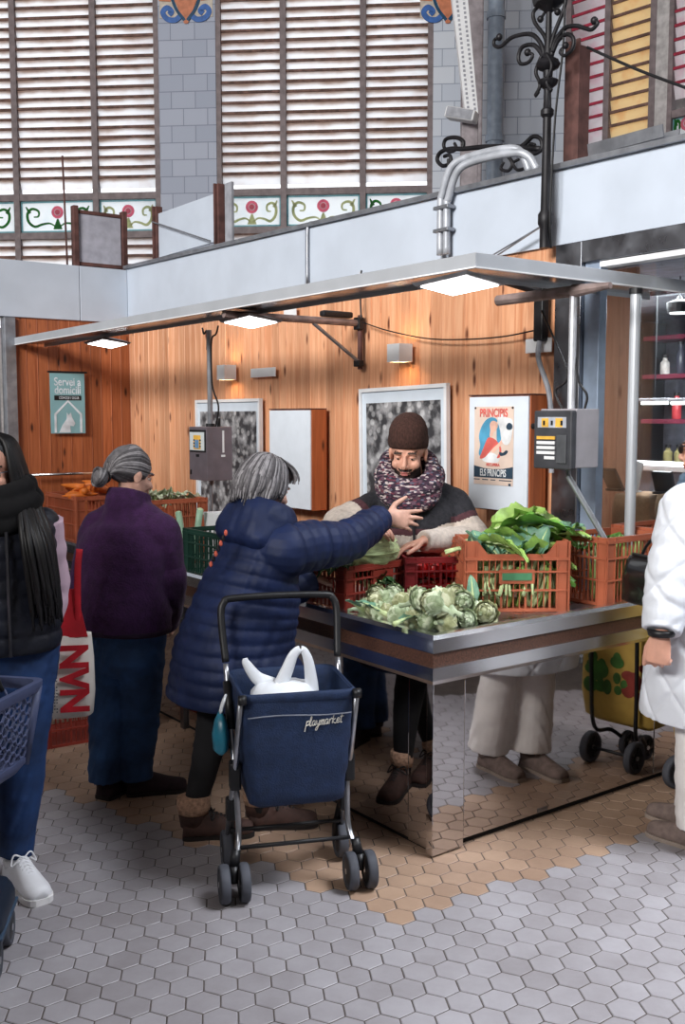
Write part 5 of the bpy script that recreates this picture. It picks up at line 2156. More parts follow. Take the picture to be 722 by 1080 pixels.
# leeks standing in the dark green crate
for k, (px0, py0, px1, py1, lab) in enumerate([(196, 588, 188, 540, 'pale green leek sticking up from the green crate at left'), (204, 588, 211, 537, 'pale green leek sticking up from the green crate at right'), (212, 590, 178, 552, 'pale green leek leaning left out of the green crate')]):
    a = 0.25 + .03 * k
    p0, p1 = ona(px0, py0, a), ona(px1, py1, a)
    p0.z = max(p0.z - .12, TRAY + .02)
    t = sthing('leek', p0, lab, 'leek')
    d_ = p1 - p0
    g = MB()
    g.tube([(0, 0, 0), d_ * .5, d_], [.016, .018, .019], 10)
    g.build('stalk', mat('leek_green', rgb(150, 186, 160), 0.4, var=0.12), t, smooth=True)
    g = MB()
    g.tube([d_ * 1.001, d_ * 1.02], [.016, .010], 10)
    g.build('cut_top', mat('leek_cut', rgb(190, 210, 170), 0.5), t)
# white trough and small orange tray in the green crate area
t = sthing('white_tub', (0.40, 2.14, TRAY), 'white plastic tub behind the leeks and the green crate', 'tub')
g = MB()
g.loft([[(x * k, y * k, z) for x, y in ((-.07, -.18), (.07, -.18), (.07, .18), (-.07, .18))] for k, z in ((.85, 0), (1, .27), (1.04, .27), (1.04, .285), (.96, .285), (.8, .03))])
g.build('tub', M_whitep, t)
g = MB()
g.box((-.058, -.15, .10), (.058, .15, .26))
g.build('ice', mat('crushed_white', rgb(214, 218, 222), 0.6, bump=0.6), t)
for k in range(3):
    t = sthing('orange_fruit', (0.22 + .09 * k, 1.62 + .02 * k, TRAY + 0.012), ['orange fruit in the green crate nearest the purple fleece', 'orange fruit in the middle of the green crate', 'orange fruit in the green crate nearest the navy coat'][k], 'fruit', 0 and None)
    g = MB()
    g.ell((0, 0, .115), (.045, .045, .115))
    g.build('flesh', mat('squash_orange', rgb(206, 112, 48), 0.45, var=0.15), t, smooth=True)
    g = MB()
    g.cyl((0, 0, .225), (0, 0, .245), .008)
    g.build('stalk', M_leaf_d, t)
# bread-like pale vegetables and carrots in the far crates
random.seed(31)
for k in range(14):
    t = sthing('carrot', (0.15 + random.uniform(0, .26), 3.68 + random.uniform(0, .40), TRAY + 0.29 + 0.018 * (k % 4)), 'carrot in the heap on the orange crate at the far left', 'carrot', 'carrots on the far left crate')
    g = MB(Matrix.Rotation(random.uniform(0, 6.28), 4, 'Z') @ Matrix.Rotation(random.uniform(-.25, .25), 4, 'Y'))
    g.tube([(-.09, 0, 0.015), (-.02, 0, 0.015), (.05, 0, 0.015), (.10, 0, 0.015)], [.022, .021, .014, .003], 10)
    g.build('root', mat('carrot_orange', rgb(222, 120, 44), 0.5, var=0.12), t, smooth=True)
for k in range(5):
    leafbunch(W(0.22 + .055 * k, 2.72 + .03 * k, TRAY + .30), TH + R(40 * k), ['pale endive head at the near left of the orange crate behind the purple fleece', 'pale endive head second in the orange crate behind the purple fleece', 'pale endive head in the middle of the orange crate behind the purple fleece', 'pale endive head fourth in the orange crate behind the purple fleece', 'pale endive head at the far right of the orange crate behind the purple fleece'][k], 5, .14, .08, 1.2, R(30), mat('endive_pale', rgb(206, 216, 190), 0.5), 120 + k, stems=False, name='endive_head')
# ================================================================== PEOPLE
def remesh(mb, voxel, smooth=3, name='tmp', factor=0.5):
    """fuse overlapping shells into one skin; returns a mesh."""
    bmesh.ops.recalc_face_normals(mb.bm, faces=mb.bm.faces[:])
    me = bpy.data.meshes.new(name)
    mb.bm.to_mesh(me)
    mb.bm.free()
    o = bpy.data.objects.new(name, me)
    C.objects.link(o)
    r = o.modifiers.new('r', 'REMESH')
    r.mode = 'VOXEL'
    r.voxel_size = voxel
    r.use_smooth_shade = True
    if smooth:
        s = o.modifiers.new('s', 'SMOOTH')
        s.iterations = smooth
        s.factor = factor
    dg = bpy.context.evaluated_depsgraph_get()
    out = bpy.data.meshes.new_from_object(o.evaluated_get(dg))
    bpy.data.objects.remove(o)
    bpy.data.meshes.remove(me)
    for p in out.polygons:
        p.use_smooth = True
    return out


def verts_of(me):
    n = len(me.vertices)
    a = np.empty(n * 3)
    me.vertices.foreach_get('co', a)
    return a.reshape(-1, 3)


def set_verts(me, a):
    me.vertices.foreach_set('co', a.reshape(-1))
    me.update()


def centers_of(me):
    n = len(me.polygons)
    a = np.empty(n * 3)
    me.polygons.foreach_get('center', a)
    return a.reshape(-1, 3)


def finish(me, name, mats, parent=None, idx=None):
    me.name = name
    me.materials.clear()
    for m in (mats if isinstance(mats, (list, tuple)) else [mats]):
        me.materials.append(m)
    if idx is not None:
        me.polygons.foreach_set('material_index', np.asarray(idx, dtype=np.int32))
    o = bpy.data.objects.new(name, me)
    C.objects.link(o)
    if parent is not None:
        o.parent = parent
    return o


def cat(pts, n):
    """resample a list of tuples/vectors of any dimension with Catmull-Rom."""
    A = [np.array(p, float) for p in pts]
    A = [2 * A[0] - A[1]] + A + [2 * A[-1] - A[-2]]
    out = []
    m = len(A) - 3
    for k in range(n + 1):
        t = k / n * m
        i = min(int(t), m - 1)
        u = t - i
        p0, p1, p2, p3 = A[i:i + 4]
        out.append(0.5 * ((2 * p1) + (p2 - p0) * u + (2 * p0 - 5 * p1 + 4 * p2 - p3) * u * u + (3 * p1 - p0 - 3 * p2 + p3) * u ** 3))
    return out


def puffs(s, pitch, amp):
    return 0.0 if not pitch else amp * (abs(math.sin(PI * s / pitch)) ** 0.42 - 0.7)


def torso(mb, keys, fwd, step=0.012, puff=(0, 0), e=0.86, seg=40, wr=0.0, seed=0):
    """keys: (x, y, z, half width, half depth, forward tilt of the ring); fwd: horizontal facing direction."""
    f0 = Vector(fwd).normalized()
    s0 = Vector((-f0.y, f0.x, 0))           # towards the person's left
    L = sum((Vector(keys[i + 1][:3]) - Vector(keys[i][:3])).length for i in range(len(keys) - 1))
    n = max(8, int(L / step))
    K = cat(keys, n)
    rnd = random.Random(seed)
    ph = [rnd.uniform(0, 6.28) for _ in range(6)]
    rings = []
    s = 0
    for i, k in enumerate(K):
        if i:
            s += float(np.linalg.norm(k[:3] - K[i - 1][:3]))
        c = Vector(k[:3])
        f = f0 * math.cos(k[5]) - Vector((0, 0, 1)) * math.sin(k[5])
        p = puffs(s, *puff)
        ring = []
        for j in range(seg):
            a = 2 * PI * j / seg
            ca, sa = math.cos(a), math.sin(a)
            w = wr * (math.sin(3 * a + ph[0] + s * 9) + .7 * math.sin(5 * a + ph[1] - s * 17) + .6 * math.sin(2 * a + ph[2] + s * 31)) if wr else 0
            rw, rd = k[3] + p + w, k[4] + p + w
            ring.append(c + s0 * (rw * math.copysign(abs(ca) ** e, ca)) + f * (rd * math.copysign(abs(sa) ** e, sa)))
        rings.append(ring)
    mb.loft(rings)


def limb(mb, pts, radii, step=0.012, puff=(0, 0), seg=20, wr=0.0, seed=0, flat=1.0, up=None):
    """tapering limb through joints; flat squeezes it along the second frame axis."""
    L = sum((Vector(pts[i + 1]) - Vector(pts[i])).length for i in range(len(pts) - 1))
    n = max(6, int(L / step))
    K = cat([(*Vector(p), r) for p, r in zip(pts, radii)], n)
    rnd = random.Random(seed)
    ph = rnd.uniform(0, 6.28)
    ps, el = [], []
    s = 0
    for i, k in enumerate(K):
        if i:
            s += float(np.linalg.norm(k[:3] - K[i - 1][:3]))
        r = k[3] + puffs(s, *puff) + (wr * (math.sin(s * 55 + ph) + .8 * math.sin(s * 93 + ph * 2)) if wr else 0)
        ps.append(Vector(k[:3]))
        el.append((r, r * flat))
    mb.tube(ps, None, seg, True, ell=el, up=up)


def head_frame(center, fwd, tilt=0.0, roll=0.0):
    """local head frame: face towards -Y, crown +Z; tilt > 0 bows the head."""
    f = Vector((fwd[0], fwd[1], 0)).normalized()
    rz = math.atan2(f.x, -f.y)
    return Matrix.Translation(center) @ Matrix.Rotation(rz, 4, 'Z') @ Matrix.Rotation(tilt, 4, 'X') @ Matrix.Rotation(roll, 4, 'Y')


def head(mb, T, s=1.0, male=False):
    S = T @ Matrix.Scale(s, 4)

    def el(c, r, M=None):
        mb.ell((0, 0, 0), r, S @ Matrix.Translation(c) @ (M or Matrix.Identity(4)), 20, 14)
    el((0, .012, .035), (.075, .094, .084))
    el((0, -.028, -.030), (.060, .064, .082))
    el((0, -.020, -.072), (.053, .056, .040))
    el((0, -.046, -.086), (.040 if male else .035, .040, .030))
    el((0, -.076, -.100), (.018, .015, .014))
    for x in (-1, 1):
        el((x * .029, -.081, .022), (.024, .012, .009))
        el((x * .040, -.066, -.030), (.022, .022, .022))
        el((x * .076, .012, -.008), (.008, .019, .031), Matrix.Rotation(x * R(18), 4, 'Z'))
        el((x * .080, .018, .004), (.006, .016, .018), Matrix.Rotation(x * R(25), 4, 'Z'))
        el((x * .011, -.100, -.035), (.008, .010, .007))
    n0, n1 = S @ Vector((0, -.088, .014)), S @ Vector((0, -.112, -.031))
    mb.tube([n0, n0.lerp(n1, .5), n1], [.008 * s, .010 * s, .0125 * s], 10)
    el((0, -.109, -.033), (.011, .011, .010))
    el((0, -.088, -.052), (.026, .012, .014))
    el((0, -.0975, -.0595), (.021, .007, .0055))
    el((0, -.0955, -.0705), (.018, .007, .006))


def sockets(me, T, s=1.0):
    """press the eye sockets and the mouth line into the skin."""
    Ti = np.array((T @ Matrix.Scale(s, 4)).inverted())
    Tm = np.array(T.to_3x3())
    a = verts_of(me)
    h = a @ Ti[:3, :3].T + Ti[:3, 3]
    d = np.zeros_like(h)
    for x in (-1, 1):
        r2 = ((h[:, 0] - x * .031) / .018) ** 2 + ((h[:, 2] - .003) / .012) ** 2
        d[:, 1] += np.where(h[:, 1] < -.04, .011 * np.exp(-r2), 0)
    r2 = (h[:, 0] / .022) ** 2 + ((h[:, 2] + .065) / .0028) ** 2
    d[:, 1] += np.where(h[:, 1] < -.07, .005 * np.exp(-r2), 0)
    set_verts(me, a + (d * s) @ Tm.T)


def headlocal(me, T, s=1.0):
    Ti = np.array((T @ Matrix.Scale(s, 4)).inverted())
    return centers_of(me) @ Ti[:3, :3].T + Ti[:3, 3]


def hand(mb, w, d, n, t, curls=(.25, .3, .35, .4), size=1.0, thumb=(0.75, 0.65, 0.25), spread=0.06):
    """w wrist, d towards the fingers, n out of the palm, t towards the thumb; curls bend each finger joint."""
    d, n, t = Vector(d).normalized(), Vector(n), Vector(t)
    n = (n - d * n.dot(d)).normalized()
    t = (t - d * t.dot(d) - n * t.dot(n)).normalized()
    w = Vector(w)
    k = size
    mb.tube([w - d * .03 * k, w, w + d * .035 * k, w + d * .075 * k, w + d * .096 * k], None, 16, True, ell=[(.025 * k, .019 * k), (.026 * k, .018 * k), (.036 * k, .017 * k), (.041 * k, .0145 * k), (.036 * k, .010 * k)], up=t)
    for i in range(4):
        L = [.074, .082, .076, .060][i] * k
        r = [.0092, .0095, .0090, .0080][i] * k
        p = w + d * (.086 - (.006 if i == 3 else 0) - (.003 if i == 0 else 0)) * k + t * (.031 - i * .0205) * k
        dd = (d + t * ((1.5 - i) * spread)).normalized()
        pts = [p - d * .02 * k, p]
        for j, fr in enumerate((.45, .31, .24)):
            c = curls[i] * (1.0 if j == 0 else 1.2)
            q = Matrix.Rotation(c, 3, dd.cross(n))
            dd = (q @ dd).normalized()
            p = p + dd * L * fr
            pts.append(p)
        mb.tube(pts, [r, r * 1.05, r * .98, r * .92, r * .75], 10)
        mb.ell(pts[-1], (r * .8,) * 3, None, 8, 6)
    a, b, c = thumb
    p = w + d * .022 * k + t * .024 * k + n * .004 * k
    td = (d * a + t * b + n * c).normalized()
    td2 = (d * (a + .4) + t * (b - .25) + n * c).normalized()
    pts = [p, p + td * .040 * k, p + td * .040 * k + td2 * .033 * k, p + td * .040 * k + td2 * .058 * k]
    mb.tube(pts, [.0135 * k, .0118 * k, .0105 * k, .0075 * k], 10)
    mb.ell(pts[-1], (.008 * k,) * 3, None, 8, 6)


def shoe(parent, pos, d, L, Wd, m, m_sole, shaft=0.0, m_shaft=None, name='shoe', sole_t=0.02, laces=None, heel=0.0):
    """a shoe standing at pos (world, middle of the heel), pointing along d; children of parent (world minus its location)."""
    d = Vector((d[0], d[1], 0)).normalized()
    pos = Vector((pos[0], pos[1], 0)) + d * (.045 * L / .295)
    M = Matrix.Translation(pos - parent.location) @ Matrix.Rotation(math.atan2(-d.x, d.y), 4, 'Z')
    secs = [(-.09, .55, .35), (-.085, .78, .78), (-.06, .92, 1.0), (-.02, .90, 1.06), (.03, .86, .98), (.07, .92, .80), (.12, 1.0, .60), (.16, .98, .50), (.19, .80, .42), (.205, .45, .30)]
    k = L / 0.295
    H = .088 * (k if k > .8 else .8)
    g = MB(M)
    rings = []
    for y, w, h in cat(secs, 22):
        rw, hh = Wd / 2 * w, H * h
        ring = []
        for j in range(20):
            a = 2 * PI * j / 20
            ca, sa = math.cos(a), math.sin(a)
            x = rw * math.copysign(abs(ca) ** .7, ca)
            z = sole_t + (hh * (sa ** 0.8) if sa > 0 else 0.006 * sa)
            ring.append((x * (1 - .25 * max(0, sa)), y * k, z))
        rings.append(ring)
    g.loft(rings)
    if shaft:
        g.tube([(0, -.045 * k, .05), (0, -.048 * k, .09), (0, -.045 * k, shaft)], None, 18, True, ell=[(.042, .052), (.046, .056), (.047, .056)], up=(1, 0, 0))
    o = g.build(name, m, parent, smooth=True)
    g = MB(M)
    g.loft([[(Wd / 2 * w * 1.04 * cx, y * k * 1.02, z) for cx in (-1, 1)] + [] for y, w, h in cat(secs, 22) for z in (0,)] if False else [[(-Wd / 2 * w * 1.05, y * k * 1.025, 0.0), (Wd / 2 * w * 1.05, y * k * 1.025, 0.0), (Wd / 2 * w * 1.06, y * k * 1.025, sole_t * (.8 + .4 * (y < 0) * heel + .0)), (-Wd / 2 * w * 1.06, y * k * 1.025, sole_t * (.8 + .4 * (y < 0) * heel))] for y, w, h in cat(secs, 22)])
    g.build('sole', m_sole, o)
    if shaft and m_shaft:
        g = MB(M)
        g.tube([(0, -.045 * k, shaft - .035), (0, -.045 * k, shaft - .01), (0, -.045 * k, shaft + .03), (0, -.045 * k, shaft + .035)], None, 20, True, ell=[(.052, .060), (.056, .066), (.055, .064), (.045, .05)], up=(1, 0, 0))
        g.build('lining', m_shaft, o, smooth=True)
    if laces:
        g = MB(M)
        for i in range(5):
            y = (.035 + .017 * i) * k
            z = sole_t + H * (.96 - .075 * i) * 1.0
            g.tube([(-.022, y - .006, z - .012), (0, y, z + .003), (.022, y + .006, z - .012)], .0026, 6)
            g.tube([(.022, y - .006, z - .012), (0, y, z + .004), (-.022, y + .006, z - .012)], .0035, 6)
        g.tube(bez([(0, .035 * k, sole_t + H), (.03, .02, sole_t + H + .012), (.045, .03, sole_t + H - .02), (.02, .04, sole_t + H)]), .003, 6)
        g.tube(bez([(0, .035 * k, sole_t + H), (-.03, .02, sole_t + H + .012), (-.045, .03, sole_t + H - .02), (-.02, .04, sole_t + H)]), .003, 6)
        g.build('laces', laces, o, smooth=True)
    return o


def wp(px, py, y):
    """world point seen at a pixel, y metres out."""
    return ony(px, py, y)


M_skin = mat('skin', rgb(214, 160, 138), 0.5, var=0.06, scale=20)
M_skin_old = mat('older_skin', rgb(206, 160, 142), 0.55, var=0.09, scale=30, bump=0.15, bscale=80)
M_lip = mat('lips', rgb(176, 104, 98), 0.45)
M_beard = mat('beard_hair', rgb(52, 38, 34), 0.8, var=0.35, scale=160)
M_brow = mat('brow_hair', rgb(58, 44, 38), 0.8)
M_eye = mat('eye_white', rgb(220, 216, 212), 0.2)
M_iris = mat('iris_dark', rgb(40, 28, 24), 0.15)
M_denim = mat('blue_denim', rgb(38, 68, 108), 0.8, var=0.28, scale=9, bump=0.25, bscale=22, stretch=(1, 1, 1))
M_denim_d = mat('dark_denim', rgb(26, 44, 76), 0.8, var=0.25, scale=9, bump=0.25, bscale=22)
M_grey_h = [mat('grey_hair', rgb(104, 101, 104), 0.55, var=0.2, scale=60), mat('dark_grey_hair', rgb(74, 71, 74), 0.55, var=0.2, scale=60), mat('silver_hair', rgb(138, 135, 138), 0.55, var=0.15, scale=60)]
M_zip = mat('zip_metal', rgb(90, 90, 96), 0.3, 0.8)


def eyes(parent, T, s=1.0, down=0.35):
    S = T @ Matrix.Scale(s, 4)
    O = Matrix.Translation(-parent.location)
    for x in (-1, 1):
        g = MB(O @ S)
        g.ell((x * .031, -.0715, .002), (.0125, .0115, .0105), None, 12, 8)
        e = g.build('eye', M_eye, parent, smooth=True)
        g = MB(O @ S)
        g.ell((x * .031, -.0815, .002 - .003 * down * 2), (.0055, .003, .0055), None, 10, 6)
        g.build('iris', M_iris, e, smooth=True)
        g = MB(O @ S)
        g.ell((x * .031, -.0735, .0055), (.0145, .0125, .0085), None, 12, 8)
        g.build('eyelid', M_skin, e, smooth=True)


def hair_locks(parent, name, mats, T, s, locks, base=None, seed=0, r=0.007):
    """hair as a cap plus tapering locks; each lock is a list of head-local points."""
    O = Matrix.Translation(-parent.location)
    g = MB(O @ T @ Matrix.Scale(s, 4))
    rnd = random.Random(seed)
    if base:
        for c, rad in base:
            g.ell(c, rad, None, 24, 16)
    for pts in locks:
        g.mi = rnd.randrange(len(mats))
        P_ = bez(pts, 5)
        n = len(P_)
        rr_ = r * rnd.uniform(.7, 1.3)
        g.tube(P_, [rr_ * (0.55 + .6 * math.sin(PI * min(1, .15 + .8 * i / n))) * (1 if i < n - 3 else .55) for i in range(n)], 7)
    return g.build(name, mats, parent, smooth=True)


def person(mb, origin, lab, mats, voxel=0.005, T=None, s=1.0, cls=None, smooth=3):
    me = remesh(mb, voxel, smooth)
    if T is not None:
        sockets(me, T, s)
    idx = None
    if cls is not None and T is not None:
        idx = cls(headlocal(me, T, s), centers_of(me))
    a = verts_of(me) - np.array(origin)
    set_verts(me, a)
    o = finish(me, 'person', mats, None, idx)
    o.location = origin
    return tag(o, lab, 'person')


def garment(mb, name, parent, mats, voxel=0.006, smooth=2, cls=None, disp=None):
    me = remesh(mb, voxel, smooth)
    if disp is not None:
        set_verts(me, disp(verts_of(me)))
    idx = cls(centers_of(me)) if cls else None
    off, q = Vector((0, 0, 0)), parent
    while q is not None:
        off += q.location
        q = q.parent
    set_verts(me, verts_of(me) - np.array(off))
    return finish(me, name, mats, parent, idx)


def folds(amp, sx=5.0, sz=13.0, seed=0.0, power=1.0):
    """creases: displaces along the radial direction of a slowly varying centre line by stretched noise."""
    def f(a):
        out = a.copy()
        c = a.mean(axis=0)
        for i in range(len(a)):
            x, y, z = a[i]
            n1 = noise.noise(Vector((x * sx + seed, y * sx, z * sz + .35 * sz * math.sin(x * 9)))) + .5 * noise.noise(Vector((x * sx * 2.3, y * sx * 2.3 + seed, z * sz * 2.1)))
            v = noise.noise_vector(Vector((x * 3 + seed, y * 3, z * 5)))
            r = Vector((x - c[0], y - c[1], 0))
            r = r.normalized() if r.length > 1e-4 else Vector((0, 0, 0))
            k = n1 * amp
            out[i, 0] += r.x * k + v.x * amp * .6
            out[i, 1] += r.y * k + v.y * amp * .6
        return out
    return f


def facecls(hl, c):
    """skin 0, lips 1, brows 2."""
    i = np.zeros(len(hl), int)
    lips = (np.abs(hl[:, 0]) < .023) & (np.abs(hl[:, 2] + .065) < .0105 * (1 - (hl[:, 0] / .026) ** 2)) & (hl[:, 1] < -.07)
    i[lips] = 1
    bx = np.abs(hl[:, 0])
    brow = (bx > .012) & (bx < .050) & (np.abs(hl[:, 2] - (.025 + .06 * (bx - .012) * (bx < .035) - .0 * bx)) < .0042) & (hl[:, 1] < -.055)
    i[brow] = 2
    return i


# ------------------------------------------------------------------ woman in the navy puffer coat, reaching over the counter
M_navy = mat('navy_nylon', rgb(20, 33, 68), 0.6, var=0.15, scale=10, bump=0.25, bscale=24, spec=0.35)
M_leg = mat('black_leggings', rgb(20, 19, 22), 0.85)
M_boot = mat('brown_suede', rgb(70, 48, 42), 0.8, var=0.2, scale=30)
M_shear = mat('beige_shearling', rgb(176, 140, 116), 0.95, var=0.2, scale=80, bump=0.8, bscale=120)
M_dsole = mat('dark_rubber', rgb(36, 30, 29), 0.8)
nf = Vector((0.80, 0.60, 0)).normalized()
nl = Vector((-nf.y, nf.x, 0))
pel = wp(243, 680, 3.93)
ORG = (pel.x, pel.y, 0)
neck = wp(284, 552, 3.98)
hd = wp(280, 513, 4.0)
sh_r = wp(298, 578, 3.86)
sh_l = wp(262, 570, 4.14)
elb = wp(362, 572, 4.05)
wri = wp(404, 546, 4.28)
tip = wp(432, 541, 4.36)
T = head_frame(hd, (0.80, 0.6), R(22))
B = MB()
head(B, T, 0.98)
limb(B, [neck - Vector((0, 0, .05)), neck.lerp(hd, .3), hd], [.056, .052, .05])
torso(B, [(*(pel + Vector((0, 0, -.06))), .16, .11, 0), (*pel.lerp(neck, .5), .14, .10, .2), (*(neck - Vector((0, 0, .1))), .15, .09, .4), (*neck, .07, .06, .4)], nf, step=.03)
limb(B, [sh_r, elb, wri], [.05, .042, .027], flat=1)
hd_ = (tip - wri).normalized()
hand(B, wri + hd_ * .012, (0.93, 0.32, -0.14), (-.35, .9, -.15), (.15, 0, 1), curls=(.02, .10, .20, .30), size=1.06, thumb=(.45, .85, .1), spread=.12)
wl = wp(330, 610, 4.3)
limb(B, [sh_l, wp(300, 620, 4.25), wl], [.05, .042, .027])
hand(B, wl, (.7, .6, -.2), (0, 0, -1), (.6, -.7, 0), size=.9)
legs = []
for px, py, yy, hip_off in ((204, 850, 3.87, -.07), (273, 852, 3.97, .07)):
    an = wp(px, py, yy)
    hip = pel + nl * hip_off * -1 + Vector((0, 0, .0))
    kn = hip.lerp(an, .5) + nf * .03
    limb(B, [hip, kn, an], [.085, .060, .038])
    legs.append((hip, kn, an))
navy = person(B, ORG, 'older grey-haired person in a long navy quilted puffer coat reaching an arm over the counter', [M_skin_old, M_lip, M_grey_h[0]], T=T, s=.98, cls=facecls)
G = MB()
hemc = pel + Vector((0.02, 0.01, -.205))
torso(G, [(hemc.x - .01, hemc.y, hemc.z, .265, .255, 0), (hemc.x, hemc.y, hemc.z + .12, .255, .245, 0.02), (*(pel + Vector((0.015, 0.01, .0))), .235, .225, .05), (*(pel.lerp(neck, .35) + Vector((.012, .01, 0))), .210, .195, .18), (*pel.lerp(neck, .62), .205, .150, .28), (*pel.lerp(neck, .85), .185, .125, .38), (*(neck + Vector((0, 0, -.035))), .115, .095, .45), (*(neck + Vector((0.0, 0, .01))), .085, .08, .45)], nf, puff=(.049, .0105), step=.006, wr=.0022, seed=4)
limb(G, [sh_r.lerp(neck, .35) - Vector((0, 0, .03)), sh_r + Vector((0, 0, -.01)), sh_r.lerp(elb, .5), elb, elb.lerp(wri, .6), wri - hd_ * .012], [.10, .105, .098, .086, .072, .056], puff=(.047, .0095), step=.006, wr=.002, seed=5)
limb(G, [sh_l.lerp(neck, .35) - Vector((0, 0, .03)), sh_l, wp(300, 620, 4.25), wl], [.09, .10, .08, .055], puff=(.058, .009), seed=6)
coat = garment(G, 'puffer_coat', navy, M_navy, voxel=.0048, smooth=1, disp=folds(.004, 7, 15, 6))
G = MB()
hc = neck - nf * .016 + Vector((-.005, 0, .040))
torso(G, [(*(hc + Vector((-.055, -.04, -.16))), .10, .07, .45), (*(hc + Vector((-.04, -.03, -.12))), .168, .140, .45), (*(hc + Vector((-.008, 0, -.04))), .165, .145, .42), (*(hc + Vector((0.004, .006, .005))), .142, .130, .40), (*(hc + Vector((0.012, .01, .035))), .120, .114, .38), (*(hc + Vector((0.015, .012, .045))), .100, .096, .38)], nf, puff=(.07, .006), wr=.006, seed=9)
garment(G, 'hood', coat, M_navy, voxel=.006, smooth=2, disp=folds(.006, 9, 14, 3))
G = MB()
cf = wri - hd_ * .02
G.tube([cf - hd_ * .02, cf + hd_ * .012], [.058, .05], 20)
G.build('cuff', M_navy, coat, smooth=True).location = -navy.location
# striped braid hanging down the back
G = MB()
for k in range(7):
    p = wp(238 - k * 2.6, 562 + k * 5.5, 3.74 + 0.004 * k)
    G.mi = k % 2
    G.ell(p - navy.location, (.007, .008, .012), None, 8, 6)
G.build('braided_cord', [mat('braid_red', rgb(206, 96, 76), 0.7), M_blackp], coat)
G = MB()
for (hip, kn, an), sd in zip(legs, (1, 2)):
    limb(G, [hip + Vector((0, 0, .03)), kn, an + Vector((0, 0, -.01))], [.098, .072, .043])
garment(G, 'leggings', navy, M_leg, voxel=.007, disp=folds(.003, 6, 22))
shoe(navy, (legs[0][2].x, legs[0][2].y, 0), (1, 0.12), .275, .100, M_boot, M_dsole, shaft=.135, m_shaft=M_shear, name='boot', laces=M_blackp)
shoe(navy, (legs[1][2].x, legs[1][2].y, 0), (1, 0.10), .275, .100, M_boot, M_dsole, shaft=.135, m_shaft=M_shear, name='boot', laces=M_blackp)
# hair: short grey bob
rnd = random.Random(11)
locks = []
for k in range(300):
    a = rnd.uniform(-PI, PI)
    if abs(a + PI / 2) < .85:
        continue
    ca, sa = math.cos(a), math.sin(a)
    L = rnd.uniform(.8, 1.15)
    top = (ca * .02 + rnd.uniform(-.01, .01), .02 + sa * .03, .125)
    drop = -.075 * L if sa > -.2 else -.03 * L
    locks.append([top, (ca * .062, .018 + sa * .075, .098), (ca * .088, .018 + sa * .106, .035), (ca * .092 + rnd.uniform(-.012, .012), .02 + sa * .112, drop * .4), (ca * .084 + rnd.uniform(-.02, .02), .02 + sa * .104, drop - rnd.uniform(0, .03))])
for k in range(16):
    x = rnd.uniform(-.06, .06)
    locks.append([(x * .4, -.01, .127), (x * .9, -.065, .105), (x * 1.15, -.092, .075), (x * 1.5, -.088, .045)])
hair_locks(navy, 'hair', M_grey_h, T, .98, locks, base=[((0, .020, .040), (.082, .098, .088)), ((0, .045, -.02), (.078, .075, .06))], seed=2, r=.0058)
eyes(navy, T, .98)

# ------------------------------------------------------------------ woman in the purple fleece, seen from behind
M_purple = mat('purple_fleece', rgb(56, 24, 66), 0.95, var=0.15, scale=40, bump=0.35, bscale=120, sheen=0.05)
M_shoe_d = mat('dark_burgundy_suede', rgb(42, 26, 32), 0.8, var=0.2, scale=30)
pf = Vector((0.34, 0.94, 0)).normalized()
pl = Vector((-pf.y, pf.x, 0))
Y0 = 4.30
pel = wp(129, 663, Y0)
ORG = (pel.x, pel.y, 0)
neck = wp(136, 538, Y0)
hd = wp(138, 501, Y0 + .01)
T = head_frame(hd, (0.72, 0.70), R(16))
B = MB()
head(B, T, .98)
limb(B, [neck - Vector((0, 0, .06)), neck, hd], [.056, .052, .05])
torso(B, [(*(pel + Vector((0, 0, -.06))), .15, .10, 0), (*pel.lerp(neck, .5), .13, .09, 0), (*(neck - Vector((0, 0, .1))), .15, .085, 0), (*neck, .06, .055, 0)], pf, step=.03)
sL, sR = neck + pl * .160 - Vector((0, 0, .095)), neck - pl * .160 - Vector((0, 0, .095))
eL, eR = wp(89, 636, Y0 + .10), wp(177, 620, Y0 + .02)
wL, wR = wp(106, 668, Y0 + .26), wp(175, 657, Y0 + .22)
limb(B, [sL, eL, wL], [.05, .042, .027])
limb(B, [sR, eR, wR], [.05, .042, .027])
hand(B, wR, (.25, .8, -.5), (-.8, .3, 0), (.1, .2, .9), size=.9, curls=(.4, .45, .5, .55))
hand(B, wL, (.3, .8, -.3), (.8, -.3, 0), (.1, .2, .9), size=.9, curls=(.4, .45, .5, .55))
pl_legs = []
for px, py, yy, off in ((113, 815, Y0 - .01, .085), (143, 814, Y0 + .03, -.085)):
    an = wp(px, py, yy)
    hip = pel + pl * off
    kn = hip.lerp(an, .5) + pf * .02
    pl_legs.append((hip, kn, an))
    limb(B, [hip, kn, an], [.085, .058, .038])
purp = person(B, ORG, 'older person in a purple fleece and jeans, grey hair tied back, seen from behind', [M_skin_old, M_lip, M_grey_h[0]], T=T, s=.98, cls=facecls)
G = MB()
torso(G, [(*(pel + Vector((0, 0, .0))), .215, .155, 0), (*(pel + Vector((0, 0, .10))), .215, .160, 0), (*pel.lerp(neck, .45), .205, .155, 0), (*pel.lerp(neck, .68), .212, .145, .05), (*pel.lerp(neck, .84), .180, .125, .1), (*(neck - Vector((0, 0, .05))), .145, .105, .1), (*(neck + Vector((-.004, 0, -.012))), .104, .096, .15), (*(neck + Vector((-.004, -.01, .035))), .090, .096, .2), (*(neck + Vector((.0, -.006, .080))), .082, .092, .3)], pf, wr=.002, seed=14)
limb(G, [sL.lerp(neck, .72) - Vector((0, 0, .045)), sL.lerp(neck, .35) - Vector((0, 0, .02)), sL, sL.lerp(eL, .5), eL, wL], [.075, .082, .078, .080, .076, .058], wr=.001, seed=15)
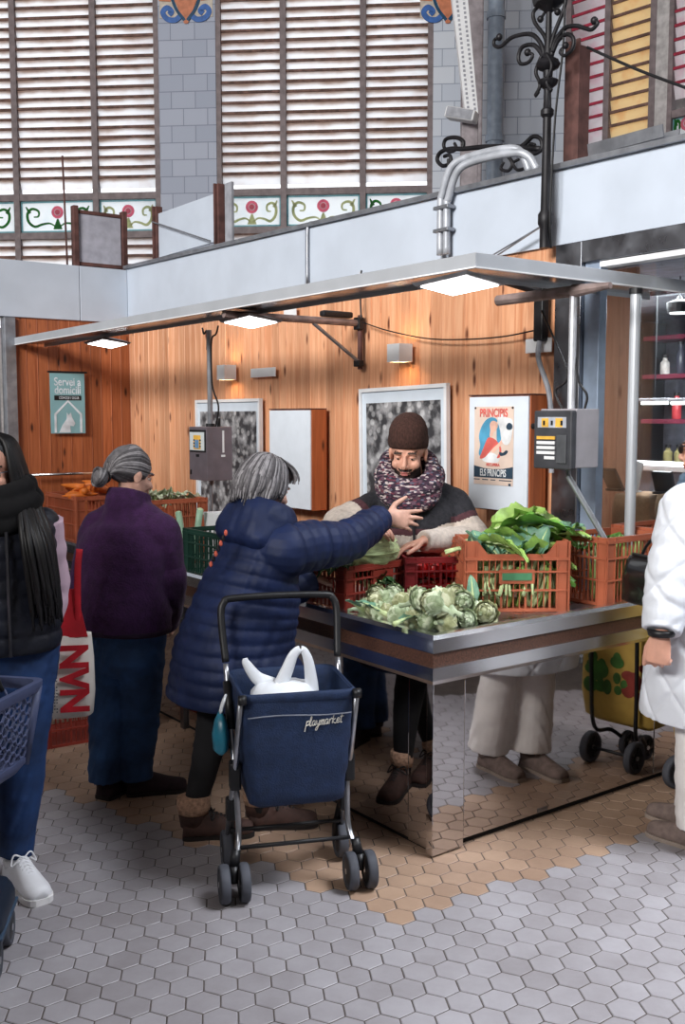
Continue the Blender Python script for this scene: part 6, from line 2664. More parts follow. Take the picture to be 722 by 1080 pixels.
limb(G, [sR.lerp(neck, .72) - Vector((0, 0, .045)), sR.lerp(neck, .35) - Vector((0, 0, .02)), sR, sR.lerp(eR, .5), eR, wR], [.075, .082, .078, .082, .080, .060], wr=.001, seed=16)
for s_ in (sL, sR):
    limb(G, [neck + Vector((0, -.005, .0)), s_.lerp(neck, .5) + Vector((0, 0, .012)), s_ + Vector((0, 0, .0))], [.065, .070, .072])
fl = garment(G, 'fleece_jacket', purp, M_purple, voxel=.007, smooth=8, disp=folds(.007, 5, 9, 2))
G = MB()
for k, (w_, z) in enumerate([(.217, -.004)]):
    torso(G, [(*(pel + Vector((0, 0, -.012))), .213, .153, 0), (*(pel + Vector((0, 0, .012))), .219, .160, 0)], pf, step=.01)
garment(G, 'hem_band', fl, mat('purple_binding', rgb(40, 22, 46), 0.9), voxel=.007, smooth=1)
G = MB()
for (hip, kn, an), sd in zip(pl_legs, (3, 4)):
    limb(G, [hip + Vector((0, 0, .03)), hip, kn, an + Vector((0, 0, .03)), an + Vector((0, 0, -.025))], [.115, .118, .092, .078, .080])
torso(G, [(*(pel + Vector((0, 0, -.20))), .15, .08, 0), (*(pel + Vector((0, 0, -.12))), .185, .118, 0), (*(pel + Vector((0, 0, .04))), .18, .125, 0)], pf, step=.02)
garment(G, 'jeans', purp, M_denim, voxel=.006, smooth=3, disp=folds(.007, 6, 20, 3))
shoe(purp, (pl_legs[0][2].x, pl_legs[0][2].y, 0), (.45, .9), .25, .098, M_shoe_d, M_dsole, shaft=.10)
shoe(purp, (pl_legs[1][2].x, pl_legs[1][2].y, 0), (1, .25), .26, .098, M_shoe_d, M_dsole, shaft=.10)
rnd = random.Random(17)
locks = []
bun = Vector((0, .125, -.035))
for k in range(240):
    a = rnd.uniform(-PI, PI)
    ca, sa = math.cos(a), math.sin(a)
    st = Vector((ca * .074, -.045 + abs(sa) * .02, .04 + sa * .07))
    if st.z < -.03:
        continue
    m1 = Vector((ca * .084, .03, .042 + sa * .082))
    m2 = Vector((ca * .056, .10, .02 + sa * .045))
    locks.append([st, m1, m2, bun + Vector((rnd.uniform(-.01, .01), -.01, rnd.uniform(-.01, .01)))])
for k in range(40):
    a0 = rnd.uniform(0, 6.28)
    ph = rnd.uniform(-.5, .5)
    locks.append([bun + Vector((.034 * math.cos(a0 + t), .016 + .022 * math.sin(t * .8 + ph), -.012 + .038 * math.sin(a0 + t))) for t in (0, .7, 1.4, 2.1)])
hair_locks(purp, 'hair', M_grey_h, T, .98, locks, base=[((0, .022, .040), (.079, .095, .086)), ((0, .142, -.047), (.034, .032, .042))], seed=5, r=.0052)
G = MB(Matrix.Translation(-purp.location) @ T)
G.tube([(.024 * math.cos(t), .108, -.033 + .024 * math.sin(t)) for t in [2 * PI * i / 16 for i in range(17)]], .005, 8)
G.build('hair_tie', M_blackp, purp)
eyes(purp, T, .98)

# ------------------------------------------------------------------ vendor in beanie, snood and two-tone fleece
M_char = mat('charcoal_fleece', rgb(44, 44, 50), 0.95, var=0.2, scale=60, bump=0.4, bscale=140)
M_cream = mat('cream_fleece', rgb(204, 192, 182), 0.95, var=0.08, scale=60, bump=0.4, bscale=140)
M_maroon = mat('maroon_fleece_stripe', rgb(84, 52, 58), 0.95, var=0.15, scale=60)
vf = Vector((-0.06, -1, 0)).normalized()
vl = Vector((-vf.y, vf.x, 0))
Y0 = 4.86
pel = Vector((wp(438, 600, Y0).x, Y0 + .03, 0.92))
ORG = (pel.x, pel.y, 0)
neck = wp(434, 512, Y0 - .03)
hd = wp(430, 478, Y0 - .10)
T = head_frame(hd, (-0.22, -0.97), R(15), R(2))
B = MB()
VS = 1.06
head(B, T, VS, True)
limb(B, [neck - Vector((0, 0, .06)), neck, hd + Vector((0, .02, 0))], [.065, .06, .055])
torso(B, [(*(pel + Vector((0, 0, -.08))), .16, .11, 0), (*pel.lerp(neck, .5), .16, .11, .05), (*(neck - Vector((0, 0, .12))), .18, .10, .1), (*neck, .07, .06, .1)], vf, step=.03)
sR, sL = wp(396, 534, Y0), wp(480, 531, Y0)
eR, eL = wp(356, 552, Y0 - .17), wp(498, 568, Y0 - .08)
wR, wL = wp(384, 558, Y0 - .40), wp(446, 571, Y0 - .30)
limb(B, [sR, eR, wR], [.055, .046, .029])
limb(B, [sL, eL, wL], [.055, .046, .029])
hand(B, wR + Vector((.0, 0, 0)), (.75, -.5, .05), (.2, .1, -.9), (-.3, -.8, 0), curls=(.3, .35, .4, .45), size=1.0)
hand(B, wL, (-.80, -.22, -.22), (.1, -.1, -1), (-.2, -.9, .1), curls=(.25, .3, .35, .4), size=1.02)
v_legs = []
for off in (.10, -.10):
    hip = pel + vl * off
    an = Vector((hip.x, hip.y + .01, .09))
    limb(B, [hip, hip.lerp(an, .5) + vf * .02, an], [.09, .062, .042])
    v_legs.append((hip, hip.lerp(an, .5) + vf * .02, an))


def vendor_cls(hl, c):
    i = facecls(hl, c)
    x, y, z = hl[:, 0], hl[:, 1], hl[:, 2]
    jaw = (z < -.048) & (z > -.125) & (y < .01) & ~((np.abs(x) < .022) & (np.abs(z + .065) < .010))
    edge = z < (-.060 + .030 * np.clip((np.abs(x) - .030) / .03, 0, 1) + .0)
    mous = (np.abs(z + .0505) < .0058) & (np.abs(x) < .030) & (y < -.08)
    i[(jaw & edge & (i == 0)) | (mous & (i == 0))] = 3
    return i


vend = person(B, ORG, 'bearded person in a brown beanie and patterned snood standing behind the counter', [M_skin, M_lip, M_brow, M_beard], T=T, s=VS, cls=vendor_cls, voxel=.0045)
eyes(vend, T, VS, 0.6)
G = MB()
torso(G, [(*(pel + Vector((0, 0, -.12))), .205, .155, 0), (*(pel + Vector((0, 0, .05))), .20, .155, 0), (*pel.lerp(neck, .5), .205, .155, .05), (*pel.lerp(neck, .70), .215, .145, .08), (*pel.lerp(neck, .86), .170, .12, .1), (*(neck - Vector((0, 0, .02))), .12, .09, .1), (*(neck + Vector((0, 0, .02))), .085, .08, .1)], vf, wr=.003, seed=24)
limb(G, [sR.lerp(neck, .4) - Vector((0, 0, .02)), sR, sR.lerp(eR, .5), eR, eR.lerp(wR, .6), wR], [.07, .074, .074, .070, .060, .048], wr=.001, seed=25)
limb(G, [sL.lerp(neck, .4) - Vector((0, 0, .02)), sL, sL.lerp(eL, .5), eL, eL.lerp(wL, .6), wL], [.07, .074, .076, .072, .062, .050], wr=.001, seed=26)
sRn, eRn, sLn, eLn = [np.array(v) for v in (sR, eR, sL, eL)]


def jacket_cls(c):
    i = np.zeros(len(c), int)
    zt = wp(438, 556, Y0 - .1).z
    body = np.abs(c[:, 0] - pel.x) < .19
    i[body & (c[:, 2] < zt)] = 2
    i[body & (c[:, 2] < zt - .035)] = 1
    for s_, e_, sg_, w_ in ((sRn, eRn, -1, np.array(wR)), (sLn, eLn, 1, np.array(wL))):
        d = e_ - s_
        L = np.linalg.norm(d)
        t = ((c - s_) @ (d / L)) / L
        side = (c[:, 0] - pel.x) * sg_ > .155
        fore = np.zeros(len(c), bool)
        d2 = w_ - e_
        L2 = np.linalg.norm(d2)
        q = c - e_
        t2 = (q @ (d2 / L2))
        dist = np.linalg.norm(q - np.outer(np.clip(t2, 0, L2), d2 / L2), axis=1)
        fore = dist < .085
        arm = (side & (t > -.2)) | fore
        i[side & (t > .42) & (t < .58)] = 2
        i[(side & (t >= .58)) | fore] = 1
    return i


for s_ in (sL, sR):
    limb(G, [neck + Vector((0, 0, -.02)), s_.lerp(neck, .5) + Vector((0, 0, .008)), s_ + Vector((0, 0, .0))], [.06, .066, .068])
jk = garment(G, 'fleece_jacket', vend, [M_char, M_cream, M_maroon], voxel=.006, smooth=6, cls=jacket_cls, disp=folds(.006, 7, 14, 4))
G = MB()
zp = [wp(438, y_, Y0 - .02) for y_ in (520, 545, 570)]
fr = [pel.lerp(neck, t_) + vf * d_ for t_, d_ in ((.0, .165), (.3, .165), (.55, .162), (.75, .156), (.90, .130))]
G.tube([p + Vector((0, 0, 0)) for p in fr], .006, 8)
G.build('zip', M_zip, jk).location = -vend.location
M_snood = None
def snood_mat():
    m, nt, b, L = nodes_of('tweed_snood_wool')
    tc = N(nt, 'ShaderNodeTexCoord')
    mp = N(nt, 'ShaderNodeMapping')
    mp.inputs['Scale'].default_value = (1, 1, 2.2)
    L.new(tc.outputs['Object'], mp.inputs[0])
    vo = N(nt, 'ShaderNodeTexVoronoi')
    vo.inputs['Scale'].default_value = 62
    L.new(mp.outputs[0], vo.inputs['Vector'])
    sp = N(nt, 'ShaderNodeSeparateColor')
    L.new(vo.outputs['Color'], sp.inputs[0])
    rp = N(nt, 'ShaderNodeValToRGB')
    rp.color_ramp.interpolation = 'CONSTANT'
    els = rp.color_ramp.elements
    els[0].position, els[0].color = 0.0, (*rgb(58, 38, 56), 1)
    els[1].position, els[1].color = 0.3, (*rgb(96, 70, 84), 1)
    for p_, c_ in ((.5, rgb(36, 32, 44)), (.66, rgb(190, 176, 176)), (.82, rgb(112, 58, 72)), (.92, rgb(90, 92, 110))):
        e_ = els.new(p_)
        e_.color = (*c_, 1)
    L.new(sp.outputs[0], rp.inputs[0])
    L.new(rp.outputs[0], b.inputs['Base Color'])
    b.inputs['Roughness'].default_value = .95
    bp = N(nt, 'ShaderNodeBump')
    bp.inputs['Strength'].default_value = .6
    bp.inputs['Distance'].default_value = .006
    L.new(vo.outputs['Distance'], bp.inputs['Height'])
    L.new(bp.outputs[0], b.inputs['Normal'])
    return m


M_snood = snood_mat()
G = MB()
sc_c = wp(431, 500, Y0 - .07)
rnd = random.Random(5)
for k, (dz, rw, rd, r) in enumerate([(.048, .108, .112, .034), (.0, .124, .128, .046), (-.05, .116, .126, .044)]):
    pts, rad = [], []
    for i in range(33):
        a = 2 * PI * i / 32
        front = max(0, -math.sin(a))
        pts.append(sc_c + Vector((rw * math.cos(a), rd * math.sin(a) + .01, dz - front * (.10, .085, .085)[k] + (.05, .02, .0)[k] * max(0, math.sin(a)))))
        rad.append(r * (1 + .10 * math.sin(a * 3 + k * 2)))
    G.tube(pts, rad, 14)
garment(G, 'snood', vend, M_snood, voxel=.006, smooth=3)
# knitted beanie
M_beanie = mat('brown_knit', rgb(66, 42, 36), 0.95, var=0.25, scale=150, bump=0.5, bscale=170, stretch=(1, 1, .35))
G = MB(Matrix.Translation(-vend.location) @ T @ Matrix.Scale(VS, 4))
rings = []
for zf, rw, rd in [(-.006, .083, .099), (.004, .087, .104), (.03, .0885, .106), (.045, .087, .104), (.05, .0855, .1025), (.08, .083, .099), (.105, .074, .088), (.125, .058, .068), (.140, .036, .042), (.146, .012, .014)]:
    ring = []
    for i in range(72):
        a = 2 * PI * i / 72
        rib = 1 + .012 * math.cos(a * 36)
        dip = .020 * math.sin(a) * (1 if zf < .05 else max(0, (.09 - zf) / .04))
        ring.append((rw * rib * math.cos(a), .012 + rd * rib * math.sin(a) + (.012 if zf > .11 else 0), zf + .030 - dip))
    rings.append(ring)
G.loft(rings)
G.build('beanie', M_beanie, vend, smooth=True)
G = MB()
for (hip, kn, an), sd in zip(v_legs, (5, 6)):
    limb(G, [hip + Vector((0, 0, .03)), kn, an - Vector((0, 0, .03))], [.115, .09, .075])
torso(G, [(*(pel + Vector((0, 0, -.08))), .185, .13, 0), (*(pel + Vector((0, 0, .04))), .18, .13, 0)], vf, step=.02)
garment(G, 'trousers', vend, M_denim_d, voxel=.008, disp=folds(.006, 6, 18, 5))
for hip, kn, an in v_legs:
    shoe(vend, (an.x, an.y, 0), (vf.x, vf.y), .29, .105, M_shoe_d, M_dsole, shaft=.09)

# ------------------------------------------------------------------ woman in the long white quilted coat at the right edge
M_wcoat = mat('white_nylon', rgb(218, 222, 230), 0.5, var=0.02, scale=8, bump=0.15, bscale=30)
M_wtrous = mat('white_trousers', rgb(226, 222, 220), 0.85, var=0.04, bump=0.15, bscale=25)
M_taupe = mat('taupe_suede', rgb(120, 104, 98), 0.85, var=0.15, scale=40)
M_taupes = mat('taupe_sole', rgb(150, 136, 126), 0.8)
M_blond = [mat('blond_hair', rgb(190, 160, 120), 0.5, var=0.2, scale=60), mat('ash_hair', rgb(150, 126, 100), 0.5, var=0.2, scale=60)]
wf = Vector((-0.66, 0.75, 0)).normalized()
wl_ = Vector((-wf.y, wf.x, 0))
Y0 = 3.87
pel = Vector((1.448, Y0, .86))
ORG = (pel.x, pel.y, 0)
neck = Vector((1.423, Y0, 1.385))
hd = Vector((1.400, Y0 + .01, 1.535))
T = head_frame(hd, (-.80, .6), R(6))
B = MB()
head(B, T, 1.0)
limb(B, [neck - Vector((0, 0, .06)), neck, hd], [.056, .052, .05])
torso(B, [(*(pel + Vector((0, 0, -.06))), .15, .10, 0), (*pel.lerp(neck, .5), .13, .09, 0), (*(neck - Vector((0, 0, .1))), .15, .085, 0), (*neck, .06, .055, 0)], wf, step=.03)
sL, sR = neck + wl_ * .19 - Vector((0, 0, .085)), neck - wl_ * .19 - Vector((0, 0, .085))
eL = wp(706, 610, 3.67)
wL = wp(697, 672, 3.61)
eR = sR + Vector((.10, .03, -.28))
wR = eR + wf * .15 + Vector((0, 0, -.16))
limb(B, [sL, eL, wL], [.05, .042, .027])
limb(B, [sR, eR, wR], [.05, .042, .027])
hand(B, wL + Vector((0, 0, .012)), (-.12, .0, -1), (.5, .85, 0), (-.85, .5, 0), curls=(.9, .95, 1.0, 1.05), size=1.15, thumb=(.9, .4, .35))
hand(B, wR, (-.5, .5, -.5), (.7, .5, 0), (0, 0, 1), curls=(.5, .55, .6, .65), size=.92)
w_legs = []
for (fx, fy), off in (((1.375, 3.74), .085), ((1.43, 3.93), -.085)):
    hip = pel + wl_ * off
    an = Vector((fx, fy, .10))
    kn = hip.lerp(an, .5) + wf * .02
    limb(B, [hip, kn, an], [.085, .058, .038])
    w_legs.append((hip, kn, an))
wht = person(B, ORG, 'person in a long white quilted coat and white trousers at the right edge', [M_skin, M_lip, M_brow], T=T, s=1.0, cls=facecls)
eyes(wht, T, 1.0)
G = MB()
hz_ = pel.z - .36
torso(G, [(pel.x - .01, pel.y, hz_, .285, .245, 0), (pel.x - .005, pel.y, hz_ + .2, .280, .235, 0), (*(pel + Vector((0, 0, .0))), .255, .205, 0), (*pel.lerp(neck, .45), .225, .175, 0), (*pel.lerp(neck, .72), .225, .155, .02), (*pel.lerp(neck, .87), .20, .13, .05), (*(neck - Vector((0, 0, .02))), .12, .10, .1), (*(neck + Vector((0, 0, .05))), .10, .095, .1)], wf, wr=.003, seed=34)
limb(G, [sL.lerp(neck, .4) - Vector((0, 0, .02)), sL, sL.lerp(eL, .5), eL, eL.lerp(wL, .7), wL + Vector((0, 0, .02))], [.09, .105, .098, .088, .078, .066], wr=.002, seed=35)
limb(G, [sR.lerp(neck, .4) - Vector((0, 0, .02)), sR, sR.lerp(eR, .5), eR, wR], [.09, .105, .098, .088, .066], wr=.002, seed=36)


def diamonds(a):
    """diamond quilting pressed into the white coat."""
    c = np.array([pel.x, pel.y, 0])
    q = a - c
    ang = np.arctan2(q[:, 1], q[:, 0]) * .25
    u = (a[:, 2] + ang * 1.35) / .21
    v = (a[:, 2] - ang * 1.35) / .21
    du = np.abs(u - np.round(u))
    dv = np.abs(v - np.round(v))
    groove = np.exp(-(np.minimum(du, dv) / .07) ** 2)
    r = np.linalg.norm(q[:, :2], axis=1, keepdims=True)
    n = np.concatenate([q[:, :2] / np.maximum(r, 1e-3), np.zeros((len(a), 1))], 1)
    return a - n * (groove * .008)[:, None]


wc = garment(G, 'quilted_coat', wht, M_wcoat, voxel=.006, smooth=3, disp=lambda a: folds(.006, 6, 10, 7)(diamonds(a)))
G = MB()
G.tube([wL + Vector((0, 0, .028)), wL + Vector((0, 0, .006))], [.052, .046], 18)
G.build('knit_cuff', M_blackp, wc, smooth=True).location = -wht.location
G = MB()
zx = [pel + Vector((0, 0, dz_)) + wf * d_ + wl_ * .12 for dz_, d_ in ((-.36, .22), (-.2, .215), (0, .19))]
G.tube(zx, .004, 6)
G.build('side_zip', M_zip, wc).location = -wht.location
G = MB()
for (hip, kn, an), sd in zip(w_legs, (7, 8)):
    limb(G, [hip + Vector((0, 0, .03)), kn, an + Vector((0, 0, -.01))], [.115, .092, .098])
garment(G, 'trousers', wht, M_wtrous, voxel=.007, disp=folds(.007, 6, 16, 8))
for hip, kn, an in w_legs:
    shoe(wht, (an.x, an.y, 0), (wf.x, wf.y), .27, .10, M_taupe, M_taupes, shaft=.085)
rnd = random.Random(23)
locks = []
for k in range(110):
    a = rnd.uniform(-PI, PI)
    if abs(a + PI / 2) < .9:
        continue
    ca, sa = math.cos(a), math.sin(a)
    locks.append([(ca * .02, .02 + sa * .03, .124), (ca * .062, .018 + sa * .075, .098), (ca * .086, .018 + sa * .104, .035), (ca * .088, .02 + sa * .108, -.02), (ca * .07 + rnd.uniform(-.01, .01), .02 + sa * .10, -.075 - rnd.uniform(0, .03))])
hair_locks(wht, 'hair', M_blond, T, 1.0, locks, base=[((0, .020, .040), (.080, .096, .087))], seed=6, r=.008)
G = MB(Matrix.Translation(-wht.location) @ T)
for x in (-1, 1):
    G.ell((x * .033, -.099, .004), (.024, .007, .020), None, 14, 8)
    G.tube([(x * .055, -.093, .012), (x * .074, -.05, .012), (x * .082, .01, .008)], .003, 6)
G.tube([(-.012, -.103, .008), (.012, -.103, .008)], .003, 6)
G.build('sunglasses', M_blackp, wht, smooth=True)
G = MB(Matrix.Translation(-wht.location) @ T)
for k, (z, r) in enumerate(((-.125, .085), (-.15, .095))):
    G.tube([(r * math.cos(t), -.01 + r * math.sin(t), z - .012 * math.sin(t)) for t in [2 * PI * i / 24 for i in range(25)]], .026, 10)
G.build('scarf', mat('blue_grey_scarf', rgb(92, 112, 134), 0.9, var=0.2, scale=30), wht, smooth=True)
G = MB(Matrix.Translation(-wht.location) @ T)
for x in (-1, 1):
    G.tube([(x * .084, .005 + .016 * math.sin(t), -.058 + .018 * math.cos(t)) for t in [2 * PI * i / 16 for i in range(17)]], .002, 6)
G.build('hoop_earring', M_steel, wht)

# ------------------------------------------------------------------ woman with long black hair at the left edge
M_vest = mat('dark_navy_nylon', rgb(18, 22, 36), 0.58, var=0.2, scale=10, bump=0.3, bscale=38)
M_pinks = mat('pale_pink_sleeve', rgb(206, 178, 194), 0.85, var=0.06)
M_bscarf = mat('black_scarf', rgb(9, 8, 11), 0.95, var=0.2, scale=40)
M_bhair = [mat('black_hair', rgb(12, 10, 13), 0.5, var=0.2, scale=60), mat('blue_black_hair', rgb(19, 17, 21), 0.5, var=0.2, scale=60)]
bf = Vector((0.45, -0.89, 0)).normalized()
bl_ = Vector((-bf.y, bf.x, 0))
Y0 = 3.50
pel = Vector((wp(4, 700, Y0).x, Y0, .84))
ORG = (pel.x, pel.y, 0)
neck = Vector((pel.x, Y0 - .0, 1.375))
hd = Vector((wp(-6, 497, Y0).x, Y0 - .015, wp(-6, 497, Y0).z))
T = head_frame(hd, (0.05, -1.0), R(5))
B = MB()
head(B, T, 1.0)
limb(B, [neck - Vector((0, 0, .06)), neck, hd], [.054, .05, .05])
torso(B, [(*(pel + Vector((0, 0, -.06))), .15, .10, 0), (*pel.lerp(neck, .5), .125, .085, 0), (*(neck - Vector((0, 0, .1))), .15, .085, 0), (*neck, .06, .055, 0)], bf, step=.03)
sL, sR = neck + bl_ * .150 - Vector((0, 0, .085)), neck - bl_ * .150 - Vector((0, 0, .085))
eL = wp(55, 628, Y0 + .14)
wL = wp(40, 690, Y0 + .04)
eR = sR + Vector((-.06, -.05, -.28))
wR = Vector((-1.34, 3.16, .945))
limb(B, [sL, eL, wL], [.046, .038, .026])
limb(B, [sR, eR, wR], [.046, .038, .026])
hand(B, wR, (-.15, -.1, -1), (.9, .1, 0), (.1, -.9, 0), curls=(.6, .65, .7, .75), size=.9, thumb=(.9, .4, .3))
hand(B, wL, (-.4, -.2, -.8), (-.5, -.6, 0), (-.3, -.5, .5), curls=(.3, .35, .4, .45), size=.9)
b_legs = []
for an, off in ((Vector((wp(14, 900, 3.46).x, 3.49, .10)), .085), (Vector((pel.x - .17, 3.60, .10)), -.085)):
    hip = pel + bl_ * off
    kn = hip.lerp(an, .5) + bf * .02
    limb(B, [hip, kn, an], [.085, .058, .038])
    b_legs.append((hip, kn, an))
blk = person(B, ORG, 'person with long black hair in a dark puffer vest and jeans at the left edge', [M_skin, M_lip, M_brow], T=T, s=1.0, cls=facecls)
eyes(blk, T, 1.0, 0)
G = MB()
torso(G, [(*(pel + Vector((0, 0, .0))), .195, .150, 0), (*(pel + Vector((0, 0, .1))), .20, .155, 0), (*pel.lerp(neck, .45), .178, .14, 0), (*pel.lerp(neck, .70), .190, .14, .02), (*pel.lerp(neck, .85), .175, .12, .05), (*(neck - Vector((0, 0, .03))), .11, .09, .1), (*(neck + Vector((0, 0, .03))), .08, .08, .1)], bf, puff=(.066, .012), step=.008, wr=.002, seed=44)
for s_ in (sL, sR):
    G.ell(s_ + Vector((0, 0, -.025)), (.060, .064, .070), None, 20, 14)
vs = garment(G, 'puffer_vest', blk, M_vest, voxel=.006, smooth=1)
G = MB()
G.tube([pel.lerp(neck, t_) + bf * d_ for t_, d_ in ((.01, .162), (.3, .165), (.6, .158), (.8, .145))], .006, 8)
G.build('zip', M_zip, vs).location = -blk.location
G = MB()
limb(G, [sL, sL.lerp(eL, .5), eL, wL], [.068, .066, .060, .042], wr=.002, seed=45)
garment(G, 'sleeve', blk, M_pinks, voxel=.007)
G = MB()
limb(G, [sR, sR.lerp(eR, .5), eR, wR + Vector((0, 0, .02))], [.068, .066, .060, .042], wr=.002, seed=46)
garment(G, 'sleeve', blk, M_pinks, voxel=.007)
G = MB()
for (hip, kn, an), sd in zip(b_legs, (9, 10)):
    limb(G, [hip + Vector((0, 0, .03)), hip, kn, an + Vector((0, 0, -.0))], [.112, .112, .082, .062])
torso(G, [(*(pel + Vector((0, 0, -.20))), .15, .08, 0), (*(pel + Vector((0, 0, -.12))), .178, .118, 0), (*(pel + Vector((0, 0, .06))), .17, .12, 0)], bf, step=.02)
garment(G, 'jeans', blk, mat('mid_blue_denim', rgb(24, 52, 96), 0.8, var=0.3, scale=8, bump=0.2, bscale=22), voxel=.006, disp=folds(.005, 6, 20, 11))
M_snk = mat('white_leather', rgb(222, 222, 226), 0.5, var=0.04)
for (hip, kn, an), dd in zip(b_legs, ((.62, -.78), (.2, -1))):
    shoe(blk, (an.x, an.y, 0), dd, .275, .10, M_snk, mat('white_rubber', rgb(214, 212, 212), 0.6), shaft=.085, name='sneaker', sole_t=.028, laces=M_snk)
rnd = random.Random(29)
locks = []
for k in range(520):
    a = rnd.uniform(-.62, PI + .62)
    ca, sa = math.cos(a), math.sin(a)
    L = rnd.uniform(.40, .52)
    w = rnd.uniform(-.012, .012)
    fr_ = rnd.uniform(-.055, .02)
    sg = 1 if ca > 0 else -1
    ox = ca * .06 + sg * .105 * min(1, abs(ca) * 2.5) + rnd.uniform(-.022, .022)
    locks.append([(ca * .02, .012 + sa * .02, .126), (ca * .066, .015 + sa * .070, .100), (ca * .090, .016 + sa * .106, .03), (ca * .112 + w * .5, .01 + sa * .12, -.07), (ox + w, fr_ + sa * .10 - .07, -.20), (ox * 1.16 + w, fr_ + sa * .09 - .095, -L * .78), (ox * 1.2 + w * 1.5, fr_ + sa * .085 - .10, -L)])
hair_locks(blk, 'hair', M_bhair, T, 1.0, locks, base=[((0, .022, .042), (.081, .094, .087)), ((0, .075, -.11), (.085, .05, .16)), ((.100, -.01, -.15), (.042, .075, .11)), ((.150, -.075, -.29), (.040, .055, .14)), ((-.100, -.01, -.15), (.042, .075, .11)), ((-.15, -.075, -.29), (.040, .055, .14))], seed=7, r=.0095)
G = MB()
sc_c = neck + Vector((0.01, -.01, .0))
for k, (dz, rw, r) in enumerate([(.045, .090, .036), (-.005, .105, .042), (-.055, .10, .042)]):
    G.tube([sc_c + Vector((rw * math.cos(t), rw * math.sin(t), dz + .035 * min(0, math.sin(t)))) for t in [2 * PI * i / 28 for i in range(29)]], r, 14)
garment(G, 'scarf', blk, M_bscarf, voxel=.007, smooth=4)
G = MB(Matrix.Translation(-blk.location) @ T)
for x in (-1, 1):
    G.tube([(x * .031 + .021 * math.cos(t), -.100, .002 + .018 * math.sin(t)) for t in [2 * PI * i / 20 for i in range(21)]], .0018, 6)
    G.tube([(x * .052, -.098, .008), (x * .082, .01, .006)], .0018, 6)
G.tube([(-.010, -.101, .006), (.010, -.101, .006)], .0018, 6)
G.build('spectacles', M_zip, blk, smooth=True)

mp_ = thing('mobile_phone', wL + Vector((.005, .028, -.11)), 'pale phone held in the hand below the white coat sleeve', 'phone', R(30))
g = MB(Matrix.Rotation(R(12), 4, 'X'))
g.bbox((-.034, -.004, -.03), (.034, .004, .095), .003)
g.build('case', mat('pale_blue_case', rgb(186, 198, 214), 0.35), mp_)
g = MB(Matrix.Rotation(R(12), 4, 'X'))
g.bbox((-.031, .0042, -.026), (.031, .0052, .091), .0004)
g.build('screen', M_blackp, mp_)
# ================================================================== TROLLEYS AND BAGS
M_tube = mat('silver_tube', rgb(176, 178, 184), 0.3, 0.9)
M_bagc = mat('navy_canvas', rgb(24, 42, 74), 0.75, var=0.12, scale=30, bump=0.3, bscale=180)
M_bagin = mat('navy_lining', rgb(30, 48, 88), 0.8, var=0.1)
M_tyre = mat('grey_tyre', rgb(70, 72, 80), 0.7)
M_hub = mat('dark_hub', rgb(30, 31, 36), 0.5)
M_white_bag = mat('white_plastic_film', rgb(226, 230, 236), 0.35, var=0.03, bump=0.2, bscale=30)
tro_rz = math.atan2(.106, .441)
tro_o = Vector((-.185, 3.513, 0))
tro = thing('shopping_trolley', tro_o, 'navy canvas shopping trolley on four wheels standing behind the navy puffer coat', 'shopping trolley', tro_rz)
TI = Matrix.Rotation(-tro_rz, 4, 'Z') @ Matrix.Translation(-tro_o)


def tl(px, py, y):
    return TI @ wp(px, py, y)


def wheel(parent, c, r, w, name='wheel', spokes=0, axis=(1, 0, 0)):
    M = Matrix.Translation(c) @ Vector(axis).to_track_quat('Z', 'Y').to_matrix().to_4x4()
    g = MB(M)
    n = 28
    prof = [(r * .70, -w * .42), (r * .93, -w * .5), (r, -w * .3), (r, w * .3), (r * .93, w * .5), (r * .70, w * .42)]
    rings = [[(q[0] * math.cos(2 * PI * k / n), q[0] * math.sin(2 * PI * k / n), q[1]) for q in prof] for k in range(n)]
    rings.append(rings[0])
    g.loft(rings, cap=False)
    o = g.build(name, M_tyre, parent, smooth=True)
    g = MB(M)
    if spokes:
        for k in range(spokes):
            a = 2 * PI * k / spokes
            g.tube([(0, 0, 0), (r * .72 * math.cos(a), r * .72 * math.sin(a), 0)], [.012, .016], 8)
        g.lathe([(.022, -w * .4), (.024, 0), (.022, w * .4)], 14)
        g.lathe([(r * .66, -w * .3), (r * .715, -w * .3), (r * .715, w * .3), (r * .66, w * .3)], 24)
    else:
        g.lathe([(r * .2, -w * .52), (r * .705, -w * .40), (r * .705, w * .40), (r * .2, w * .52)], 24)
    g.build('hub', M_hub, o, auto=40)
    g = MB(M)
    g.lathe([(.010, -w * .56), (.011, w * .56)], 10)
    g.build('axle_cap', M_tube, o)
    return o


fx, fy, rx, ry = .222, -.135, .214, .135
for sx in (-1, 1):
    for k, dx in enumerate((-.034, .034)):
        wheel(tro, (sx * fx + dx, fy, .066), .066, .034)
    wheel(tro, (sx * rx, ry, .070), .070, .036)
# bag: tapered box with soft sides
zt = .72
wb, wtp = .165, .193
yb0, yb1, yt0, yt1 = -.150, .12, -.175, .185
zb = .335


def bagring(f, inset=0.0, n=12):
    w = lerp(wb, wtp, f) - inset
    y0, y1 = lerp(yb0, yt0, f) + inset, lerp(yb1, yt1, f) - inset
    bul = .010 * math.sin(PI * f)
    pts = []
    r = .035
    for cx, cy, a0 in ((w - r, y0 + r, -PI / 2), (w - r, y1 - r, 0), (-w + r, y1 - r, PI / 2), (-w + r, y0 + r, PI)):
        for k in range(5):
            a = a0 + PI / 2 * k / 4
            pts.append((cx + (r + bul * .4) * math.cos(a), cy + (r + bul) * math.sin(a)))
    return pts


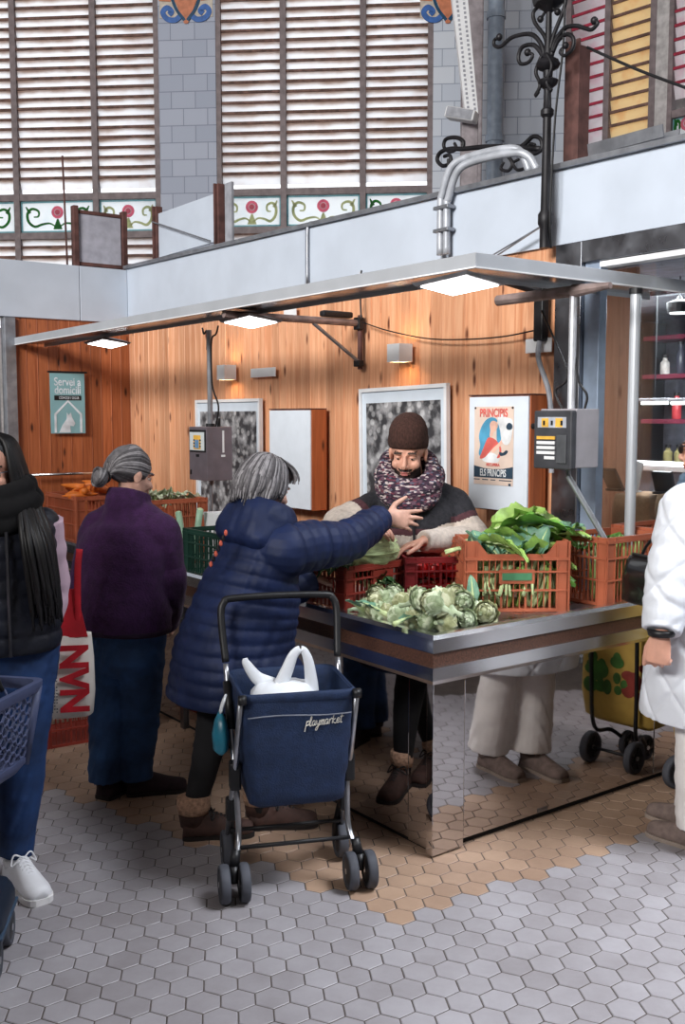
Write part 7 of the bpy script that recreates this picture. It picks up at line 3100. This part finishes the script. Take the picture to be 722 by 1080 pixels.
g = MB()
rings = [[(x * .9, y * .9, zb - .012) for x, y in bagring(0)]]
for k in range(15):
    f = k / 14
    rings.append([(x + .0025 * math.sin(f * 23 + x * 40), y + .003 * math.sin(f * 17 + x * 31), lerp(zb, zt, f)) for x, y in bagring(f)])
rings.append([(x, y, zt + .003) for x, y in bagring(1, .006)])
for k in range(10):
    f = 1 - k / 9 * .92
    rings.append([(x, y, lerp(zb, zt, f)) for x, y in bagring(f, .008)])
g.loft(rings)
bag = g.build('canvas_bag', M_bagc, tro, smooth=True)
g = MB()
R1 = [(x * 1.015, y * 1.015) for x, y in bagring(1)]
g.loft([[(x * 1.0, y, zt - .022) for x, y in R1], [(x * 1.02, y * 1.02, zt - .012) for x, y in R1], [(x * 1.02, y * 1.02, zt + .004) for x, y in R1], [(x * .985, y * .985, zt + .010) for x, y in R1], [(x * .965, y * .965, zt + .002) for x, y in R1], [(x * .965, y * .965, zt - .022) for x, y in R1], [(x * 1.0, y, zt - .022) for x, y in R1]], cap=False)
g.build('rim_binding', M_bagc, bag, smooth=True)
g = MB()
g.tube([(lerp(-.178, .178, k / 12), yt0 - .012 + .012 * .08, zt - .068 + .004 * math.sin(k * .5)) for k in range(13)], .0025, 6)
g.build('piping', mat('grey_piping', rgb(120, 124, 136), 0.6), bag, smooth=True)
# handwritten playmarket
strokes = {'p': [[(0, -.5), (.05, .55)], [(.04, .45), (.28, .55), (.3, .2), (.06, .1)]],
           'l': [[(0, .05), (.15, .8), (.08, .95), (.02, .6), (.1, .0), (.25, .1)]],
           'a': [[(.3, .45), (.1, .5), (.02, .2), (.15, 0), (.3, .35), (.28, .05), (.42, .1)]],
           'y': [[(0, .5), (.08, .1), (.25, .15), (.32, .5)], [(.32, .5), (.2, -.4), (.02, -.45), (.1, -.2), (.42, .1)]],
           'm': [[(0, .5), (.05, 0)], [(.05, .3), (.18, .52), (.2, 0)], [(.2, .3), (.34, .52), (.36, .02), (.46, .1)]],
           'r': [[(0, .5), (.06, 0)], [(.05, .3), (.2, .55), (.3, .45)]],
           'k': [[(.05, .95), (.02, 0)], [(.28, .5), (.06, .25), (.3, 0), (.42, .1)]],
           'e': [[(.02, .22), (.28, .32), (.2, .52), (.04, .35), (.08, .02), (.34, .1)]],
           't': [[(.12, .85), (.08, .05), (.24, .04)], [(-.02, .6), (.3, .64)]]}
g = MB()
x = 0.018
sc_l = .034
for ch in 'playmarket':
    for st in strokes[ch]:
        P_ = bez([(x + (u + v * .18) * sc_l, yt0 - .0085 - .0, zt - .105 + v * sc_l + (x - .09) * .06) for u, v in st], 4)
        g.tube(P_, .0016, 5)
    x += {'p': .36, 'l': .27, 'a': .42, 'y': .42, 'm': .47, 'r': .33, 'k': .42, 'e': .36, 't': .3}[ch] * sc_l
g.build('handwritten_brand', mat('cream_thread', rgb(208, 204, 196), 0.6), bag)
# frame
for sx in (-1, 1):
    hx_ = .21
    ztop = .965
    yh = .215
    g = MB()
    g.tube(bez([(sx * fx * .93, fy + .03, .15), (sx * .195, fy + .075, .22), (sx * .200, -.02, .40), (sx * .205, .075, .58), (sx * .208, .15, .76)], 6), .0105, 10)
    o = g.build('side_tube', M_tube, tro, smooth=True)
    g = MB()
    g.tube([(sx * .2035, .055, .545), (sx * .2075, .13, .70)], .0155, 12)
    g.build('folding_sleeve', M_blackp, o, smooth=True)
    g = MB()
    g.tube([(sx * fx * .99, fy + .02, .115), (sx * fx * .95, fy + .03, .17)], [.019, .016], 12)
    g.tube([(sx * fx, fy, .066), (sx * fx, fy + .012, .12)], [.014, .018], 10)
    g.build('caster_fork', M_blackp, tro, smooth=True)
    g = MB()
    g.tube([(sx * (wtp + .006), yt0 + .005, zt - .01), (sx * .203, yt0 + .10, .48), (sx * .209, .05, .27), (sx * rx, ry, .10)], .010, 10)
    o = g.build('cross_tube', M_tube, tro, smooth=True)
    g = MB()
    g.bbox((sx * .203 - .02, -.06, .36), (sx * .203 + .02, -.01, .46), .008)
    g.build('joint', M_blackp, o)
    g = MB()
    g.bbox((sx * .207 - .019, .02, .22), (sx * .207 + .019, .07, .30), .008)
    g.build('joint', M_blackp, o)
    g = MB()
    g.tube([(sx * (wtp - .01), yt0 - .012, zt - .004), (sx * (wtp + .016), yt0 - .012, zt - .004)], .017, 12)
    g.build('corner_cap', M_blackp, o, smooth=True)
    g = MB()
    g.tube([(sx * (rx - .018), ry, .07), (sx * (rx - .02), ry, .12), (sx * .207, ry - .05, .25)], .012, 10)
    g.build('rear_fork', M_blackp, tro, smooth=True)
g = MB()
hh = .975
g.tube(bez([(-.208, .155, .765), (-.214, .185, .85), (-.217, .21, .935), (-.205, .22, .972), (-.175, .225, .985), (0, .225, .990), (.175, .225, .985), (.205, .22, .972), (.217, .21, .935), (.214, .185, .85), (.208, .155, .765)], 6), .0135, 12)
g.build('handle', M_blackp, tro, smooth=True)
for y, z in ((-.09, .17), (.10, .155)):
    g = MB()
    g.tube([(-.205, y, z), (.205, y, z)], .008, 8)
    g.build('cross_bar', M_blackp, tro, smooth=True)
# shopping inside the trolley
def bag_handle(g, pts, w0, w1):
    P_ = bez(pts, 6)
    n = len(P_)
    g.tube(P_, None, 10, True, ell=[(lerp(w0, w1, abs(2 * i / (n - 1) - 1)), .006 + .008 * abs(2 * i / (n - 1) - 1)) for i in range(n)], up=(1, 0, 0))


wb_ = thing('plastic_carrier_bag', tro_o + Matrix.Rotation(tro_rz, 3, 'Z') @ Vector((-.03, -.03, zb + .04)), 'white plastic carrier bag with its handles up inside the navy trolley', 'bag', tro_rz)
g = MB()
g.loft([[((.125 * k + .006 * math.sin(j * 1.9 + z * 50)) * math.cos(2 * PI * j / 28), (.10 * k + .006 * math.sin(j * 2.3 - z * 40)) * math.sin(2 * PI * j / 28), z) for j in range(28)] for k, z in ((.4, 0), (.9, .02), (1, .12), (1, .24), (.92, .32), (.72, .35), (.3, .36))])
g.build('bag_body', M_white_bag, wb_, smooth=True)
g = MB()
bag_handle(g, [(-.02, -.02, .33), (.01, -.02, .40), (.035, -.02, .455), (.065, -.02, .470), (.085, -.02, .43), (.095, -.02, .36), (.095, -.02, .32)], .012, .028)
g.build('handle', M_white_bag, wb_, smooth=True)
g = MB()
g.tube(bez([(-.04, .01, .34), (-.09, .015, .37), (-.125, .02, .42), (-.13, .022, .44)], 6), None, 10, True, ell=[(.030 - .022 * i / 18, .010 - .006 * i / 18) for i in range(19)], up=(1, 0, 0))
g.build('handle', M_white_bag, wb_, smooth=True)
t = thing('teal_bag', tro_o + Matrix.Rotation(tro_rz, 3, 'Z') @ Vector((-.245, .02, .47)), 'small teal plastic bag hanging at the left side of the navy trolley', 'bag', tro_rz)
g = MB()
g.loft([[((.030 * k) * math.cos(2 * PI * j / 16), (.055 * k + .004 * math.sin(j * 2.1)) * math.sin(2 * PI * j / 16), z) for j in range(16)] for k, z in ((.3, 0), (.9, .02), (1, .07), (.7, .12), (.25, .15))])
g.build('bag_body', mat('teal_film', rgb(40, 120, 144), 0.35, var=0.15), t, smooth=True)
g = MB()
g.tube(bez([(0, -.01, .148), (.01, -.02, .19), (.02, .0, .21), (.01, .02, .18), (0, .01, .148)], 5), .005, 6)
g.build('knot', M_white_bag, t, smooth=True)

# ---- shopping basket held by the woman at the left edge
M_bask = mat('slate_blue_plastic', rgb(76, 84, 116), 0.5, var=0.06)
bk_c = Vector((-1.245, 3.08, .52))
bk = thing('shopping_basket', bk_c, 'slate blue plastic basket with hexagonal holes held at the left edge', 'basket', R(-12))


def hexwall(p0, p1, z0, z1, lean, r=.021, bar=.0042):
    """honeycomb lattice between two bottom corners, leaning out by lean at the top."""
    g = MB()
    p0, p1 = Vector((*p0, 0)), Vector((*p1, 0))
    d = (p1 - p0)
    L_ = d.length
    d.normalize()
    n = Vector((d.y, -d.x, 0))
    H_ = z1 - z0

    def P_(u, v):
        return p0 + d * u + n * (lean * v / H_) + Vector((0, 0, z0 + v))
    for i in range(int(L_ / (1.5 * r)) + 2):
        for j in range(int(H_ / (math.sqrt(3) * r)) + 2):
            cx, cy = i * 1.5 * r, j * math.sqrt(3) * r + (math.sqrt(3) * r / 2 if i % 2 else 0)
            for k in range(3):
                a0, a1 = PI / 3 * k, PI / 3 * (k + 1)
                u0, v0, u1, v1 = cx + r * math.cos(a0), cy + r * math.sin(a0), cx + r * math.cos(a1), cy + r * math.sin(a1)
                if min(u0, u1) < 0 or max(u0, u1) > L_ or min(v0, v1) < 0 or max(v0, v1) > H_:
                    continue
                g.tube([P_(u0, v0), P_(u1, v1)], bar, 5)
    return g


bw, bd, bh = .20, .14, .29
cs = [(-bw, -bd), (bw, -bd), (bw, bd), (-bw, bd)]
for k in range(4):
    hexwall(cs[k], cs[(k + 1) % 4], .03, bh - .03, .035).build('honeycomb_side', M_bask, bk)
for k in range(4):
    g = MB()
    s1 = (1 if cs[k][0] > 0 else -1, 1 if cs[k][1] > 0 else -1)
    g.tube([(cs[k][0], cs[k][1], .02), (cs[k][0] + s1[0] * .035, cs[k][1] + s1[1] * .035, bh - .02)], .013, 8)
    g.build('corner_post', M_bask, bk, smooth=True)
def rrect(w, d, r=.04):
    pts = []
    for cx, cy, a0 in ((w - r, -d + r, -PI / 2), (w - r, d - r, 0), (-w + r, d - r, PI / 2), (-w + r, -d + r, PI)):
        for k in range(6):
            a = a0 + PI / 2 * k / 5
            pts.append((cx + r * math.cos(a), cy + r * math.sin(a)))
    return pts


g = MB()
A_, B_ = rrect(bw + .035, bd + .035), rrect(bw + .055, bd + .055)
g.loft([[(x, y, bh - .035) for x, y in A_], [(x, y, bh - .035) for x, y in rrect(bw + .045, bd + .045)], [(x, y, bh - .012) for x, y in B_], [(x, y, bh) for x, y in B_], [(x, y, bh) for x, y in A_], [(x, y, bh - .035) for x, y in A_]], cap=False)
g.build('rim', M_bask, bk, auto=50)
g = MB()
g.loft([[(x, y, 0) for x, y in rrect(bw - .01, bd - .01)], [(x, y, .03) for x, y in rrect(bw + .012, bd + .012)], [(x, y, .045) for x, y in rrect(bw + .012, bd + .012)], [(x, y, .045) for x, y in rrect(bw - .005, bd - .005)], [(x, y, .02) for x, y in rrect(bw - .005, bd - .005)]])
g.build('tray_bottom', M_bask, bk, auto=50)
for s_ in (-1, 1):
    g = MB()
    g.tube(bez([(-.20, s_ * .02, bh), (-.17, s_ * .012, bh + .06), (-.08, s_ * .008, bh + .095), (.0, s_ * .008, bh + .10), (.08, s_ * .008, bh + .095), (.17, s_ * .012, bh + .06), (.20, s_ * .02, bh)], 5), .007, 8)
    g.build('carry_handle', M_blackp, bk, smooth=True)
pk = thing('white_packet', bk_c + Vector((-.02, -.06, .046)), 'white packet inside the slate blue basket at the left edge', 'packet', R(-12))
g = MB()
g.ell((0, 0, .11), (.075, .035, .108), None, 18, 12)
g.build('packet', M_white_bag, pk, smooth=True)
g = MB()
g.bbox((-.06, -.006, .216), (.06, .006, .240), .003)
g.build('sealed_edge', M_white_bag, pk)

# ---- wheeled base of a dark trolley at the bottom left corner
dt_c = gp0 = EYE + ray(-9, 1034) * ((0 - EYE.z) / ray(-9, 1034).z)
dt = thing('wheeled_case', Vector((dt_c.x - .065, dt_c.y + .0, 0)), 'dark wheeled shopping case at the bottom left corner', 'case', R(8))
M_case = mat('dark_blue_case', rgb(24, 34, 50), 0.5, var=0.1)
g = MB()
g.loft([[(x, y + .10, z) for x, y in rrect(w_, .13, .03)] for w_, z in ((.085, .085), (.095, .10), (.095, .14), (.10, .145), (.10, .175), (.092, .195), (.080, .21), (.03, .22))])
g.build('case_body', M_case, dt, auto=40)
g = MB()
g.bbox((-.104, -.035, .128), (.104, .235, .139), .004)
g.build('band', mat('steel_blue_trim', rgb(58, 78, 100), 0.5), dt)
for x in (-.075, .075):
    for y in (.0, .20):
        wheel(dt, (x, y, .055), .055, .028)
        g = MB()
        g.tube([(x, y, .055), (x * .9, y + .01, .10)], [.012, .02], 8)
        g.build('wheel_fork', M_blackp, dt, smooth=True)

# ---- white and red tote bag with big letters
tp = wp(68, 754, 4.02)
tt = thing('tote_bag', Vector((tp.x, 4.02, tp.z)), 'white tote bag with big red letters and red handles between the two left women', 'bag', R(12))
M_tote = mat('white_tote_fabric', rgb(222, 214, 206), 0.75, var=0.05)
M_tred = mat('red_webbing', rgb(190, 26, 40), 0.7)
h_ = wp(72, 668, 4.02).z - tp.z
g = MB()
n = 24
rings = []
for k, (f, wx, wy) in enumerate([(0, .115, .05), (.03, .125, .062), (.3, .128, .066), (.7, .118, .055), (.97, .105, .03), (1.0, .103, .026)]):
    rings.append([(wx * math.copysign(abs(math.cos(2 * PI * j / n)) ** .6, math.cos(2 * PI * j / n)) + .02 * (f - .5), wy * math.copysign(abs(math.sin(2 * PI * j / n)) ** .6, math.sin(2 * PI * j / n)) + .003 * math.sin(j * 2 + f * 14), f * h_) for j in range(n)])
g.loft(rings)
tb = g.build('bag_body', M_tote, tt, smooth=True)
text('lettering', 'NVN', .150, M_tred, tb, (.040, -.070, h_ * .49), (PI / 2, PI / 2, 0), .0015, 0, 0.86, bold=.006)
g = MB()
for i in range(9):
    for j in range(22):
        if (i + j * 3) % 7:
            g.box((-.098 + i * .009, -.0705, .03 + j * (h_ - .06) / 22), (-.092 + i * .009, -.0695, .036 + j * (h_ - .06) / 22))
g.build('small_print', mat('grey_print', rgb(110, 106, 110), 0.7), tb)
g = MB()
g.loft([[(-.09, -.030, h_ - .012), (.10, -.030, h_ - .012), (.10, -.026, h_ - .012), (-.09, -.026, h_ - .012)], [(-.03, -.018, h_ + .10), (.075, -.018, h_ + .10), (.075, -.012, h_ + .10), (-.03, -.012, h_ + .10)], [(.03, -.006, h_ + .18), (.062, -.006, h_ + .18), (.062, .0, h_ + .18), (.03, .0, h_ + .18)]])
g.build('red_gusset', M_tred, tt)
for yy in (-.02, .012):
    g = MB()
    g.tube(bez([(.06, yy, h_ * .95), (.062, yy, h_ + .12), (.066, yy * .6, h_ + .26), (.075, .0, h_ + .34)], 5), None, 8, True, ell=(.013, .003), up=(1, 0, 0))
    g.build('strap', M_tred, tt, smooth=True)

# ---- black handbag under the arm of the white coat
hb = thing('handbag', wp(683, 640, 3.74) + Vector((.012, 0.03, 0)), 'glossy black handbag tucked beside the white coat sleeve', 'bag', R(20))
h_ = .185
g = MB()
g.loft([[(x * .05 * k, y * .12 * k2, z) for x, y in rrect(1, 1, .3)] for k, k2, z in ((.7, .95, 0), (1, 1, .01), (.95, 1, .10), (.6, .95, .16), (.35, .9, .178))])
g.build('bag_body', mat('black_patent_leather', rgb(18, 17, 19), 0.18, coat=.3), hb, auto=50)
g = MB()
g.tube([(0, -.105, .182), (0, .105, .182)], .006, 8)
g.build('zip', M_zip, hb, smooth=True)
g = MB()
g.tube(bez([(.0, -.10, .178), (.01, -.09, .22), (.02, .0, .25), (.03, .06, .22), (.03, .09, .178)], 6), .006, 8)
g.build('strap', M_blackp, hb, smooth=True)

# ---- yellow shopping trolley beside the white coat (seen in the mirror panel)
def unmirror(px, py, z=0.0):
    q = onz(px, py, z)
    return W(q.x, 0.052 - q.y, z)


wA, wB = unmirror(622, 803), unmirror(668, 816)
ax = (wB - wA)
ax.z = 0
wd_ = ax.length
ym = (wA + wB) / 2
yt = thing('shopping_trolley', (ym.x, ym.y, 0), 'yellow shopping trolley with a vegetable print reflected in the mirror panel', 'shopping trolley', math.atan2(ax.y, ax.x) + PI)
M_yel = mat('yellow_bag_fabric', rgb(206, 172, 84), 0.7, var=0.1)
for sx in (-1, 1):
    wheel(yt, (sx * wd_ / 2, 0, .075), .075, .036, spokes=5)
    wheel(yt, (sx * .05, .22, .060), .060, .03, spokes=5)
g = MB()
g.tube([(-wd_ / 2, 0, .075), (wd_ / 2, 0, .075)], .008, 8)
g.build('axle', M_blackp, yt, smooth=True)
for sx in (-1, 1):
    g = MB()
    g.tube(bez([(sx * .05, .22, .065), (sx * .08, .12, .14), (sx * .11, .02, .17), (sx * .12, .0, .4), (sx * .12, -.02, .95)], 5), .010, 8)
    g.build('frame_tube', M_blackp, yt, smooth=True)
g = MB()
g.tube([(-.12, -.02, .95), (.12, -.02, .95)], .015, 10)
g.build('handle', M_blackp, yt, smooth=True)
g = MB()
g.loft([[(x * kx, .15 + y * ky, z) for x, y in rrect(1, 1, .25)] for kx, ky, z in ((.15, .07, .19), (.19, .11, .22), (.205, .125, .34), (.20, .12, .62), (.19, .115, .80), (.10, .06, .86))])
yb = g.build('bag', M_yel, yt, auto=50)
g = MB()
rnd = random.Random(4)
for side in (1, -1):
    for k in range(26):
        g.mi = 0 if k < 18 else 1
        x = rnd.uniform(-.05, .15) if k < 18 else rnd.uniform(-.15, -.05)
        z = rnd.uniform(.36, .52)
        yy = .15 + side * .1265
        g.ell((x, yy, z), (rnd.uniform(.02, .04), .0025, rnd.uniform(.02, .04)), None, 8, 6)
g.build('vegetable_print', [mat('print_green', rgb(70, 120, 50), 0.7, var=.3), mat('print_red', rgb(150, 60, 50), 0.7)], yb)
g = MB()
for side in (1, -1):
    yy = .15 + side * .123
    for z in (.60, .635, .67, .70):
        g.box((-.05, yy - .004, z), (.10, yy + .004, z + .016))
g.build('printed_lines', mat('print_cream', rgb(240, 226, 180), 0.7), yb)
